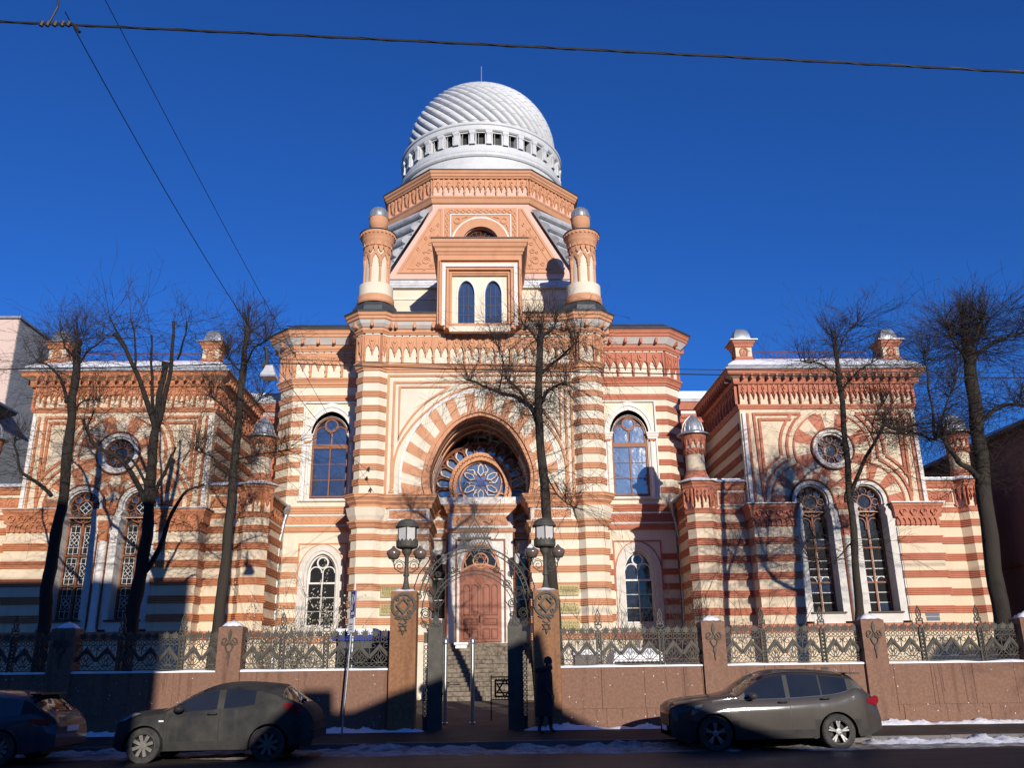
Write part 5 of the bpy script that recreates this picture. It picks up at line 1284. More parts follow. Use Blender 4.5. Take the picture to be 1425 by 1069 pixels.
# ------------------------------------------------------------------ gateway pillars with lamps, gate posts, overthrow
def gate_pillar(px, side):
    t = thing('gate_pillar', 'tall rust-stained granite gate pillar with iron rosette and snow on top, %s of the gateway' % side, 'pillar', (px, YF, .1))
    B().box(px - .34, px + .34, YF - .34, YF + .34, -.02, .55).obj('base_block', 'granite2', t)
    B().box(px - .34, px + .34, YF - .34, YF + .34, .556, 3.57).obj('shaft', 'granite2', t)
    y0, y1 = YF - .39, YF - .335; z = 3.20
    b = B()
    b.strip(arc(px, z, .33, 0, 360, 28), arc(px, z, .265, 0, 360, 28), y0, y1)
    for s in (-1, 1):
        for k in range(3): b.ribbon([(px + s * .27, z - .10 + .09 * k), (px + s * .34, z - .07 + .09 * k)], .02, y0 - .012, y1)
    for s in (-1, 1):
        for v in (-1, 1): b.ribbon([(px + s * (.16 + .055 * cos(q * .5) * (1 - q * .04)), z + v * (.16 + .055 * sin(q * .5) * (1 - q * .04))) for q in range(15)], .022, y0 - .002 * s - .004 * v, y1)
    b.obj('iron_ring', 'iron', t)
    B().ribbon([(px, z + .19), (px + .17, z), (px, z - .19), (px - .17, z)], .055, y0 - .02, y1, True).obj('iron_lozenge', 'iron', t)
    b = B()
    for s in (-1, 1):
        b.ribbon([(px, z - .32), (px + s * .12, z - .36), (px + s * .2, z - .31), (px + s * .13, z - .27)], .025, y0 - .001 * s, y1); b.ribbon([(px + s * .02, z - .34), (px + s * .1, z - .44), (px, z - .48)], .022, y0 - .003 * s, y1)
    for a in (90, 270): b.ribbon([(px + .115 * cos(radians(a + 120 * k)), z - .58 + .115 * sin(radians(a + 120 * k))) for k in range(3)], .016, y0 - .00004 * a, y1, True)
    b.ribbon([(px, z - .66), (px, z - .76)], .02, y0, y1); b.ribbon([(px - .03, z - .70), (px, z - .67), (px + .03, z - .70), (px, z - .74)], .012, y0 - .004, y1, True)
    b.obj('iron_pendant', 'iron', t)
    s = B(); rows = []
    for i in range(9):
        u = -1 + i / 4; row = []
        for j in range(7):
            v = -1 + j / 3; row.append(s.V(px + .30 * u, YF + .28 * v, 3.57 + .085 * (1 - max(abs(u), abs(v)) ** 5) * (.8 + .2 * sin(5 * u + px))))
        rows.append(row)
    for i in range(8):
        for j in range(6): s.Fc(rows[i][j], rows[i + 1][j], rows[i + 1][j + 1], rows[i][j + 1])
    s.obj('snow_cap', 'snow', t, smooth=True)
    L = thing('gate_lamp', 'iron gate lamp with a glazed lantern and two smoked globes on the %s pillar' % side, 'lamp', (px, YF, 3.6))
    cx, cy = px + .02, YF
    b = B(); b.lathe([(.16, 3.55), (.15, 3.62), (.09, 3.70), (.06, 3.9), (.055, 4.5), (.08, 4.55), (.13, 4.62), (.14, 4.72), (.05, 4.74)], cx, cy, 12)
    b.lathe([(.06, 3.98), (.085, 4.0), (.085, 4.04), (.06, 4.06)], cx, cy, 12); smooth_by_angle(b.obj('lamp_pole', 'iron', L))
    b = B()
    for s_ in (-1, 1):
        pts = []
        for q in range(22):
            a = q * .42; r = .135 - .005 * q; pts.append((cx + s_ * (.19 + r * cos(a)), cy, 4.26 + r * sin(a)))
        b.tube(pts, .012, 5); b.tube([(cx, cy, 4.10), (cx + s_ * .16, cy, 4.09), (cx + s_ * .32, cy, 4.2), (cx + s_ * .36, cy, 4.42)], .017, 5)
        b.tube([(cx + s_ * .05, cy, 4.35), (cx + s_ * .2, cy, 4.43), (cx + s_ * .3, cy, 4.38)], .012, 5)
        for q in range(4): b.tube([(cx + s_ * .36, cy, 4.36), (cx + s_ * .36 + .05 * cos(q * 1.57), cy + .05 * sin(q * 1.57), 4.44)], .012, 4)
    b.obj('lamp_arm', 'iron', L)
    for s_ in (-1, 1):
        gx = cx + s_ * .36
        g = B().lathe([(.04, 4.44), (.11, 4.47), (.185, 4.56), (.195, 4.62), (.17, 4.68), (.09, 4.72), (.05, 4.76), (.03, 4.80), (0, 4.81)], gx, cy, 20).obj('globe', 'brownglass', L); smooth_by_angle(g, 50)
        B().lathe([(.12, 4.455), (.15, 4.50), (.14, 4.52), (.10, 4.48)], gx, cy, 16).obj('globe_ring', 'iron', g)
        if s_ == -1 and side == 'right': B().lathe([(.10, 4.71), (.08, 4.75), (.04, 4.80), (0, 4.83)], gx - .04, cy - .02, 10).obj('snow_cap', 'snow', g)
    b = B(); b.lathe([(.13, 4.70), (.27, 4.74), (.30, 4.78), (.30, 4.90), (.27, 4.92)], cx, cy, 16)
    for k in range(16):
        a = 2 * pi * k / 16; T = Matrix.Translation((cx + .295 * cos(a), cy + .295 * sin(a), 4.90)) @ Matrix.Rotation(a + pi / 2, 4, 'Z')
        p_ = [T @ Vector(v) for v in ((-.055, 0, 0), (.055, 0, 0), (.035, 0, .05), (0, 0, .075), (-.035, 0, .05))]; b.poly(p_)
    b.obj('lantern_base', 'iron', L)
    g = B(); n = 6; R = .27
    for k in range(n):
        a0, a1 = 2 * pi * (k + .5) / n + .0, 2 * pi * (k + 1.5) / n
        g2 = B(); m0 = Vector((cx + R * cos(a0), cy + R * sin(a0), 4.86)); m1 = Vector((cx + R * cos(a1), cy + R * sin(a1), 4.86)); e = .06
        p0 = m0.lerp(m1, e); p1 = m0.lerp(m1, 1 - e); g2.quad(tuple(p0), tuple(p1), (p1.x * 1, p1.y, 5.30), (p0.x, p0.y, 5.30)); g2.obj('lantern_pane', 'milk', L)
    b = B()
    for k in range(n):
        a = 2 * pi * (k + .5) / n; b.tube([(cx + R * cos(a), cy + R * sin(a), 4.8), (cx + R * cos(a), cy + R * sin(a), 5.33)], .014, 4)
    b.obj('lantern_frame', 'black', L)
    smooth_by_angle(B().lathe([(.27, 5.29), (.325, 5.30), (.33, 5.34), (.29, 5.38), (.27, 5.44), (.20, 5.50), (.10, 5.53), (0, 5.54)], cx, cy, 12).obj('lantern_roof', 'iron', L), 30)
    return t
gate_pillar(-1.86, 'left'); gate_pillar(1.905, 'right')
def iron_post(px, side):
    t = thing('gate_post', 'dark iron gate post with a pointed scrolled head just inside the %s pillar' % side, 'post', (px, YF, .1))
    B().box(px - .19, px + .19, YF - .15, YF + .15, .05, 2.60).box(px - .21, px + .21, YF - .17, YF + .17, .95, 1.0).obj('shaft', 'iron', t)
    hd = [(-.19, 2.60), (-.19, 2.68), (-.15, 2.72), (-.13, 2.82), (-.05, 2.88), (0, 2.98), (.05, 2.88), (.13, 2.82), (.15, 2.72), (.19, 2.68), (.19, 2.60)]
    B().plate([(px + a, z) for a, z in hd], YF - .12, YF + .12).obj('head', 'iron', t)
    b = B()
    for s in (-1, 1): b.ribbon([(px + s * (.085 + .06 * cos(q * .5) * (1 - q * .05)), 2.70 + .06 * sin(q * .5) * (1 - q * .05)) for q in range(14)], .018, YF - .145 - .001 * s, YF - .11); b.ribbon([(px, 2.66), (px + s * .05, 2.80), (px, 2.9)], .014, YF - .14, YF - .11)
    b.obj('head_scroll', 'black', t)
    # lattice between the post and the stone pillar
    s = -1 if px < 0 else 1
    x0, x1 = sorted((px + s * .20, px + s * .31)); 
    b = B(); b.box(x0, x1, YF - .05, YF + .05, 2.25, 2.52); b.obj('lintel', 'iron', t)
    b = B(); cx = (x0 + x1) / 2; w = (x1 - x0) / 2
    for k in range(16):
        z = .45 + .113 * k; b.strip(arc(cx, z, w, 0, 360, 8), arc(cx, z, w - .018, 0, 360, 8), YF - .02 - .001 * (k % 2), YF + .01)
    b.ribbon([(x0, .3), (x0, 2.3)], .014, YF - .02, YF + .02); b.ribbon([(x1, .3), (x1, 2.3)], .014, YF - .02, YF + .02)
    b.obj('lattice', 'iron', t, kind='stuff')
    B().box(x0, x1, YF - .05, YF + .05, .05, .42).obj('panel', 'iron', t)
iron_post(-1.02, 'left'); iron_post(1.07, 'right')
OV = thing('gate_arch', 'wrought iron gate arch with scrollwork and a latticed six-pointed star over the entrance', 'arch', (0, YF, 2.5))
def circ(cx, cz, r, a0, a1, n=24): return [(x, YF, z) for x, z in arc(cx, cz, r, a0, a1, n)]
for nm, cz, r, a0, a1, w in (('outer_arch', 3.28, 1.49, 8, 172, .022), ('outer_arch', 3.28, 1.38, 8, 172, .016), ('inner_arch', 2.95, 1.18, 15, 165, .018), ('inner_arch', 2.95, 1.08, 15, 165, .013)):
    B().tube(circ(0, cz, r, a0, a1), w, 5).obj(nm, 'iron', OV)
b = B()
for k in range(22):
    a = radians(12 + 156 * k / 21); b.strip(arc(1.435 * cos(a), 3.28 + 1.435 * sin(a), .05, 0, 360, 8), arc(1.435 * cos(a), 3.28 + 1.435 * sin(a), .034, 0, 360, 8), YF - .008, YF + .008)
for k in range(18):
    a = radians(18 + 144 * k / 17); b.ribbon([(1.08 * cos(a), 2.95 + 1.08 * sin(a)), (1.18 * cos(a + .05), 2.95 + 1.18 * sin(a + .05))], .012, YF - .008, YF + .008)
b.obj('arch_rings', 'iron', OV, kind='stuff')
b = B()
def spiral(b, cx, cz, r, s, turns=2.0, ph=0.0, w=.013):
    n = int(turns * 12); b.tube([(cx + s * r * (1 - .75 * q / n) * cos(q * .52 + ph), YF, cz + r * (1 - .75 * q / n) * sin(q * .52 + ph)) for q in range(n + 1)], w, 4)
for s in (-1, 1):
    for (x, z, r) in ((1.30, 3.0, .14), (1.02, 3.25, .13), (1.18, 3.55, .14), (.88, 3.75, .12), (1.34, 2.72, .10), (1.28, 4.12, .10), (.60, 4.12, .10), (1.02, 2.95, .09), (1.50, 3.45, .10), (.98, 4.02, .09), (1.16, 2.55, .1)): spiral(b, s * x, z, r, s)
    b.tube([(s * 1.02, YF, 2.9), (s * 1.10, YF, 3.3), (s * .98, YF, 3.7), (s * .74, YF, 4.02), (s * .4, YF, 4.18)], .014, 4)
    b.tube([(s * 1.62, YF, 2.75), (s * 1.58, YF, 3.3), (s * 1.62, YF, 3.7), (s * 1.50, YF, 4.05), (s * 1.30, YF, 4.3), (s * 1.12, YF, 4.62)], .016, 4)
    b.tube([(s * 1.12, YF, 4.62), (s * 1.02, YF, 4.42), (s * 1.25, YF, 4.2), (s * 1.42, YF, 3.85)], .014, 4)
    b.tube([(s * 1.2, YF, 2.5), (s * 1.42, YF, 2.9), (s * 1.38, YF, 3.3), (s * 1.25, YF, 3.7)], .014, 4)
    b.tube([(s * .8, YF, 3.35), (s * .95, YF, 3.15), (s * .98, YF, 2.9), (s * .9, YF, 2.7)], .012, 4)
    # leaf tips
    for (x, z, a) in ((1.14, 4.62, 70), (1.3, 4.45, 20), (.9, 4.55, 110)):
        a = radians(a); u = Vector((cos(a), sin(a))); v = Vector((-u.y, u.x)); p = Vector((x, z))
        q = [p, p + u * .1 + v * .04, p + u * .24, p + u * .1 - v * .04]; b.ribbon([(s * t.x, t.y) for t in q], .012, YF - .006, YF + .006, True)
    # rising side curls with harp shapes beside the star
    b.tube([(s * .62, YF, 5.28), (s * .66, YF, 5.16), (s * .56, YF, 4.98), (s * .45, YF, 4.95)], .010, 4)
    b.tube([(s * .28, YF, 5.42), (s * .42, YF, 5.38), (s * .48, YF, 5.46), (s * .44, YF, 5.54)], .010, 4); b.tube([(s * .22, YF, 5.46), (s * .34, YF, 5.44), (s * .47, YF, 5.34), (s * .50, YF, 5.50)], .009, 4)
b.obj('scrollwork', 'iron', OV, kind='stuff')
SZ, SR = 4.99, .56
b = B(); 
for up_ in (90, 270):
    for r, w, d in ((SR, .03, .012), (SR * .72, .018, .01)):
        b2 = B().ribbon([(r * .98 * cos(radians(up_ + 120 * k)), SZ + r * sin(radians(up_ + 120 * k))) for k in range(3)], w, YF - d - .00003 * up_, YF + d, True); b2.obj('star_triangle', 'iron', OV)
b = B()
for k in range(-7, 8):
    for s in (-1, 1):
        d = k * .075; e = .30
        p0 = (d - e * .58, SZ - s * e); p1 = (d + e * .58, SZ + s * e)
        # keep only inside the star outline by sampling
        pts = [(p0[0] + (p1[0] - p0[0]) * t / 16, p0[1] + (p1[1] - p0[1]) * t / 16) for t in range(17)]
        run = []
        def ins(x, z):
            z -= SZ; h = SR / 2
            t1 = z > -h and z < SR - abs(x) * 1.732; t2 = z < h and z > -(SR - abs(x) * 1.732)
            return (t1 or t2) and not (abs(z) < .0)
        for q in pts + [None]:
            if q is not None and ins(*q): run.append(q)
            else:
                if len(run) > 1: b.ribbon([run[0], run[-1]], .012, YF - .006 - .001 * s, YF + .006)
                run = []
b.obj('star_lattice', 'iron', OV, kind='stuff')
B().box(-.46, .46, YF - .03, YF + .03, 4.97, 5.03).obj('star_beam', 'iron', OV)
b = B(); b.tube([(0, YF, 5.54), (0, YF, 6.02)], .012, 4)
for s in (-1, 1): b.tube([(0, YF, 5.66), (s * .05, YF, 5.72), (s * .08, YF, 5.82), (s * .03, YF, 5.86)], .009, 4); b.tube([(0, YF, 5.78), (s * .05, YF, 5.80), (s * .11, YF, 5.78)], .009, 4); b.tube([(0, YF, 5.9), (s * .04, YF, 5.96), (s * .06, YF, 6.02)], .008, 4)
b.lathe([(0, 5.60), (.03, 5.62), (0, 5.65)], 0, YF, 6); b.obj('finial', 'iron', OV)

# ------------------------------------------------------------------ small things round the gateway
t = thing('metal_detector_frame', 'steel tube entrance frame with a snow topped box in the gateway', 'frame', (-.45, -12.3, .15))
for x in (-.84, -.08):
    p = B(); p.tube([(x, -12.3, .12), (x, -12.3, 2.32)], .055, 12); p.lathe([(.075, 2.26), (.085, 2.30), (.075, 2.38), (.045, 2.43), (0, 2.45)], x, -12.3, 12); p.lathe([(.09, .12), (.09, .18), (.06, .2)], x, -12.3, 12); smooth_by_angle(p.obj('post', 'steel', t))
B().tube([(-.84, -12.3, 1.18), (-.42, -12.3, 1.18)], .018, 8).obj('rail', 'steel', t)
B().box(-.56, -.24, -12.42, -12.2, 2.14, 2.24).obj('lamp_box', 'steel', t); B().box(-.6, -.2, -12.45, -12.15, 2.24, 2.30).obj('snow_cap', 'snow', t)
t = thing('low_iron_gate', 'low black iron gate leaf with a six-pointed star behind the right gate post', 'gate', (.8, -12.0, .3))
b = B().ribbon([(.44, .75), (.44, 1.36), (1.2, 1.36), (1.2, .75)], .03, -12.02, -11.98, True); b.ribbon([(.56, .84), (.56, 1.27), (1.1, 1.27), (1.1, .84)], .05, -12.03, -11.99, True); b.obj('frame', 'black', t)
for u in (90, 270): B().ribbon([(.83 + .26 * cos(radians(u + 120 * k)), 1.055 + .235 * sin(radians(u + 120 * k))) for k in range(3)], .04, -12.025 - .00002 * u, -11.99, True).obj('star_triangle', 'black', t)
b = B()
for k in range(9): b.strip(arc(.50 + .08 * k, .79, .03, 0, 360, 6), arc(.50 + .08 * k, .79, .018, 0, 360, 6), -12.01, -11.99).strip(arc(.50 + .08 * k, 1.32, .03, 0, 360, 6), arc(.50 + .08 * k, 1.32, .018, 0, 360, 6), -12.01, -11.99)
b.obj('border_rings', 'black', t); B().tube([(.44, -12, .2), (.44, -12, 1.4)], .02, 6).obj('gate_stile', 'black', t)
# parking sign
PS = thing('parking_sign', 'blue parking sign with a white P above a grey plate on a leaning pole', 'sign', (-3.26, -14.7, .05))
B().tube([(-3.27, -14.75, .02), (-3.10, -14.7, 3.55)], .028, 8).obj('pole', 'steel', PS)
Rz = Matrix.Translation((-3.12, -14.76, 3.22)) @ Matrix.Rotation(radians(-66), 4, 'Z')
B(T=Rz).box(-.25, .25, -.01, .01, -.34, .34).obj('sign_plate', 'blue', PS)
B(T=Rz).ribbon([(-.235, -.325), (.235, -.325), (.235, .325), (-.235, .325)], .015, -.014, -.009, True).obj('sign_border', 'signw', PS)
B(T=Rz).ribbon([(-.09, -.15), (-.09, .24)], .06, -.016, -.009).ribbon([(-.09, .22), (.03, .22), (.09, .18), (.10, .12), (.09, .06), (.03, .02), (-.09, .02)], .055, -.0165, -.009).obj('letter_p', 'signw', PS)
b = B(T=Rz)
for k in range(5): b.box(-.12 + .05 * k, -.09 + .05 * k, -.015, -.009, -.27, -.20)
b.obj('small_lettering', 'signw', PS)
Rz2 = Matrix.Translation((-3.14, -14.78, 2.68)) @ Matrix.Rotation(radians(-50), 4, 'Z')
B(T=Rz2).box(-.14, .14, -.01, .01, -.17, .17).obj('lower_plate', 'signw', PS); b = B(T=Rz2); b.box(-.08, .08, -.014, -.009, .02, .05).box(-.08, .05, -.014, -.009, -.04, -.02).box(-.08, .07, -.014, -.009, -.1, -.08); b.obj('lower_lettering', 'granite', PS)
# guard booth
t = thing('guard_booth', 'small guard booth with a snowy blue and white roof behind the left fence', 'booth', (-3.1, -10.8, .2))
B().box(-4.1, -2.35, -11.3, -10.2, .1, 2.42).obj('booth_wall', 'roof', t); B().box(-4.0, -2.5, -11.33, -11.29, 1.2, 2.2).obj('booth_window', 'glassd', t)
B().mould([(-4.1, -10.2), (-4.1, -11.3), (-2.35, -11.3), (-2.35, -10.2)], [(0, 2.4), (.1, 2.42), (.12, 2.55), (.02, 2.68), (-.3, 2.7)]).obj('booth_roof', 'blue', t)
B().mould([(-4.1, -10.2), (-4.1, -11.3), (-2.95, -11.3), (-2.95, -10.2)], [(.1, 2.58), (.11, 2.66), (.0, 2.76), (-.57, 2.78)]).obj('snow_cap', 'snow', t)
b = B(); 
for k in range(6): b.box(-3.5 + .09 * k, -3.44 + .09 * k, -11.345, -11.32, 1.42, 1.50)
b.obj('red_lettering', mat('red_paint', (.45, .02, .03), .5), t)
tag(B().tube([(-3.6, -11.5, .1), (-3.58, -11.5, 4.15)], .022, 6).obj('flag_pole', 'signw'), 'thin pale pole standing behind the left fence near the parking sign', 'pole')
# skip and utility boxes glimpsed through the fence on the right
t = thing('utility_cabinet', 'grey utility cabinet with snow on its lid behind the right fence', 'cabinet', (3.5, -10, .2)); B().box(3.0, 3.75, -10.3, -9.6, .1, 1.95).obj('cabinet_body', 'kerb', t); B().box(2.95, 3.8, -10.35, -9.55, 1.95, 2.1).obj('snow_cap', 'snow', t); B().box(3.36, 3.39, -10.32, -10.3, .2, 1.9).obj('door_gap', 'black', t)
t = thing('parked_van', 'white van roof and side seen through the right fence', 'van', (5.2, -8, .2))
B().mould([(4.3, -8.9), (6.1, -8.9), (6.1, -6.8), (4.3, -6.8)], [(-.05, .4), (0, .6), (0, 1.4), (-.12, 2.0), (-.3, 2.15), (-.8, 2.2)], True).obj('van_body', 'signw', t); B().box(4.42, 5.95, -8.93, -8.8, 1.25, 1.75).obj('van_window', 'glassd', t)
for x in (4.7, 5.7): 
    b = B(); b.T = Matrix.Translation((x, -8.8, .42)) @ Matrix.Rotation(pi / 2, 4, 'X'); b.lathe([(0, -.1), (.3, -.1), (.33, 0), (.3, .1), (0, .1)], 0, 0, 16); b.obj('van_wheel', 'black', t)

# ------------------------------------------------------------------ neighbours and the houses across the street
M['pinkw'] = mat('pale_pink_render', (.62, .47, .40), .85, (.54, .41, .35), .5, .5, .1, 10)
M['greyw'] = mat('grey_render', (.33, .34, .34), .85, (.27, .28, .28), .5, .5, .1, 10)
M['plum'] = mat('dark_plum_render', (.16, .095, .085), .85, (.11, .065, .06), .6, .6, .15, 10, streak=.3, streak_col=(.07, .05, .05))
M['oppo'] = mat('ochre_render', (.42, .32, .20), .85, (.34, .26, .17), .5, .5, .1, 10)
t = thing('pink_neighbour_house', 'tall pale house with a pink front and grey gable wall behind the left wing', 'building', (-33, 9, 0))
B().box(-45, -24.8, 6, 20, 0, 19.8).obj('wall', 'greyw', t); B().box(-45, -24.82, 5.95, 6.0, 0, 19.75).obj('front_wall', 'pinkw', t)
B().box(-45, -24.7, 5.85, 20, 19.8, 19.92).obj('roof_edge', 'zinc', t)
for (y, z) in ((9.4, 14.3), (9.4, 10.8), (12.4, 14.3)):
    w = B().box(-24.83, -24.72, y - .5, y + .5, z - .9, z + .9).obj('window', 'dwood', t); B().box(-24.72, -24.70, y - .42, y + .42, z - .8, z + .8).obj('pane', 'glass', w); B().box(-24.8, -24.55, y - .6, y + .6, z - 1.0, z - .92).obj('sill', 'zinc', w)
t = thing('brown_neighbour_house', 'low brown house with a dark overhanging eave at the far left edge', 'building', (-28, 5, 0))
B().box(-40, -25.0, 4.4, 5.93, 0, 14.6).obj('wall', mat('old_brown_render', (.22, .14, .08), .85, (.15, .10, .06), .6, .7, .1, 10), t)
B().mould([(-25.0, 5.93), (-25.0, 4.4), (-40, 4.4)][::-1], [(0, 14.1), (.9, 14.35), (.95, 14.5), (.1, 15.0), (-1, 15.6)]).obj('eaves', 'roof', t)
B().tube([(-24.05, 3.6, 14.5), (-24.05, 5.9, 14.5)], .08, 6).obj('gutter', 'zinc', t)
for z in (9.5, 5.5):
    w = B().box(-26.5, -25.3, 4.32, 4.45, z, z + 1.9).obj('window', 'dwood', t); B().box(-26.4, -25.4, 4.29, 4.32, z + .1, z + 1.8).obj('pane', 'glass', w)
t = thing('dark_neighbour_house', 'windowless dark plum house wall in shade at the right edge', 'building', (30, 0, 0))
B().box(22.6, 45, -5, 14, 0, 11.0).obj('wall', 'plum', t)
B().box(22.55, 22.6, -5, 14, 5.4, 5.5).obj('string_course', 'terrad', t)
B().plate([(22.6, 10.98), (45, 10.98), (45, 14.2), (31, 14.7)], -5, 14).obj('gable_end', 'plum', t)
B().plate([(22.2, 10.85), (22.2, 10.97), (31, 14.85), (45.4, 14.3), (45.4, 14.2), (31, 14.72), (22.7, 11.05), (22.6, 10.85)], -5.25, 14.2).obj('roof', 'roof', t)
snow = B()
for (a, c) in ((-4.9, -3.9), (-3.4, .8), (2.6, 6.5), (7.5, 12)):
    snow.quad((22.18, a, 10.99), (22.18, c, 10.99), (22.75, c - .3, 11.24), (22.75, a + .3, 11.24))
snow.obj('roof_snow', 'snow', t)
OPP = -42
def opp(name, label, pts, back=-56, m='oppo', wins=()):
    t = thing(name, label, 'building', ((pts[0][0] + pts[-1][0]) / 2, OPP - 5, 0))
    B().plate([(pts[0][0], -.2)] + [(pts[-1][0], -.2)] + pts[::-1], back, OPP).obj('wall', m, t)
    for (x, z, w, h) in wins:
        f = B().box(x - w / 2, x + w / 2, OPP - .02, OPP + .05, z, z + h).obj('window', 'wwood', t); B().box(x - w / 2 + .1, x + w / 2 - .1, OPP + .05, OPP + .06, z + .1, z + h - .1).obj('pane', 'glass', f)
    return t
opp('opposite_house', 'tall ochre house across the street, casting the wide shadow on the left', [(-42, 15.7), (-.35, 15.7)], wins=[(x, z, 1.2, 1.9) for x in range(-20, 0, 3) for z in (1.4, 5.2, 9, 12.6)])
opp('opposite_house', 'low gabled house across the street, its gable shading the gateway', [(-.30, 6.0), (1.8, 6.15), (2.6, 7.1), (3.35, 7.8), (3.4, 8.65), (4.16, 8.65), (4.22, 8.1), (4.7, 8.13), (5.67, 8.5), (7.0, 8.94), (8.7, 9.68), (9.5, 10.0), (9.85, 8.2), (11, 7.62), (12.6, 6.9), (14.2, 6.4), (19, 6.3)], back=-44, wins=[(x, 1.4, 1.2, 1.8) for x in range(2, 18, 3)])
opp('opposite_house', 'ochre house across the street further right', [(19.05, 6.4), (29, 6.5), (29.1, 13.0), (60, 13.0)], back=-56, wins=[(x, 1.4, 1.2, 1.8) for x in range(21, 50, 3)])
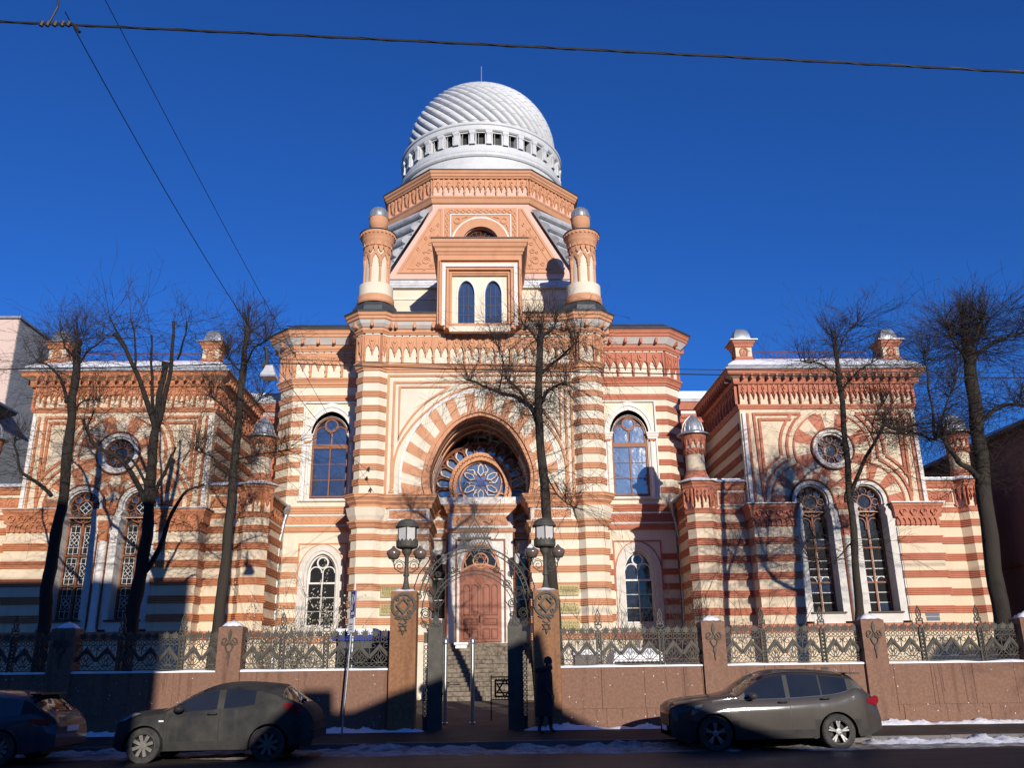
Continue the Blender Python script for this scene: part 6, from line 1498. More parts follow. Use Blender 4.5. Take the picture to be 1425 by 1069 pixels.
TREES = {
 'A': (-9.5, [
  ('t', [(-13.49, 2.1), (-13.58, 4.16), (-13.58, 5.51), (-13.52, 7.14), (-13.63, 9.33), (-13.71, 10.85), (-13.77, 12.15), (-13.84, 12.68)], 0.215, 0.1),
  ('l', [(-13.92, 7.15), (-14.47, 7.58), (-15.22, 8.04), (-15.66, 8.85), (-15.89, 9.34)], 0.072, 0.024),
  ('l', [(-13.9, 10.34), (-14.19, 11.06), (-14.83, 11.76), (-15.41, 12.02)], 0.064, 0.024),
  ('l', [(-13.74, 11.63), (-13.28, 12.15), (-12.78, 12.47)], 0.048, 0.016),
  ('l', [(-13.76, 11.89), (-14.37, 12.42), (-14.79, 13.09)], 0.048, 0.016),
  ('l', [(-13.67, 9.96), (-13.22, 10.33), (-12.62, 10.33)], 0.04, 0.016),
 ]),
 'B': (-9.5, [
  ('t', [(-10.85, 2.06), (-10.82, 3.25), (-10.71, 4.8), (-10.67, 6.18), (-10.77, 7.84), (-10.79, 9.31)], 0.245, 0.14),
  ('l', [(-10.77, 9.31), (-11.25, 10.58), (-11.74, 11.62), (-12.12, 12.3), (-12.44, 12.68)], 0.08, 0.04),
  ('l', [(-10.75, 9.31), (-10.86, 10.71), (-10.84, 11.88)], 0.088, 0.072),
  ('l', [(-10.74, 9.44), (-10.47, 10.7), (-10.33, 11.87), (-10.32, 12.99)], 0.08, 0.032),
  ('l', [(-10.84, 9.31), (-11.16, 10.84), (-11.41, 11.88), (-11.65, 13.08)], 0.056, 0.024),
  ('l', [(-12.12, 12.3), (-12.47, 12.89), (-12.63, 13.22)], 0.032, 0.016),
  ('l', [(-11.74, 11.62), (-11.74, 12.41), (-11.88, 13.16)], 0.032, 0.016),
  ('l', [(-10.33, 11.87), (-10.01, 12.4), (-9.81, 12.88)], 0.032, 0.016),
  ('l', [(-10.82, 6.88), (-11.34, 7.72), (-12.02, 8.46), (-12.83, 8.88), (-13.28, 9.38), (-13.6, 9.96)], 0.08, 0.032),
  ('l', [(-10.72, 6.6), (-10.37, 7.48), (-10.03, 8.2), (-9.83, 8.57)], 0.064, 0.024),
  ('l', [(-10.62, 4.64), (-10.19, 5.25), (-9.89, 6.22), (-9.46, 7.06), (-8.79, 7.34)], 0.08, 0.024),
  ('l', [(-12.83, 8.88), (-13.17, 9.58), (-13.16, 10.21)], 0.032, 0.016),
  ('l', [(-10.71, 7.12), (-11.13, 8.09), (-11.53, 8.33)], 0.048, 0.016),
 ]),
 'C': (-9.5, [
  ('t', [(-8.17, 2.25), (-8.1, 3.44), (-8.06, 5.46), (-8.06, 7.1), (-8.06, 9.3), (-8.05, 11.08), (-8.05, 12.26), (-8.01, 13.07)], 0.19, 0.08),
  ('l', [(-8.05, 9.17), (-7.63, 9.93), (-7.13, 10.3)], 0.04, 0.016),
  ('l', [(-8.04, 9.55), (-8.76, 10.31), (-9.28, 10.7)], 0.04, 0.016),
  ('l', [(-8.02, 11.6), (-7.56, 12.13), (-6.96, 12.26)], 0.04, 0.016),
  ('l', [(-8.04, 11.34), (-8.58, 11.87), (-8.95, 12.4)], 0.04, 0.016),
  ('l', [(-8.05, 8.31), (-7.41, 8.55), (-6.46, 8.74)], 0.04, 0.012),
  ('l', [(-8.04, 7.58), (-8.69, 8.31), (-9.19, 8.51)], 0.032, 0.012),
 ]),
 'D': (-10.5, [
  ('t', [(2.45, 1.79), (2.39, 3.48), (2.28, 5.23), (2.2, 6.83), (2.08, 8.49), (2.04, 9.95), (2.12, 11.47), (2.17, 12.46)], 0.2, 0.1),
  ('l', [(2.05, 9.21), (1.78, 9.83), (1.31, 10.21), (0.76, 10.41), (0.21, 10.71), (-0.36, 10.97)], 0.096, 0.024),
  ('l', [(1.87, 9.66), (1.4, 10.33), (1.0, 10.66)], 0.064, 0.032),
  ('l', [(2.14, 9.95), (2.36, 10.3), (2.7, 10.45), (2.94, 10.45)], 0.072, 0.024),
  ('l', [(2.14, 10.96), (2.53, 11.26), (3.03, 11.67), (3.33, 11.98)], 0.064, 0.024),
  ('l', [(2.2, 7.65), (2.57, 6.83), (3.13, 6.36)], 0.032, 0.012),
  ('l', [(2.16, 11.99), (1.83, 12.64), (1.59, 13.04)], 0.04, 0.016),
  ('l', [(0.76, 10.41), (0.89, 11.47), (0.65, 12.38)], 0.032, 0.012),
  ('l', [(2.16, 12.25), (2.61, 12.64), (2.75, 13.03)], 0.04, 0.016),
 ]),
 'E': (-10, [
  ('t', [(11.92, 2.0), (12.04, 3.19), (12.18, 5.21), (12.26, 7.09), (12.35, 8.8), (12.42, 10.44), (12.42, 11.61), (12.46, 12.28)], 0.145, 0.065),
  ('l', [(12.28, 6.85), (12.59, 7.69), (12.98, 8.42), (13.3, 8.99)], 0.072, 0.04),
  ('l', [(12.42, 10.44), (13.0, 11.08), (13.68, 11.48)], 0.04, 0.016),
  ('l', [(12.4, 11.09), (11.94, 11.61), (11.47, 11.83)], 0.04, 0.016),
  ('l', [(12.42, 11.61), (12.73, 12.41), (13.11, 12.81)], 0.032, 0.016),
  ('l', [(12.23, 5.44), (11.56, 4.76), (10.99, 4.88)], 0.024, 0.008),
  ('l', [(13.3, 8.99), (14.07, 9.04), (14.81, 9.08)], 0.024, 0.0096),
  ('l', [(13.3, 8.99), (13.6, 9.67), (14.11, 10.17)], 0.024, 0.0096),
 ]),
 'F': (-12.3, [
  ('t', [(15.16, 1.43), (15.24, 2.81), (15.29, 4.67), (15.41, 6.61), (15.54, 8.18), (15.63, 9.69), (15.73, 11.02), (15.75, 11.51)], 0.26, 0.17),
  ('l', [(15.39, 6.87), (14.98, 7.17), (14.52, 7.5), (14.18, 8.14)], 0.104, 0.064),
  ('l', [(14.18, 8.14), (14.09, 9.11), (13.97, 10.06), (13.86, 10.66)], 0.048, 0.016),
  ('l', [(14.18, 8.14), (13.62, 8.42), (12.97, 8.61)], 0.04, 0.016),
  ('l', [(14.18, 8.14), (14.41, 8.99), (14.67, 9.7)], 0.04, 0.016),
  ('l', [(15.49, 8.52), (16.23, 9.1), (16.85, 9.33), (17.53, 9.33)], 0.08, 0.04),
  ('l', [(15.71, 10.65), (15.17, 10.9), (14.67, 11.39)], 0.064, 0.024),
  ('l', [(15.71, 10.77), (16.52, 11.26), (17.5, 11.5)], 0.072, 0.032),
  ('l', [(15.68, 11.02), (15.53, 11.63), (15.39, 12.01)], 0.064, 0.024),
  ('l', [(15.68, 11.02), (16.22, 11.56), (16.78, 12.0)], 0.064, 0.024),
  ('l', [(15.71, 10.9), (15.91, 11.51), (16.07, 12.0)], 0.064, 0.032),
 ]),
}
# ------------------------------------------------------------------ bare trees
def tree(key, label, seed, density=1.0, droop=.5, updense=1.0):
    Y, L = TREES[key]; r = random.Random(seed)
    base = L[0][1][0]; t = thing('street_tree' if key != 'O' else 'street_tree', label, 'tree', (base[0], Y, gzf(base[0], Y)))
    tw = B(); starts = []
    for idx, (typ, pts, r0, r1) in enumerate(L):
        n = len(pts); P = []; dep = 0 if typ == 't' else r.choice((-1, 1)) * r.uniform(.2, .8)
        if typ == 't': pts = [(pts[0][0] - (pts[1][0] - pts[0][0]) * .3, 0.0)] + pts
        n = len(pts)
        pc = curve(pts, 4); N = len(pc)
        for i, (x, z) in enumerate(pc):
            u = i / (N - 1); P.append(Vector((x, Y + dep * u * 1.2 + (.05 * sin(i * 1.3)), z)))
        rad = [r0 + (r1 - r0) * (i / (N - 1)) + (r0 * .03 * sin(i * 2.1)) for i in range(N)]
        if key == 'B' and typ == 'l': rad = [q * 1.25 for q in rad]
        if typ == 't': rad[0] *= 1.35; rad[1] *= 1.15; rad[2] *= 1.06
        else: rad[-1] *= 1.45
        b = B().tube(P, rad, 12 if typ == 't' else 7)
        if typ == 't':
            for i in range(2, len(b.v)):
                x, y, z = b.v[i]; k = .014 * sin(z * 9 + x * 40 + y * 37); b.v[i] = (x + k, y + k, z)
        b.obj('trunk' if typ == 't' else 'branch', 'barkd' if key in 'AB' else 'bark', t, smooth=True)
        starts.append((typ, P, rad))
    def twig(p, d, L_, r_, lev, grav):
        n = 4 if lev == 0 else 3; pts = [p.copy()]; dd = d.copy()
        for i in range(n):
            dd = (dd + Vector((r.gauss(0, .10), r.gauss(0, .10), r.gauss(0, .08) + grav))).normalized(); pts.append(pts[-1] + dd * L_ / n)
        tw.tube(pts, [max(.0032, r_ * (1 - .6 * i / n)) for i in range(n + 1)], 3, False)
        if lev < 2:
            for k in range(r.randint(2, 4) if lev == 0 else r.randint(1, 3)):
                i = r.randint(1, n); q = pts[i]; o = Vector((r.gauss(0, 1), r.gauss(0, 1), r.gauss(0, .6))).normalized()
                d2 = (dd * .9 + o * .65).normalized(); twig(q, d2, L_ * r.uniform(.35, .6), r_ * .6, lev + 1, grav)
    for typ, P, rad in starts:
        tip = P[-1]; n = int((36 if typ == 't' else 18) * density * updense)
        for k in range(n):      # upward shoots from the pollard heads
            a = r.uniform(0, 2 * pi); s = abs(r.gauss(0, .85)); d = Vector((cos(a) * s, sin(a) * s, 1)).normalized()
            q = P[-1 - min(len(P) - 1, int(abs(r.gauss(0, 1.6))))]; twig(q, d, r.uniform(.4, 1.0) * (1.0 if typ == 't' else .85) * (1.3 if key == 'B' else 1) * (1 + .45 * min(s, 1.3)), r.uniform(.007, .013), 0, .06)
        for i in range(len(P)):  # side and hanging twigs
            if typ == 't' and P[i].z < .55 * P[-1].z: continue
            for k in range(int(r.uniform(1.5, 5) * density * (1.6 if typ == 't' else 1.3))):
                a = r.uniform(0, 2 * pi); d = Vector((cos(a), sin(a), r.uniform(-.35, .55))).normalized()
                twig(P[i], d, r.uniform(.8, 2.3), r.uniform(.006, .011), 0, -.14 * droop if r.random() < .6 else .05)
    o = tw.obj('twigs', 'twig', t, kind='stuff'); return t
tree('A', 'bare lime tree with a leaning dark trunk, leftmost in the courtyard', 11, 1.0, .4)
tree('B', 'hard pollarded bare tree with thick stubby forked limbs, second from the left', 22, .42, .2, .5)
tree('C', 'slim bare tree with dense fine twigs beside the left drain pipe', 33, 1.35, .9)
tree('D', 'bare tree rising behind the right gate lamp in front of the great arch', 44, 1.25, 1.2)
tree('E', 'slender bare tree between the twin windows of the right wing', 55, 1.15, .6)
tree('F', 'thick-trunked bare tree with a round brushy crown at the far right', 66, 1.35, .5, 1.5)
# a street tree across the road, whose twigs shade the right hand fence
TREES['O'] = (-35.5, [('t', [(23.5, 0), (23.5, 3), (23.6, 5), (23.5, 7.5)], .25, .12), ('l', [(23.5, 4.5), (22.3, 6), (21.2, 7.2)], .12, .04), ('l', [(23.5, 5), (25, 6.5), (26, 8)], .12, .04), ('l', [(23.5, 6), (22.8, 7.8), (22.6, 9)], .1, .04)])
tree('O', 'bare street tree on the pavement across the road, behind the viewer', 77, 2.6, .4, 1.5)

def shrub(x0, x1, y, h, n, label, seed, leaves=0, group=None):
    r = random.Random(seed); t = thing('shrub', label, 'shrub', ((x0 + x1) / 2, y, .25)); b = B(); lf = B()
    for k in range(n):
        p = Vector((r.uniform(x0, x1), y + r.uniform(-.5, .5), .2)); d = Vector((r.gauss(0, .28), r.gauss(0, .28), 1)).normalized(); L_ = h * r.uniform(.6, 1.05); pts = [p]; 
        for i in range(5): d = (d + Vector((r.gauss(0, .12), r.gauss(0, .12), .02))).normalized(); pts.append(pts[-1] + d * L_ / 5)
        b.tube(pts, [.014 * (1 - .14 * i) for i in range(6)], 3, False)
        for m_ in range(6):
            q = pts[r.randint(2, 5)]; d2 = (d + Vector((r.gauss(0, .5), r.gauss(0, .5), r.gauss(0, .2)))).normalized(); e = q + d2 * L_ * r.uniform(.15, .35); mm = (q + e) / 2 + Vector((0, 0, .03))
            b.tube([q, mm, e], [.008, .006, .003], 3, False)
            for w in range(leaves):
                c = q.lerp(e, r.random()) + Vector((r.gauss(0, .04), r.gauss(0, .04), r.gauss(0, .04))); u = Vector((r.gauss(0, 1), r.gauss(0, 1), r.gauss(0, 1))).normalized() * .045; v = u.orthogonal().normalized() * .028
                lf.quad(tuple(c - u), tuple(c - v), tuple(c + u), tuple(c + v))
    b.obj('stems', 'twig', t, kind='stuff')
    if leaves: lf.obj('dry_leaves', mat('pale_dry_leaves', (.68, .64, .52), .8, (.30, .27, .16), .8, 4, 0), t, kind='stuff')
shrub(-8.6, -6.2, -2.6, 4.4, 46, 'tall thin shrub with pale dry leaves in front of the left bay window', 5, 7)
shrub(-9.0, -6.5, -5.0, 2.6, 22, 'low bare shrub behind the left fence by the drain pipe', 6, 1)
shrub(4.4, 7.0, -3.0, 3.8, 40, 'bare brown shrub in front of the right bay window', 7)
shrub(6.6, 9.4, -2.6, 4.4, 50, 'dense bare bush in the shaded corner left of the right wing', 8)
shrub(10.0, 10.9, -6, 4.2, 9, 'young sapling with upright bare shoots before the right wing', 9)

# ------------------------------------------------------------------ overhead cables and the hanging street lamp
def cable(label, a, c, sag, r, name='overhead_cable'):
    a, c = Vector(a), Vector(c); n = 24
    pts = [a.lerp(c, i / n) - Vector((0, 0, sag * 4 * (i / n) * (1 - i / n))) for i in range(n + 1)]
    b = B().tube(pts, r, 6); return b, pts
t = thing('overhead_cable', 'thick double cable with clamps crossing the sky above the dome', 'cable', (0, -26, 11.5))
b, _ = cable('', (-16, -26, 12.25), (22, -26, 10.2), -.12, .020); b.obj('cable', 'black', t)
b = B(); A = Vector((-16, -26, 12.25)); C_ = Vector((22, -26, 10.2)); n = 300
b.tube([A.lerp(C_, i / n) + Vector((0, .02 * cos(i * .8), .12 * 4 * (i / n) * (1 - i / n) + .018 * sin(i * .8))) for i in range(n + 1)], .009, 4); b.obj('twisted_strand', 'black', t)
b = B(); zc = 12.25 - 2.05 * (16 - 6.75) / 38 + .09
for dx in (-.22, -.12, 0, .12, .22): b.tube([(-6.75 + dx, -26, zc - .04), (-6.75 + dx + .02, -26, zc + .05)], .035, 6)
b.tube([(-6.85, -26, zc), (-6.75, -26, zc + .35), (-6.80, -26, zc + .8)], .018, 6); b.tube([(-6.45, -26, zc), (-6.32, -26, zc - .16)], .03, 5); b.obj('clamp', 'black', t)
b, p = cable('', (-6.62, -26, 12.1), (-4.93, -.36, 9.95), 1.0, .010); tag(b.obj('span_wire', 'black'), 'thin span wire from the cable clamp down to a hook on the left buttress', 'wire')
b, p = cable('', (-6.35, -26, 13.0), (-4.6, -.36, 8.9), .25, .008); t = thing('span_wire', 'second thin wire with two small hooks, right of the first', 'wire', (-5.5, -14, 11)); b.obj('wire', 'black', t)
b = B()
for i in (10, 12): q = p[i]; b.tube([q + Vector((-.05, 0, .03)), q + Vector((.04, 0, .02)), q + Vector((.06, 0, -.08)), q + Vector((.0, 0, -.1))], .018, 5)
b.obj('wire_hook', 'black', t)
t = thing('wall_hook', 'black wall hooks holding the span wires on the left buttress', 'hook', (-4.8, -.36, 9.6))
for (x, z) in ((-4.93, 9.98), (-5.0, 9.55), (-4.82, 9.05)): b = B(); b.tube([(x, -.30, z), (x, -.45, z), (x + .06, -.5, z + .08), (x + .1, -.48, z - .04)], .035, 6); b.obj('hook', 'black', t)
b, p = cable('', (-24, -16, 9.3), (-5.45, -16, 9.42), .12, .016); t = thing('lamp_cable', 'long horizontal cable carrying the street lamp across the facade', 'cable', (0, -16, 9.3)); b.obj('cable', 'black', t)
b, _ = cable('', (-5.45, -16, 9.42), (26, -16, 8.95), .22, .016); b.obj('cable', 'black', t); b, _ = cable('', (-5.45, -16.1, 9.5), (26, -16.1, 9.05), .20, .010); b.obj('upper_wire', 'black', t)
t = thing('hanging_street_lamp', 'white street lamp hanging from the horizontal cable before the left bay', 'lamp', (-5.4, -16, 9.2))
b = B(); b.tube([(-5.56, -16, 9.85), (-5.50, -16, 9.42)], .05, 6); b.box(-5.60, -5.46, -16.08, -15.92, 9.28, 9.46); b.obj('bracket', 'black', t)
b = B(); b.mould([(-5.60, -16.2), (-5.22, -16.2), (-5.22, -15.8), (-5.60, -15.8)], [(-.10, 9.32), (-.05, 9.16), (0, 9.06), (0, 8.98)], True); b.quad((-5.5, -16.1, 9.32), (-5.32, -16.1, 9.32), (-5.32, -15.9, 9.32), (-5.5, -15.9, 9.32)); b.obj('housing', 'zincl', t)
B().quad((-5.59, -16.19, 8.985), (-5.59, -15.81, 8.985), (-5.23, -15.81, 8.985), (-5.23, -16.19, 8.985)).obj('lamp_lens', 'milk', t)

# ------------------------------------------------------------------ person by the right gate pillar
def person(px, py, pzz):
    t = thing('person', 'person in a long black hooded coat and knit cap walking past the right gate pillar', 'person', (px, py, pzz))
    def skin(name, verts, edges, m, sub=2, root=0):
        me = bpy.data.meshes.new(name); me.from_pydata([v[:3] for v in verts], edges, []); me.materials.append(M[m])
        o = bpy.data.objects.new(name, me); COL.objects.link(o); md = o.modifiers.new('skin', 'SKIN'); md.use_smooth_shade = True
        for i, v in enumerate(verts):
            rr = v[3]; me.skin_vertices[0].data[i].radius = rr if isinstance(rr, tuple) else (rr, rr)
        me.skin_vertices[0].data[root].use_root = True
        s = o.modifiers.new('sub', 'SUBSURF'); s.levels = s.render_levels = sub
        o.parent = t; return o
    # walking to the right, body seen from its right side
    body = [(0, 0, .92, (.13, .15)), (.01, 0, 1.12, (.125, .15)), (.02, 0, 1.32, (.13, .18)), (.03, 0, 1.44, (.09, .13)), (.05, 0, 1.52, (.055, .055)), (.075, 0, 1.60, (.08, .075)), (.085, 0, 1.68, (.085, .075)), (.07, 0, 1.73, .05),
            (.02, -.18, 1.40, .06), (-.05, -.22, 1.14, .05), (.08, -.20, .92, .04), (.14, -.18, .88, .04),
            (.02, .18, 1.40, .06), (.0, .22, 1.14, .05), (.12, .20, .96, .04), (.17, .18, .92, .04),
            (.0, -.09, .85, .09), (-.10, -.09, .46, .065), (-.19, -.09, .10, .045), (-.07, -.09, .03, .035),
            (.0, .09, .85, .09), (.10, .09, .46, .065), (.12, .09, .10, .045), (.25, .09, .04, .035)]
    ed = [(0, 1), (1, 2), (2, 3), (3, 4), (4, 5), (5, 6), (6, 7), (2, 8), (8, 9), (9, 10), (10, 11), (2, 12), (12, 13), (13, 14), (14, 15), (0, 16), (16, 17), (17, 18), (18, 19), (0, 20), (20, 21), (21, 22), (22, 23)]
    M['cloth'] = mat('black_padded_cloth', (.026, .024, .027), .85, (.045, .042, .045), .6, 8, .4, 20)
    M['skin'] = mat('skin', (.48, .26, .19), .6, None, .2, 8, 0)
    o = skin('body', body, ed, 'cloth'); 
    # coat: lofted rings
    b = B(); rings = [(.42, .23, .22, -.04), (.6, .235, .24, -.03), (.85, .22, .24, -.02), (1.05, .20, .23, -.02), (1.25, .205, .24, -.02), (1.40, .185, .225, -.01), (1.50, .14, .16, .01), (1.57, .10, .10, .03)]
    rows = []
    for z, rx, ry, ox in rings: rows.append([b.V(ox + rx * cos(a) * (1 + .03 * sin(5 * a + z * 9)), ry * sin(a), z + .01 * sin(3 * a)) for a in [2 * pi * k / 20 for k in range(20)]])
    for i in range(len(rows) - 1):
        for k in range(20): b.Fc(rows[i][k], rows[i][(k + 1) % 20], rows[i + 1][(k + 1) % 20], rows[i + 1][k])
    me = b.mesh('coat', 'cloth', True); o = bpy.data.objects.new('coat', me); COL.objects.link(o); o.parent = t
    def blob(name, c, s, m, n=14, parent=None):
        b = B(); rows = []
        for i in range(n + 1):
            ph = pi * i / n; rows.append([b.V(c[0] + s[0] * sin(ph) * cos(a), c[1] + s[1] * sin(ph) * sin(a), c[2] + s[2] * cos(ph)) for a in [2 * pi * k / n for k in range(n)]])
        for i in range(n):
            for k in range(n): b.Fc(rows[i][k], rows[i + 1][k], rows[i + 1][(k + 1) % n], rows[i][(k + 1) % n])
        o = bpy.data.objects.new(name, b.mesh(name, m, True)); COL.objects.link(o); o.parent = parent or t; return o
    # head with features
    hv = [(.08, 0, 1.63, (.083, .072)), (.095, 0, 1.58, (.07, .06)), (.09, 0, 1.69, (.092, .076)), (.165, 0, 1.625, .016), (.185, 0, 1.612, .013)]
    skin('face', hv, [(0, 1), (0, 2), (0, 3), (3, 4)], 'skin')
    blob('ear', (.085, -.078, 1.63), (.018, .012, .03), 'skin'); blob('ear', (.085, .078, 1.63), (.018, .012, .03), 'skin'); blob('eye', (.158, -.03, 1.645), (.01, .012, .008), 'black'); blob('eye', (.158, .03, 1.645), (.01, .012, .008), 'black')
    blob('mouth', (.163, 0, 1.575), (.01, .022, .006), 'terrad')
    b = B(); b.lathe([(.105, 1.665), (.108, 1.69), (.103, 1.70), (.105, 1.74), (.09, 1.79), (.055, 1.825), (0, 1.84)], .075, 0, 16); o = bpy.data.objects.new('knit_cap', b.mesh('knit_cap', 'cloth', True)); COL.objects.link(o); o.parent = t
    b = B()
    pts = [(-.02 + .16 * cos(a), .15 * sin(a), 1.50 + .03 * cos(a * 1)) for a in [2 * pi * k / 16 for k in range(17)]]; b.tube([(x - .02, y, z + .03) for x, y, z in pts], .07, 8, False); o = bpy.data.objects.new('hood', b.mesh('hood', 'cloth', True)); COL.objects.link(o); o.parent = t
    # hands: palm, four fingers and a thumb
    for (hx, hy, hz, s) in ((.155, -.175, .865, -1), (.185, .175, .90, 1)):
        hb = B(); hb.tube([(hx - .03, hy, hz + .03), (hx, hy, hz), (hx + .02, hy, hz - .04)], [.03, .035, .028], 8)
        for k in range(4):
            q = hy + (k - 1.5) * .017; l = (.06, .07, .066, .052)[k]; hb.tube([(hx + .015, q, hz - .035), (hx + .025, q, hz - .035 - l * .5), (hx + .01, q, hz - .035 - l)], [.009, .0085, .007], 6)
        hb.tube([(hx + .01, hy + s * -.02, hz + .0), (hx + .04, hy + s * -.03, hz - .02), (hx + .045, hy + s * -.02, hz - .05)], [.011, .010, .008], 6)
        o = bpy.data.objects.new('hand', hb.mesh('hand', 'skin', True)); COL.objects.link(o); o.parent = t
    return t
person(1.80, -15.0, .03)
# ------------------------------------------------------------------ parked cars
def interp(tab, x):
    if x <= tab[0][0]: return tab[0][1]
    for (a, va), (c, vc) in zip(tab[:-1], tab[1:]):
        if x <= c:
            t = (x - a) / (c - a); return va + (vc - va) * t
    return tab[-1][1]
def smooth_tab(tab, n=4): return [tuple(p) for p in curve(tab, n)]
def car(label, X0, Y0, Z0, S, paint, clad, shade=.0):
    """S: side profile tables in metres from the nose; the car faces -X, its near side is at Y0"""
    Lc, Wd = S['len'], S['width']; hw = Wd / 2
    T = thing('parked_car', label, 'car', (X0, Y0, Z0), 'cars parked along the kerb')
    TM = Matrix.Translation((X0, Y0 + hw, Z0))
    top, belt, low, plan, rail = [smooth_tab(S[k]) for k in ('top', 'belt', 'low', 'plan', 'rail')]
    R = S['wr']; arches = S['wheels']; RA = R + .065
    xs = set([Lc * i / 90 for i in range(91)])
    for wx in arches:
        for k in range(-10, 11): xs.add(wx + RA * sin(k * pi / 20))
    for a, c in S['side'] : xs.add(a); xs.add(c)
    for a in S['joints']: xs.add(a - .008); xs.add(a + .008)
    xs.add(S['ws'][0]); xs.add(S['ws'][1]); xs.add(S['rg'][0]); xs.add(S['rg'][1])
    xs = sorted(x for x in xs if 0 <= x <= Lc); xs = [x for i, x in enumerate(xs) if i == 0 or x - xs[i - 1] > .003]
    def section(x):
        zl = interp(low, x)
        for wx in arches:
            if abs(x - wx) < RA: zl = max(zl, R - .02 + sqrt(max(0, RA * RA - (x - wx) ** 2)))
        zt = interp(top, x); zb = min(interp(belt, x), zt - .03); zr = min(interp(rail, x), zt - .012); zr = max(zr, zb + .004)
        w = interp(plan, x) * hw; f = max(0, min(1, (zr - zb) / .45))
        wr_ = w - .06 - .20 * f
        zs = sorted([zl, max(zl, .28), max(zl + .001, .42), max(zl + .002, .62), max(zl + .003, zb - .16)])
        ws_ = []
        for z in zs:
            u = (z - .2) / max(.1, zb - .2); ws_.append(w - .05 * max(0, (.3 - u)) / .3 - .0 + .0 - .015 * (1 if .42 < z < .5 else 0) - .035 * max(0, u - .72) / .28)
        sec = [(ws_[i], zs[i]) for i in range(5)] + [(w - .045, zb - .05), (w - .075, zb), (wr_ + .02, zr - .02) if zr - .02 > zb + .01 else (w - .08, zb + .002), (wr_ - .02, zr)]
        sec += [(wr_ * .62, zr + (zt - zr) * .72), (wr_ * .30, zr + (zt - zr) * .95), (0, zt)]
        return sec
    secs = [section(x) for x in xs]
    parts = {}
    def addf(key, pts): parts.setdefault(key, []).append(pts)
    joints = S['joints']
    for i in range(len(xs) - 1):
        x0, x1 = xs[i], xs[i + 1]; xm = (x0 + x1) / 2
        for j in range(len(secs[0]) - 1):
            for s in (-1, 1):
                q = [(x0, s * secs[i][j][0], secs[i][j][1]), (x1, s * secs[i + 1][j][0], secs[i + 1][j][1]), (x1, s * secs[i + 1][j + 1][0], secs[i + 1][j + 1][1]), (x0, s * secs[i][j + 1][0], secs[i][j + 1][1])]
                if s == 1: q = q[::-1]
                key = 'body'
                if j == 6 and any(a < xm < c for a, c in S['side']): key = ('side_window', s, [k for k, (a, c) in enumerate(S['side']) if a < xm < c][0])
                elif j >= 8 and S['ws'][0] < xm < S['ws'][1]: key = 'windscreen'
                elif j >= 8 and S['rg'][0] < xm < S['rg'][1]: key = 'rear_window'
                elif j == 6 and (interp(rail, xm) - interp(belt, xm)) > .10: key = ('window_pillar', s, sum(1 for a, c in S['side'] if c < xm))
                elif j < 6 and any(abs(xm - a) < .0085 for a in joints) and (secs[i][j][1] > .3): key = 'gap'
                elif j <= 1 or (j <= 2 and clad and any(abs(xm - w_) < RA + .10 for w_ in arches)): key = 'cladding' if clad else 'body'
                addf(key, q)
    # ends
    for i, s0 in ((0, 1), (len(xs) - 1, -1)):
        sec = secs[i]
        for j in range(len(sec) - 1):
            a, c = sec[j], sec[j + 1]; q = [(xs[i], -a[0], a[1]), (xs[i], -c[0], c[1]), (xs[i], c[0], c[1]), (xs[i], a[0], a[1])]
            addf('body' if a[1] > .45 else ('cladding' if clad else 'body'), q if s0 == 1 else q[::-1])
    made = {}
    def emit(nm, pts, m, par, sm=True):
        b = B(T=TM); idx = {}
        for q in pts:
            f = []
            for p in q:
                k = (round(p[0], 4), round(p[1], 4), round(p[2], 4))
                if k not in idx: idx[k] = b.V(*p)
                f.append(idx[k])
            f2 = []
            for v in f:
                if v not in f2: f2.append(v)
            if len(f2) > 2: b.Fc(*f2)
        o = b.obj(nm, m, par, smooth=True)
        if sm: o.data.set_sharp_from_angle(angle=radians(38))
        return o
    body = emit('body', parts['body'], paint, T)
    if 'cladding' in parts: emit('lower_cladding', parts['cladding'], 'carplastic', T)
    emit('windscreen', parts['windscreen'], 'carglass', T); emit('rear_window', parts['rear_window'], 'carglass', T)
    if 'gap' in parts: emit('door_gap', parts['gap'], 'carblack', T)
    for k in parts:
        if isinstance(k, tuple): emit(k[0], parts[k], 'carglass' if k[0] == 'side_window' else S.get('pillar', 'carblack'), T)
    # cabin floor and wheel wells keep daylight from showing through
    B(T=TM).box(.25, Lc - .25, -hw + .22, hw - .22, .22, .62).obj('underbody', 'carblack', T)
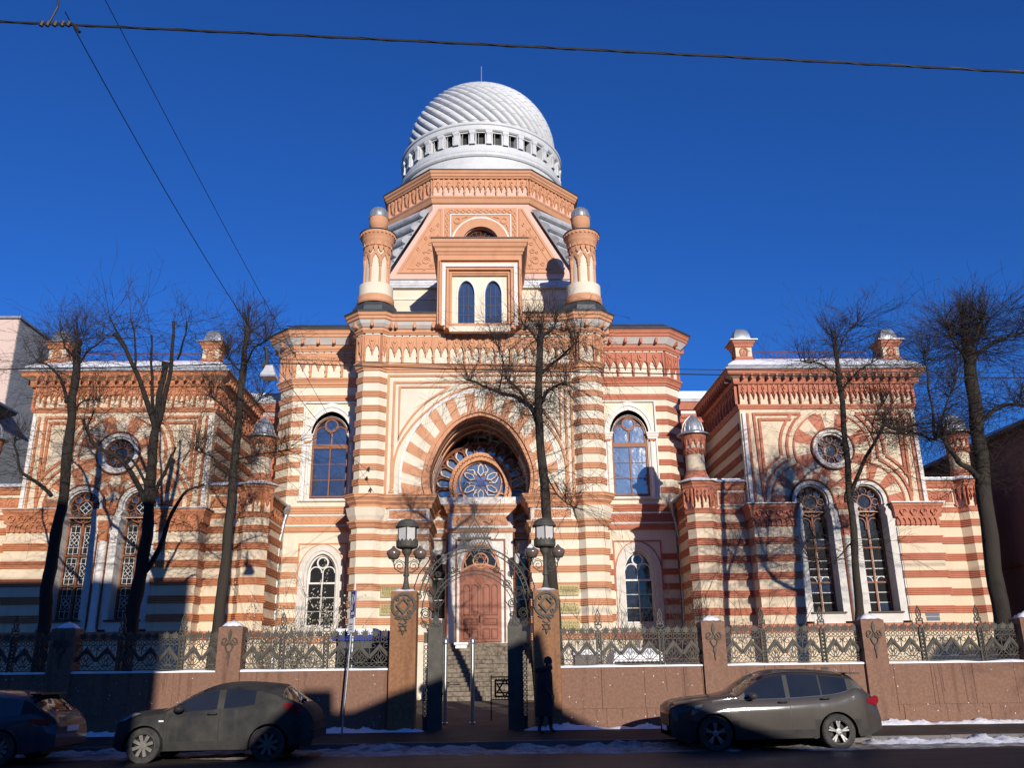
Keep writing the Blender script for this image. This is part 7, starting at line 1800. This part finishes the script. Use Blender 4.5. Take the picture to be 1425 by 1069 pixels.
    for wx in arches:
        for s in (-1, 1):
            y = s * (hw - .115)
            MW = TM @ Matrix.Translation((wx, y, R)) @ Matrix.Rotation(-pi / 2 * s, 4, 'X')
            w = B(T=MW).lathe([(R * .62, -.10), (R * .93, -.11), (R, -.085), (R, .085), (R * .93, .11), (R * .62, .10)], 0, 0, 36).obj('wheel', 'tyre', T); smooth_by_angle(w, 40)
            B(T=MW).lathe([(0, -.02), (R * .60, -.02), (R * .63, .0), (R * .63, .1), (R * .70, .105), (R * .70, .09)], 0, 0, 36).obj('wheel_well_disc', 'carblack', w)
            b = B(T=MW @ Matrix.Translation((0, 0, 0))); ns = S['spokes']
            # the outer face looks away from the car
            for k in range(ns):
                a = 2 * pi * k / ns + .3
                for da, ww in (((-.14, .03), (.14, .03)) if S['twin'] else ((0, .055),)):
                    p0 = (R * .14 * cos(a), R * .14 * sin(a)); p1 = (R * .66 * cos(a + da), R * .66 * sin(a + da))
                    d = Vector((p1[0] - p0[0], p1[1] - p0[1])).normalized(); n_ = Vector((-d.y, d.x)) * ww * .5; n2 = n_ * 1.3
                    lo, hi = .05, .085
                    vs = [b.V(p0[0] + n_.x, p0[1] + n_.y, hi), b.V(p0[0] - n_.x, p0[1] - n_.y, hi), b.V(p1[0] - n2.x, p1[1] - n2.y, hi + .01), b.V(p1[0] + n2.x, p1[1] + n2.y, hi + .01), b.V(p0[0] + n_.x, p0[1] + n_.y, lo), b.V(p0[0] - n_.x, p0[1] - n_.y, lo), b.V(p1[0] - n2.x, p1[1] - n2.y, lo), b.V(p1[0] + n2.x, p1[1] + n2.y, lo)]
                    for q in ((0, 1, 2, 3), (0, 4, 5, 1), (1, 5, 6, 2), (2, 6, 7, 3), (3, 7, 4, 0)): b.Fc(*[vs[i] for i in q])
            b.lathe([(R * .64, .09), (R * .70, .105), (R * .72, .10), (R * .71, .06), (R * .64, .06)], 0, 0, 36); b.lathe([(R * .20, .05), (R * .19, .095), (R * .1, .10), (0, .10)], 0, 0, 14)
            b.obj('rim', S.get('rim', 'alloy'), w)
            # arch liner
            l = B(T=TM); y0_, y1_ = sorted((s * (hw - .30), s * (hw - .03)))
            A_ = [(wx + (RA + .005) * cos(radians(t)), R - .02 + (RA + .005) * sin(radians(t))) for t in range(-10, 191, 10)]
            for (xa, za), (xc, zc_) in zip(A_[:-1], A_[1:]): l.quad((xa, y0_, za), (xc, y0_, zc_), (xc, y1_, zc_), (xa, y1_, za))
            l.poly([(x, y0_ if s == 1 else y1_, z) for x, z in A_]); l.obj('wheel_arch', 'carblack', T)
    # details on the near (street) side and the ends
    y = -hw
    for (x, z) in S['handles']:
        h = B(T=TM); h.tube([(x - .10, y + .02, z), (x - .085, y - .025, z + .005), (x + .085, y - .025, z + .005), (x + .10, y + .02, z)], [.012, .016, .016, .012], 8); h.obj('door_handle', S.get('handle', 'carblack'), T, smooth=True)
        h = B(T=TM); h.tube([(x - .10, -y - .02, z), (x - .085, -y + .025, z + .005), (x + .085, -y + .025, z + .005), (x + .10, -y - .02, z)], [.012, .016, .016, .012], 8); h.obj('door_handle', S.get('handle', 'carblack'), T, smooth=True)
    for s in (-1, 1):
        mx_, mz = S['mirror']; m_ = B(T=TM); rows = []
        for i in range(9):
            u = pi * i / 8; rows.append([m_.V(mx_ - .10 * cos(u) * 1.0, s * (hw + .09) + s * .11 * sin(u) * cos(a), mz + .075 * sin(u) * sin(a) + .02) for a in [2 * pi * k / 12 for k in range(12)]])
        for i in range(8):
            for k in range(12): m_.Fc(rows[i][k], rows[i][(k + 1) % 12], rows[i + 1][(k + 1) % 12], rows[i + 1][k])
        m_.tube([(mx_, s * (hw - .10), mz - .06), (mx_, s * (hw + .02), mz - .02), (mx_, s * (hw + .08), mz)], .03, 6); m_.obj('door_mirror', paint, T, smooth=True)
    for nm, pl, m in S['lights']:
        for s in (-1, 1):
            b = B(T=TM)
            p_ = [(x, s * (hw * interp(plan, x) - ins_), z) for x, ins_, z in pl]
            b.poly(p_ if s == 1 else p_[::-1]); c = Vector((sum(p[0] for p in p_) / len(p_), sum(p[1] for p in p_) / len(p_), sum(p[2] for p in p_) / len(p_)))
            b.obj(nm, m, T)
    for nm, (x0, x1, y0, y1, z0, z1), m in S['boxes']: B(T=TM).box(x0, x1, y0, y1, z0, z1).obj(nm, m, T)
    if S.get('rails'):
        for s in (-1, 1): B(T=TM).tube([(x, s * (hw - .30), interp(rail, x) + .05) for x in [S['rails'][0] + (S['rails'][1] - S['rails'][0]) * i / 10 for i in range(11)]], .018, 6).obj('roof_rail', 'carblack', T, smooth=True)
    if S.get('chrome'):
        pts = [(x, -(hw * interp(plan, x) - .07), interp(belt, x) + .0) for x in [S['side'][0][0] + (S['side'][-1][1] - S['side'][0][0]) * i / 16 for i in range(17)]]
        B(T=TM).tube(pts, .010, 5).obj('window_trim', 'steel', T)
    return T
def carpaint(name, col, dust, amt):
    m = mat(name, col, .55, dust, amt, 1.6, .0, metal=.0, spec=.2, coat=.6, obj=False)
    m.node_tree.nodes['Principled BSDF'].inputs['Coat Roughness'].default_value = .05
    return m
M['paint_brown'] = carpaint('dusty_brown_grey_paint', (.040, .033, .029), (.062, .052, .045), .6)
M['paint_dark'] = mat('mud_dusted_dark_paint', (.014, .015, .017), .65, (.050, .047, .040), 1, 2.0, .05, 30, metal=.0, spec=.3, streak=.5, streak_col=(.07, .066, .056))
M['paint_blue'] = carpaint('blue_grey_paint', (.03, .04, .06), (.05, .055, .065), .5)
M['carblack'] = mat('black_trim', (.02, .02, .021), .5, None, .2, 5, 0); M['carplastic'] = mat('grey_plastic_cladding', (.028, .028, .028), .75, (.05, .047, .043), .8, 4, .05)
M['tyre'] = mat('dirty_tyre_rubber', (.028, .027, .026), .8, (.08, .075, .07), .8, 8, .1); M['alloy'] = mat('alloy_wheel', (.30, .30, .30), .45, (.14, .135, .13), .8, 10, 0, metal=.6)
M['alloyd'] = mat('dirty_alloy_wheel', (.22, .21, .19), .6, (.12, .11, .10), .8, 10, 0, metal=.3)
M['carglass'] = glass('car_window_glass', (.016, .018, .02), .04, 1.65); M['redlamp'] = mat('red_tail_lamp', (.22, .008, .012), .2, None, .1, 5, 0, spec=.6, coat=.5); M['headlamp'] = glass('headlamp_glass', (.22, .23, .25), .08, 1.8)
SUV = dict(len=4.62, width=1.86, wr=.365, wheels=[.90, 3.59], spokes=5, twin=True, joints=[1.62, 2.58, 3.50],
    top=[(0, .92), (.10, 1.02), (.45, 1.09), (1.0, 1.14), (1.25, 1.17), (1.45, 1.24), (1.8, 1.46), (2.15, 1.62), (2.6, 1.675), (3.2, 1.67), (3.8, 1.62), (4.05, 1.565), (4.12, 1.54), (4.35, 1.28), (4.50, 1.10), (4.58, 1.02), (4.62, .8)],
    rail=[(0, .90), (.3, 1.0), (1.0, 1.09), (1.3, 1.12), (1.5, 1.14), (1.8, 1.34), (2.15, 1.50), (2.6, 1.565), (3.2, 1.555), (3.8, 1.49), (4.1, 1.42), (4.3, 1.20), (4.5, 1.06), (4.62, .78)],
    belt=[(0, .86), (.3, .95), (1.0, 1.02), (1.5, 1.04), (2.5, 1.06), (3.5, 1.12), (3.9, 1.20), (4.1, 1.26), (4.3, 1.15), (4.62, .76)],
    low=[(0, .30), (.2, .22), (.6, .21), (1.4, .23), (3.2, .25), (4.0, .26), (4.3, .30), (4.62, .42)],
    plan=[(0, .70), (.06, .80), (.2, .90), (.5, .985), (1.0, 1.0), (3.9, 1.0), (4.3, .96), (4.55, .87), (4.62, .80)],
    side=[(1.62, 2.52), (2.62, 3.30), (3.34, 3.90)], ws=(1.36, 2.10), rg=(4.14, 4.50), handles=[(2.42, .98), (3.36, 1.04)], mirror=(1.75, 1.10),
    lights=[('headlight', [(.10, .03, .80), (.20, .02, .74), (.62, .004, .90), (.66, .004, .965), (.35, .012, .93)], 'headlamp'), ('tail_light', [(4.28, .0, 1.02), (4.30, .0, .94), (4.52, -.004, .90), (4.60, -.01, .98), (4.58, .0, 1.07), (4.50, .0, 1.10)], 'redlamp')],
    boxes=[('grille', (-.02, .02, -.5, .5, .52, .74), 'carblack'), ('number_plate', (-.04, -.02, -.26, .26, .40, .51), 'signw'), ('spoiler', (4.0, 4.32, -.62, .62, 1.545, 1.575), 'carblack'), ('lower_grille', (.0, .03, -.6, .6, .28, .44), 'carblack'), ('antenna', (3.7, 3.85, -.02, .02, 1.64, 1.70), 'carblack')], rails=(2.0, 3.9), chrome=True)
car('brown-grey SUV with roof rails parked before the right fence, front to the left', 4.38, -17.95, -.17, SUV, 'paint_brown', True)
JUK = dict(len=4.12, width=1.77, wr=.345, wheels=[.72, 3.25], spokes=8, twin=False, joints=[1.18, 2.22], rim='alloyd', handle='paint_dark',
    top=[(0, .72), (.10, .86), (.35, .98), (.9, 1.04), (1.05, 1.07), (1.4, 1.27), (1.8, 1.46), (2.2, 1.55), (2.7, 1.56), (3.2, 1.52), (3.42, 1.48), (3.6, 1.34), (3.85, 1.14), (3.98, 1.08), (4.10, .92), (4.12, .8)],
    rail=[(0, .70), (.3, .90), (.9, .98), (1.1, 1.01), (1.4, 1.16), (1.8, 1.34), (2.2, 1.42), (2.7, 1.42), (3.1, 1.37), (3.4, 1.28), (3.7, 1.18), (4.0, 1.0), (4.12, .78)],
    belt=[(0, .66), (.3, .86), (.9, .93), (1.1, .96), (2.2, 1.03), (2.8, 1.09), (3.2, 1.18), (3.5, 1.20), (3.8, 1.12), (4.12, .74)],
    low=[(0, .34), (.2, .24), (.6, .22), (1.4, .24), (3.0, .25), (3.7, .28), (4.12, .42)],
    plan=[(0, .62), (.06, .74), (.2, .86), (.5, .98), (.9, 1.0), (1.6, .985), (2.6, .985), (3.2, 1.0), (3.8, .95), (4.05, .86), (4.12, .78)],
    side=[(1.25, 2.14), (2.28, 2.92)], ws=(1.0, 1.75), rg=(3.46, 3.86), handles=[(2.08, .94)], mirror=(1.42, 1.03), pillar='paint_dark',
    lights=[('indicator', [(1.00, -.004, .80), (1.10, -.004, .80), (1.10, -.004, .83), (1.00, -.004, .83)], 'signw'), ('headlight', [(.14, .03, .80), (.3, .01, .84), (.62, .006, .97), (.5, .012, .98), (.2, .03, .90)], 'headlamp'), ('tail_light', [(3.52, -.002, 1.12), (3.60, -.002, .98), (3.86, -.004, .94), (3.94, .0, 1.02), (3.80, .0, 1.06), (3.66, .0, 1.14)], 'redlamp')],
    boxes=[('rear_bumper', (3.95, 4.16, -.72, .72, .42, .60), 'carplastic'), ('front_bumper_inset', (-.02, .03, -.5, .5, .3, .5), 'carblack'), ('rear_wiper', (3.80, 3.90, -.35, -.33, 1.14, 1.2), 'carblack')])
car('dust-covered dark crossover parked in patchy shade left of the gateway', -7.40, -18.70, -.17, JUK, 'paint_dark', True)
WAG = dict(len=4.70, width=1.84, wr=.335, wheels=[.85, 3.65], spokes=10, twin=False, joints=[1.55, 2.6, 3.45],
    top=[(0, .60), (.15, .76), (.5, .88), (1.2, .96), (1.5, 1.08), (2.0, 1.34), (2.4, 1.44), (3.0, 1.46), (3.7, 1.43), (4.05, 1.38), (4.12, 1.35), (4.35, 1.14), (4.5, 1.03), (4.62, .96), (4.70, .76)],
    rail=[(0, .58), (.4, .80), (1.2, .91), (1.5, .98), (2.0, 1.23), (2.4, 1.33), (3.0, 1.35), (3.7, 1.31), (4.1, 1.24), (4.35, 1.08), (4.6, .92), (4.70, .74)],
    belt=[(0, .55), (.4, .76), (1.2, .87), (2.5, .92), (3.6, .95), (4.0, .98), (4.3, .98), (4.70, .72)],
    low=[(0, .25), (.3, .18), (1.4, .19), (3.2, .20), (4.2, .24), (4.70, .34)],
    plan=[(0, .68), (.08, .8), (.3, .92), (.6, 1.0), (3.9, 1.0), (4.3, .95), (4.6, .86), (4.70, .78)],
    side=[(1.65, 2.5), (2.66, 3.4), (3.46, 3.98)], ws=(1.4, 2.1), rg=(4.14, 4.50), handles=[(2.45, .86), (3.35, .88)], mirror=(1.75, .95),
    lights=[('tail_light', [(4.22, -.002, .90), (4.24, -.002, .80), (4.58, .0, .78), (4.62, .0, .88)], 'redlamp'), ('headlight', [(.12, .02, .60), (.5, .01, .66), (.55, .01, .76), (.2, .02, .70)], 'headlamp')],
    boxes=[('number_plate', (4.70, 4.72, -.26, .26, .62, .73), 'signw'), ('spoiler', (4.0, 4.22, -.58, .58, 1.35, 1.38), 'carblack')])
car('blue-grey estate car in deep shade at the left edge, its rear window glinting', -13.15, -18.9, -.17, WAG, 'paint_blue', False)
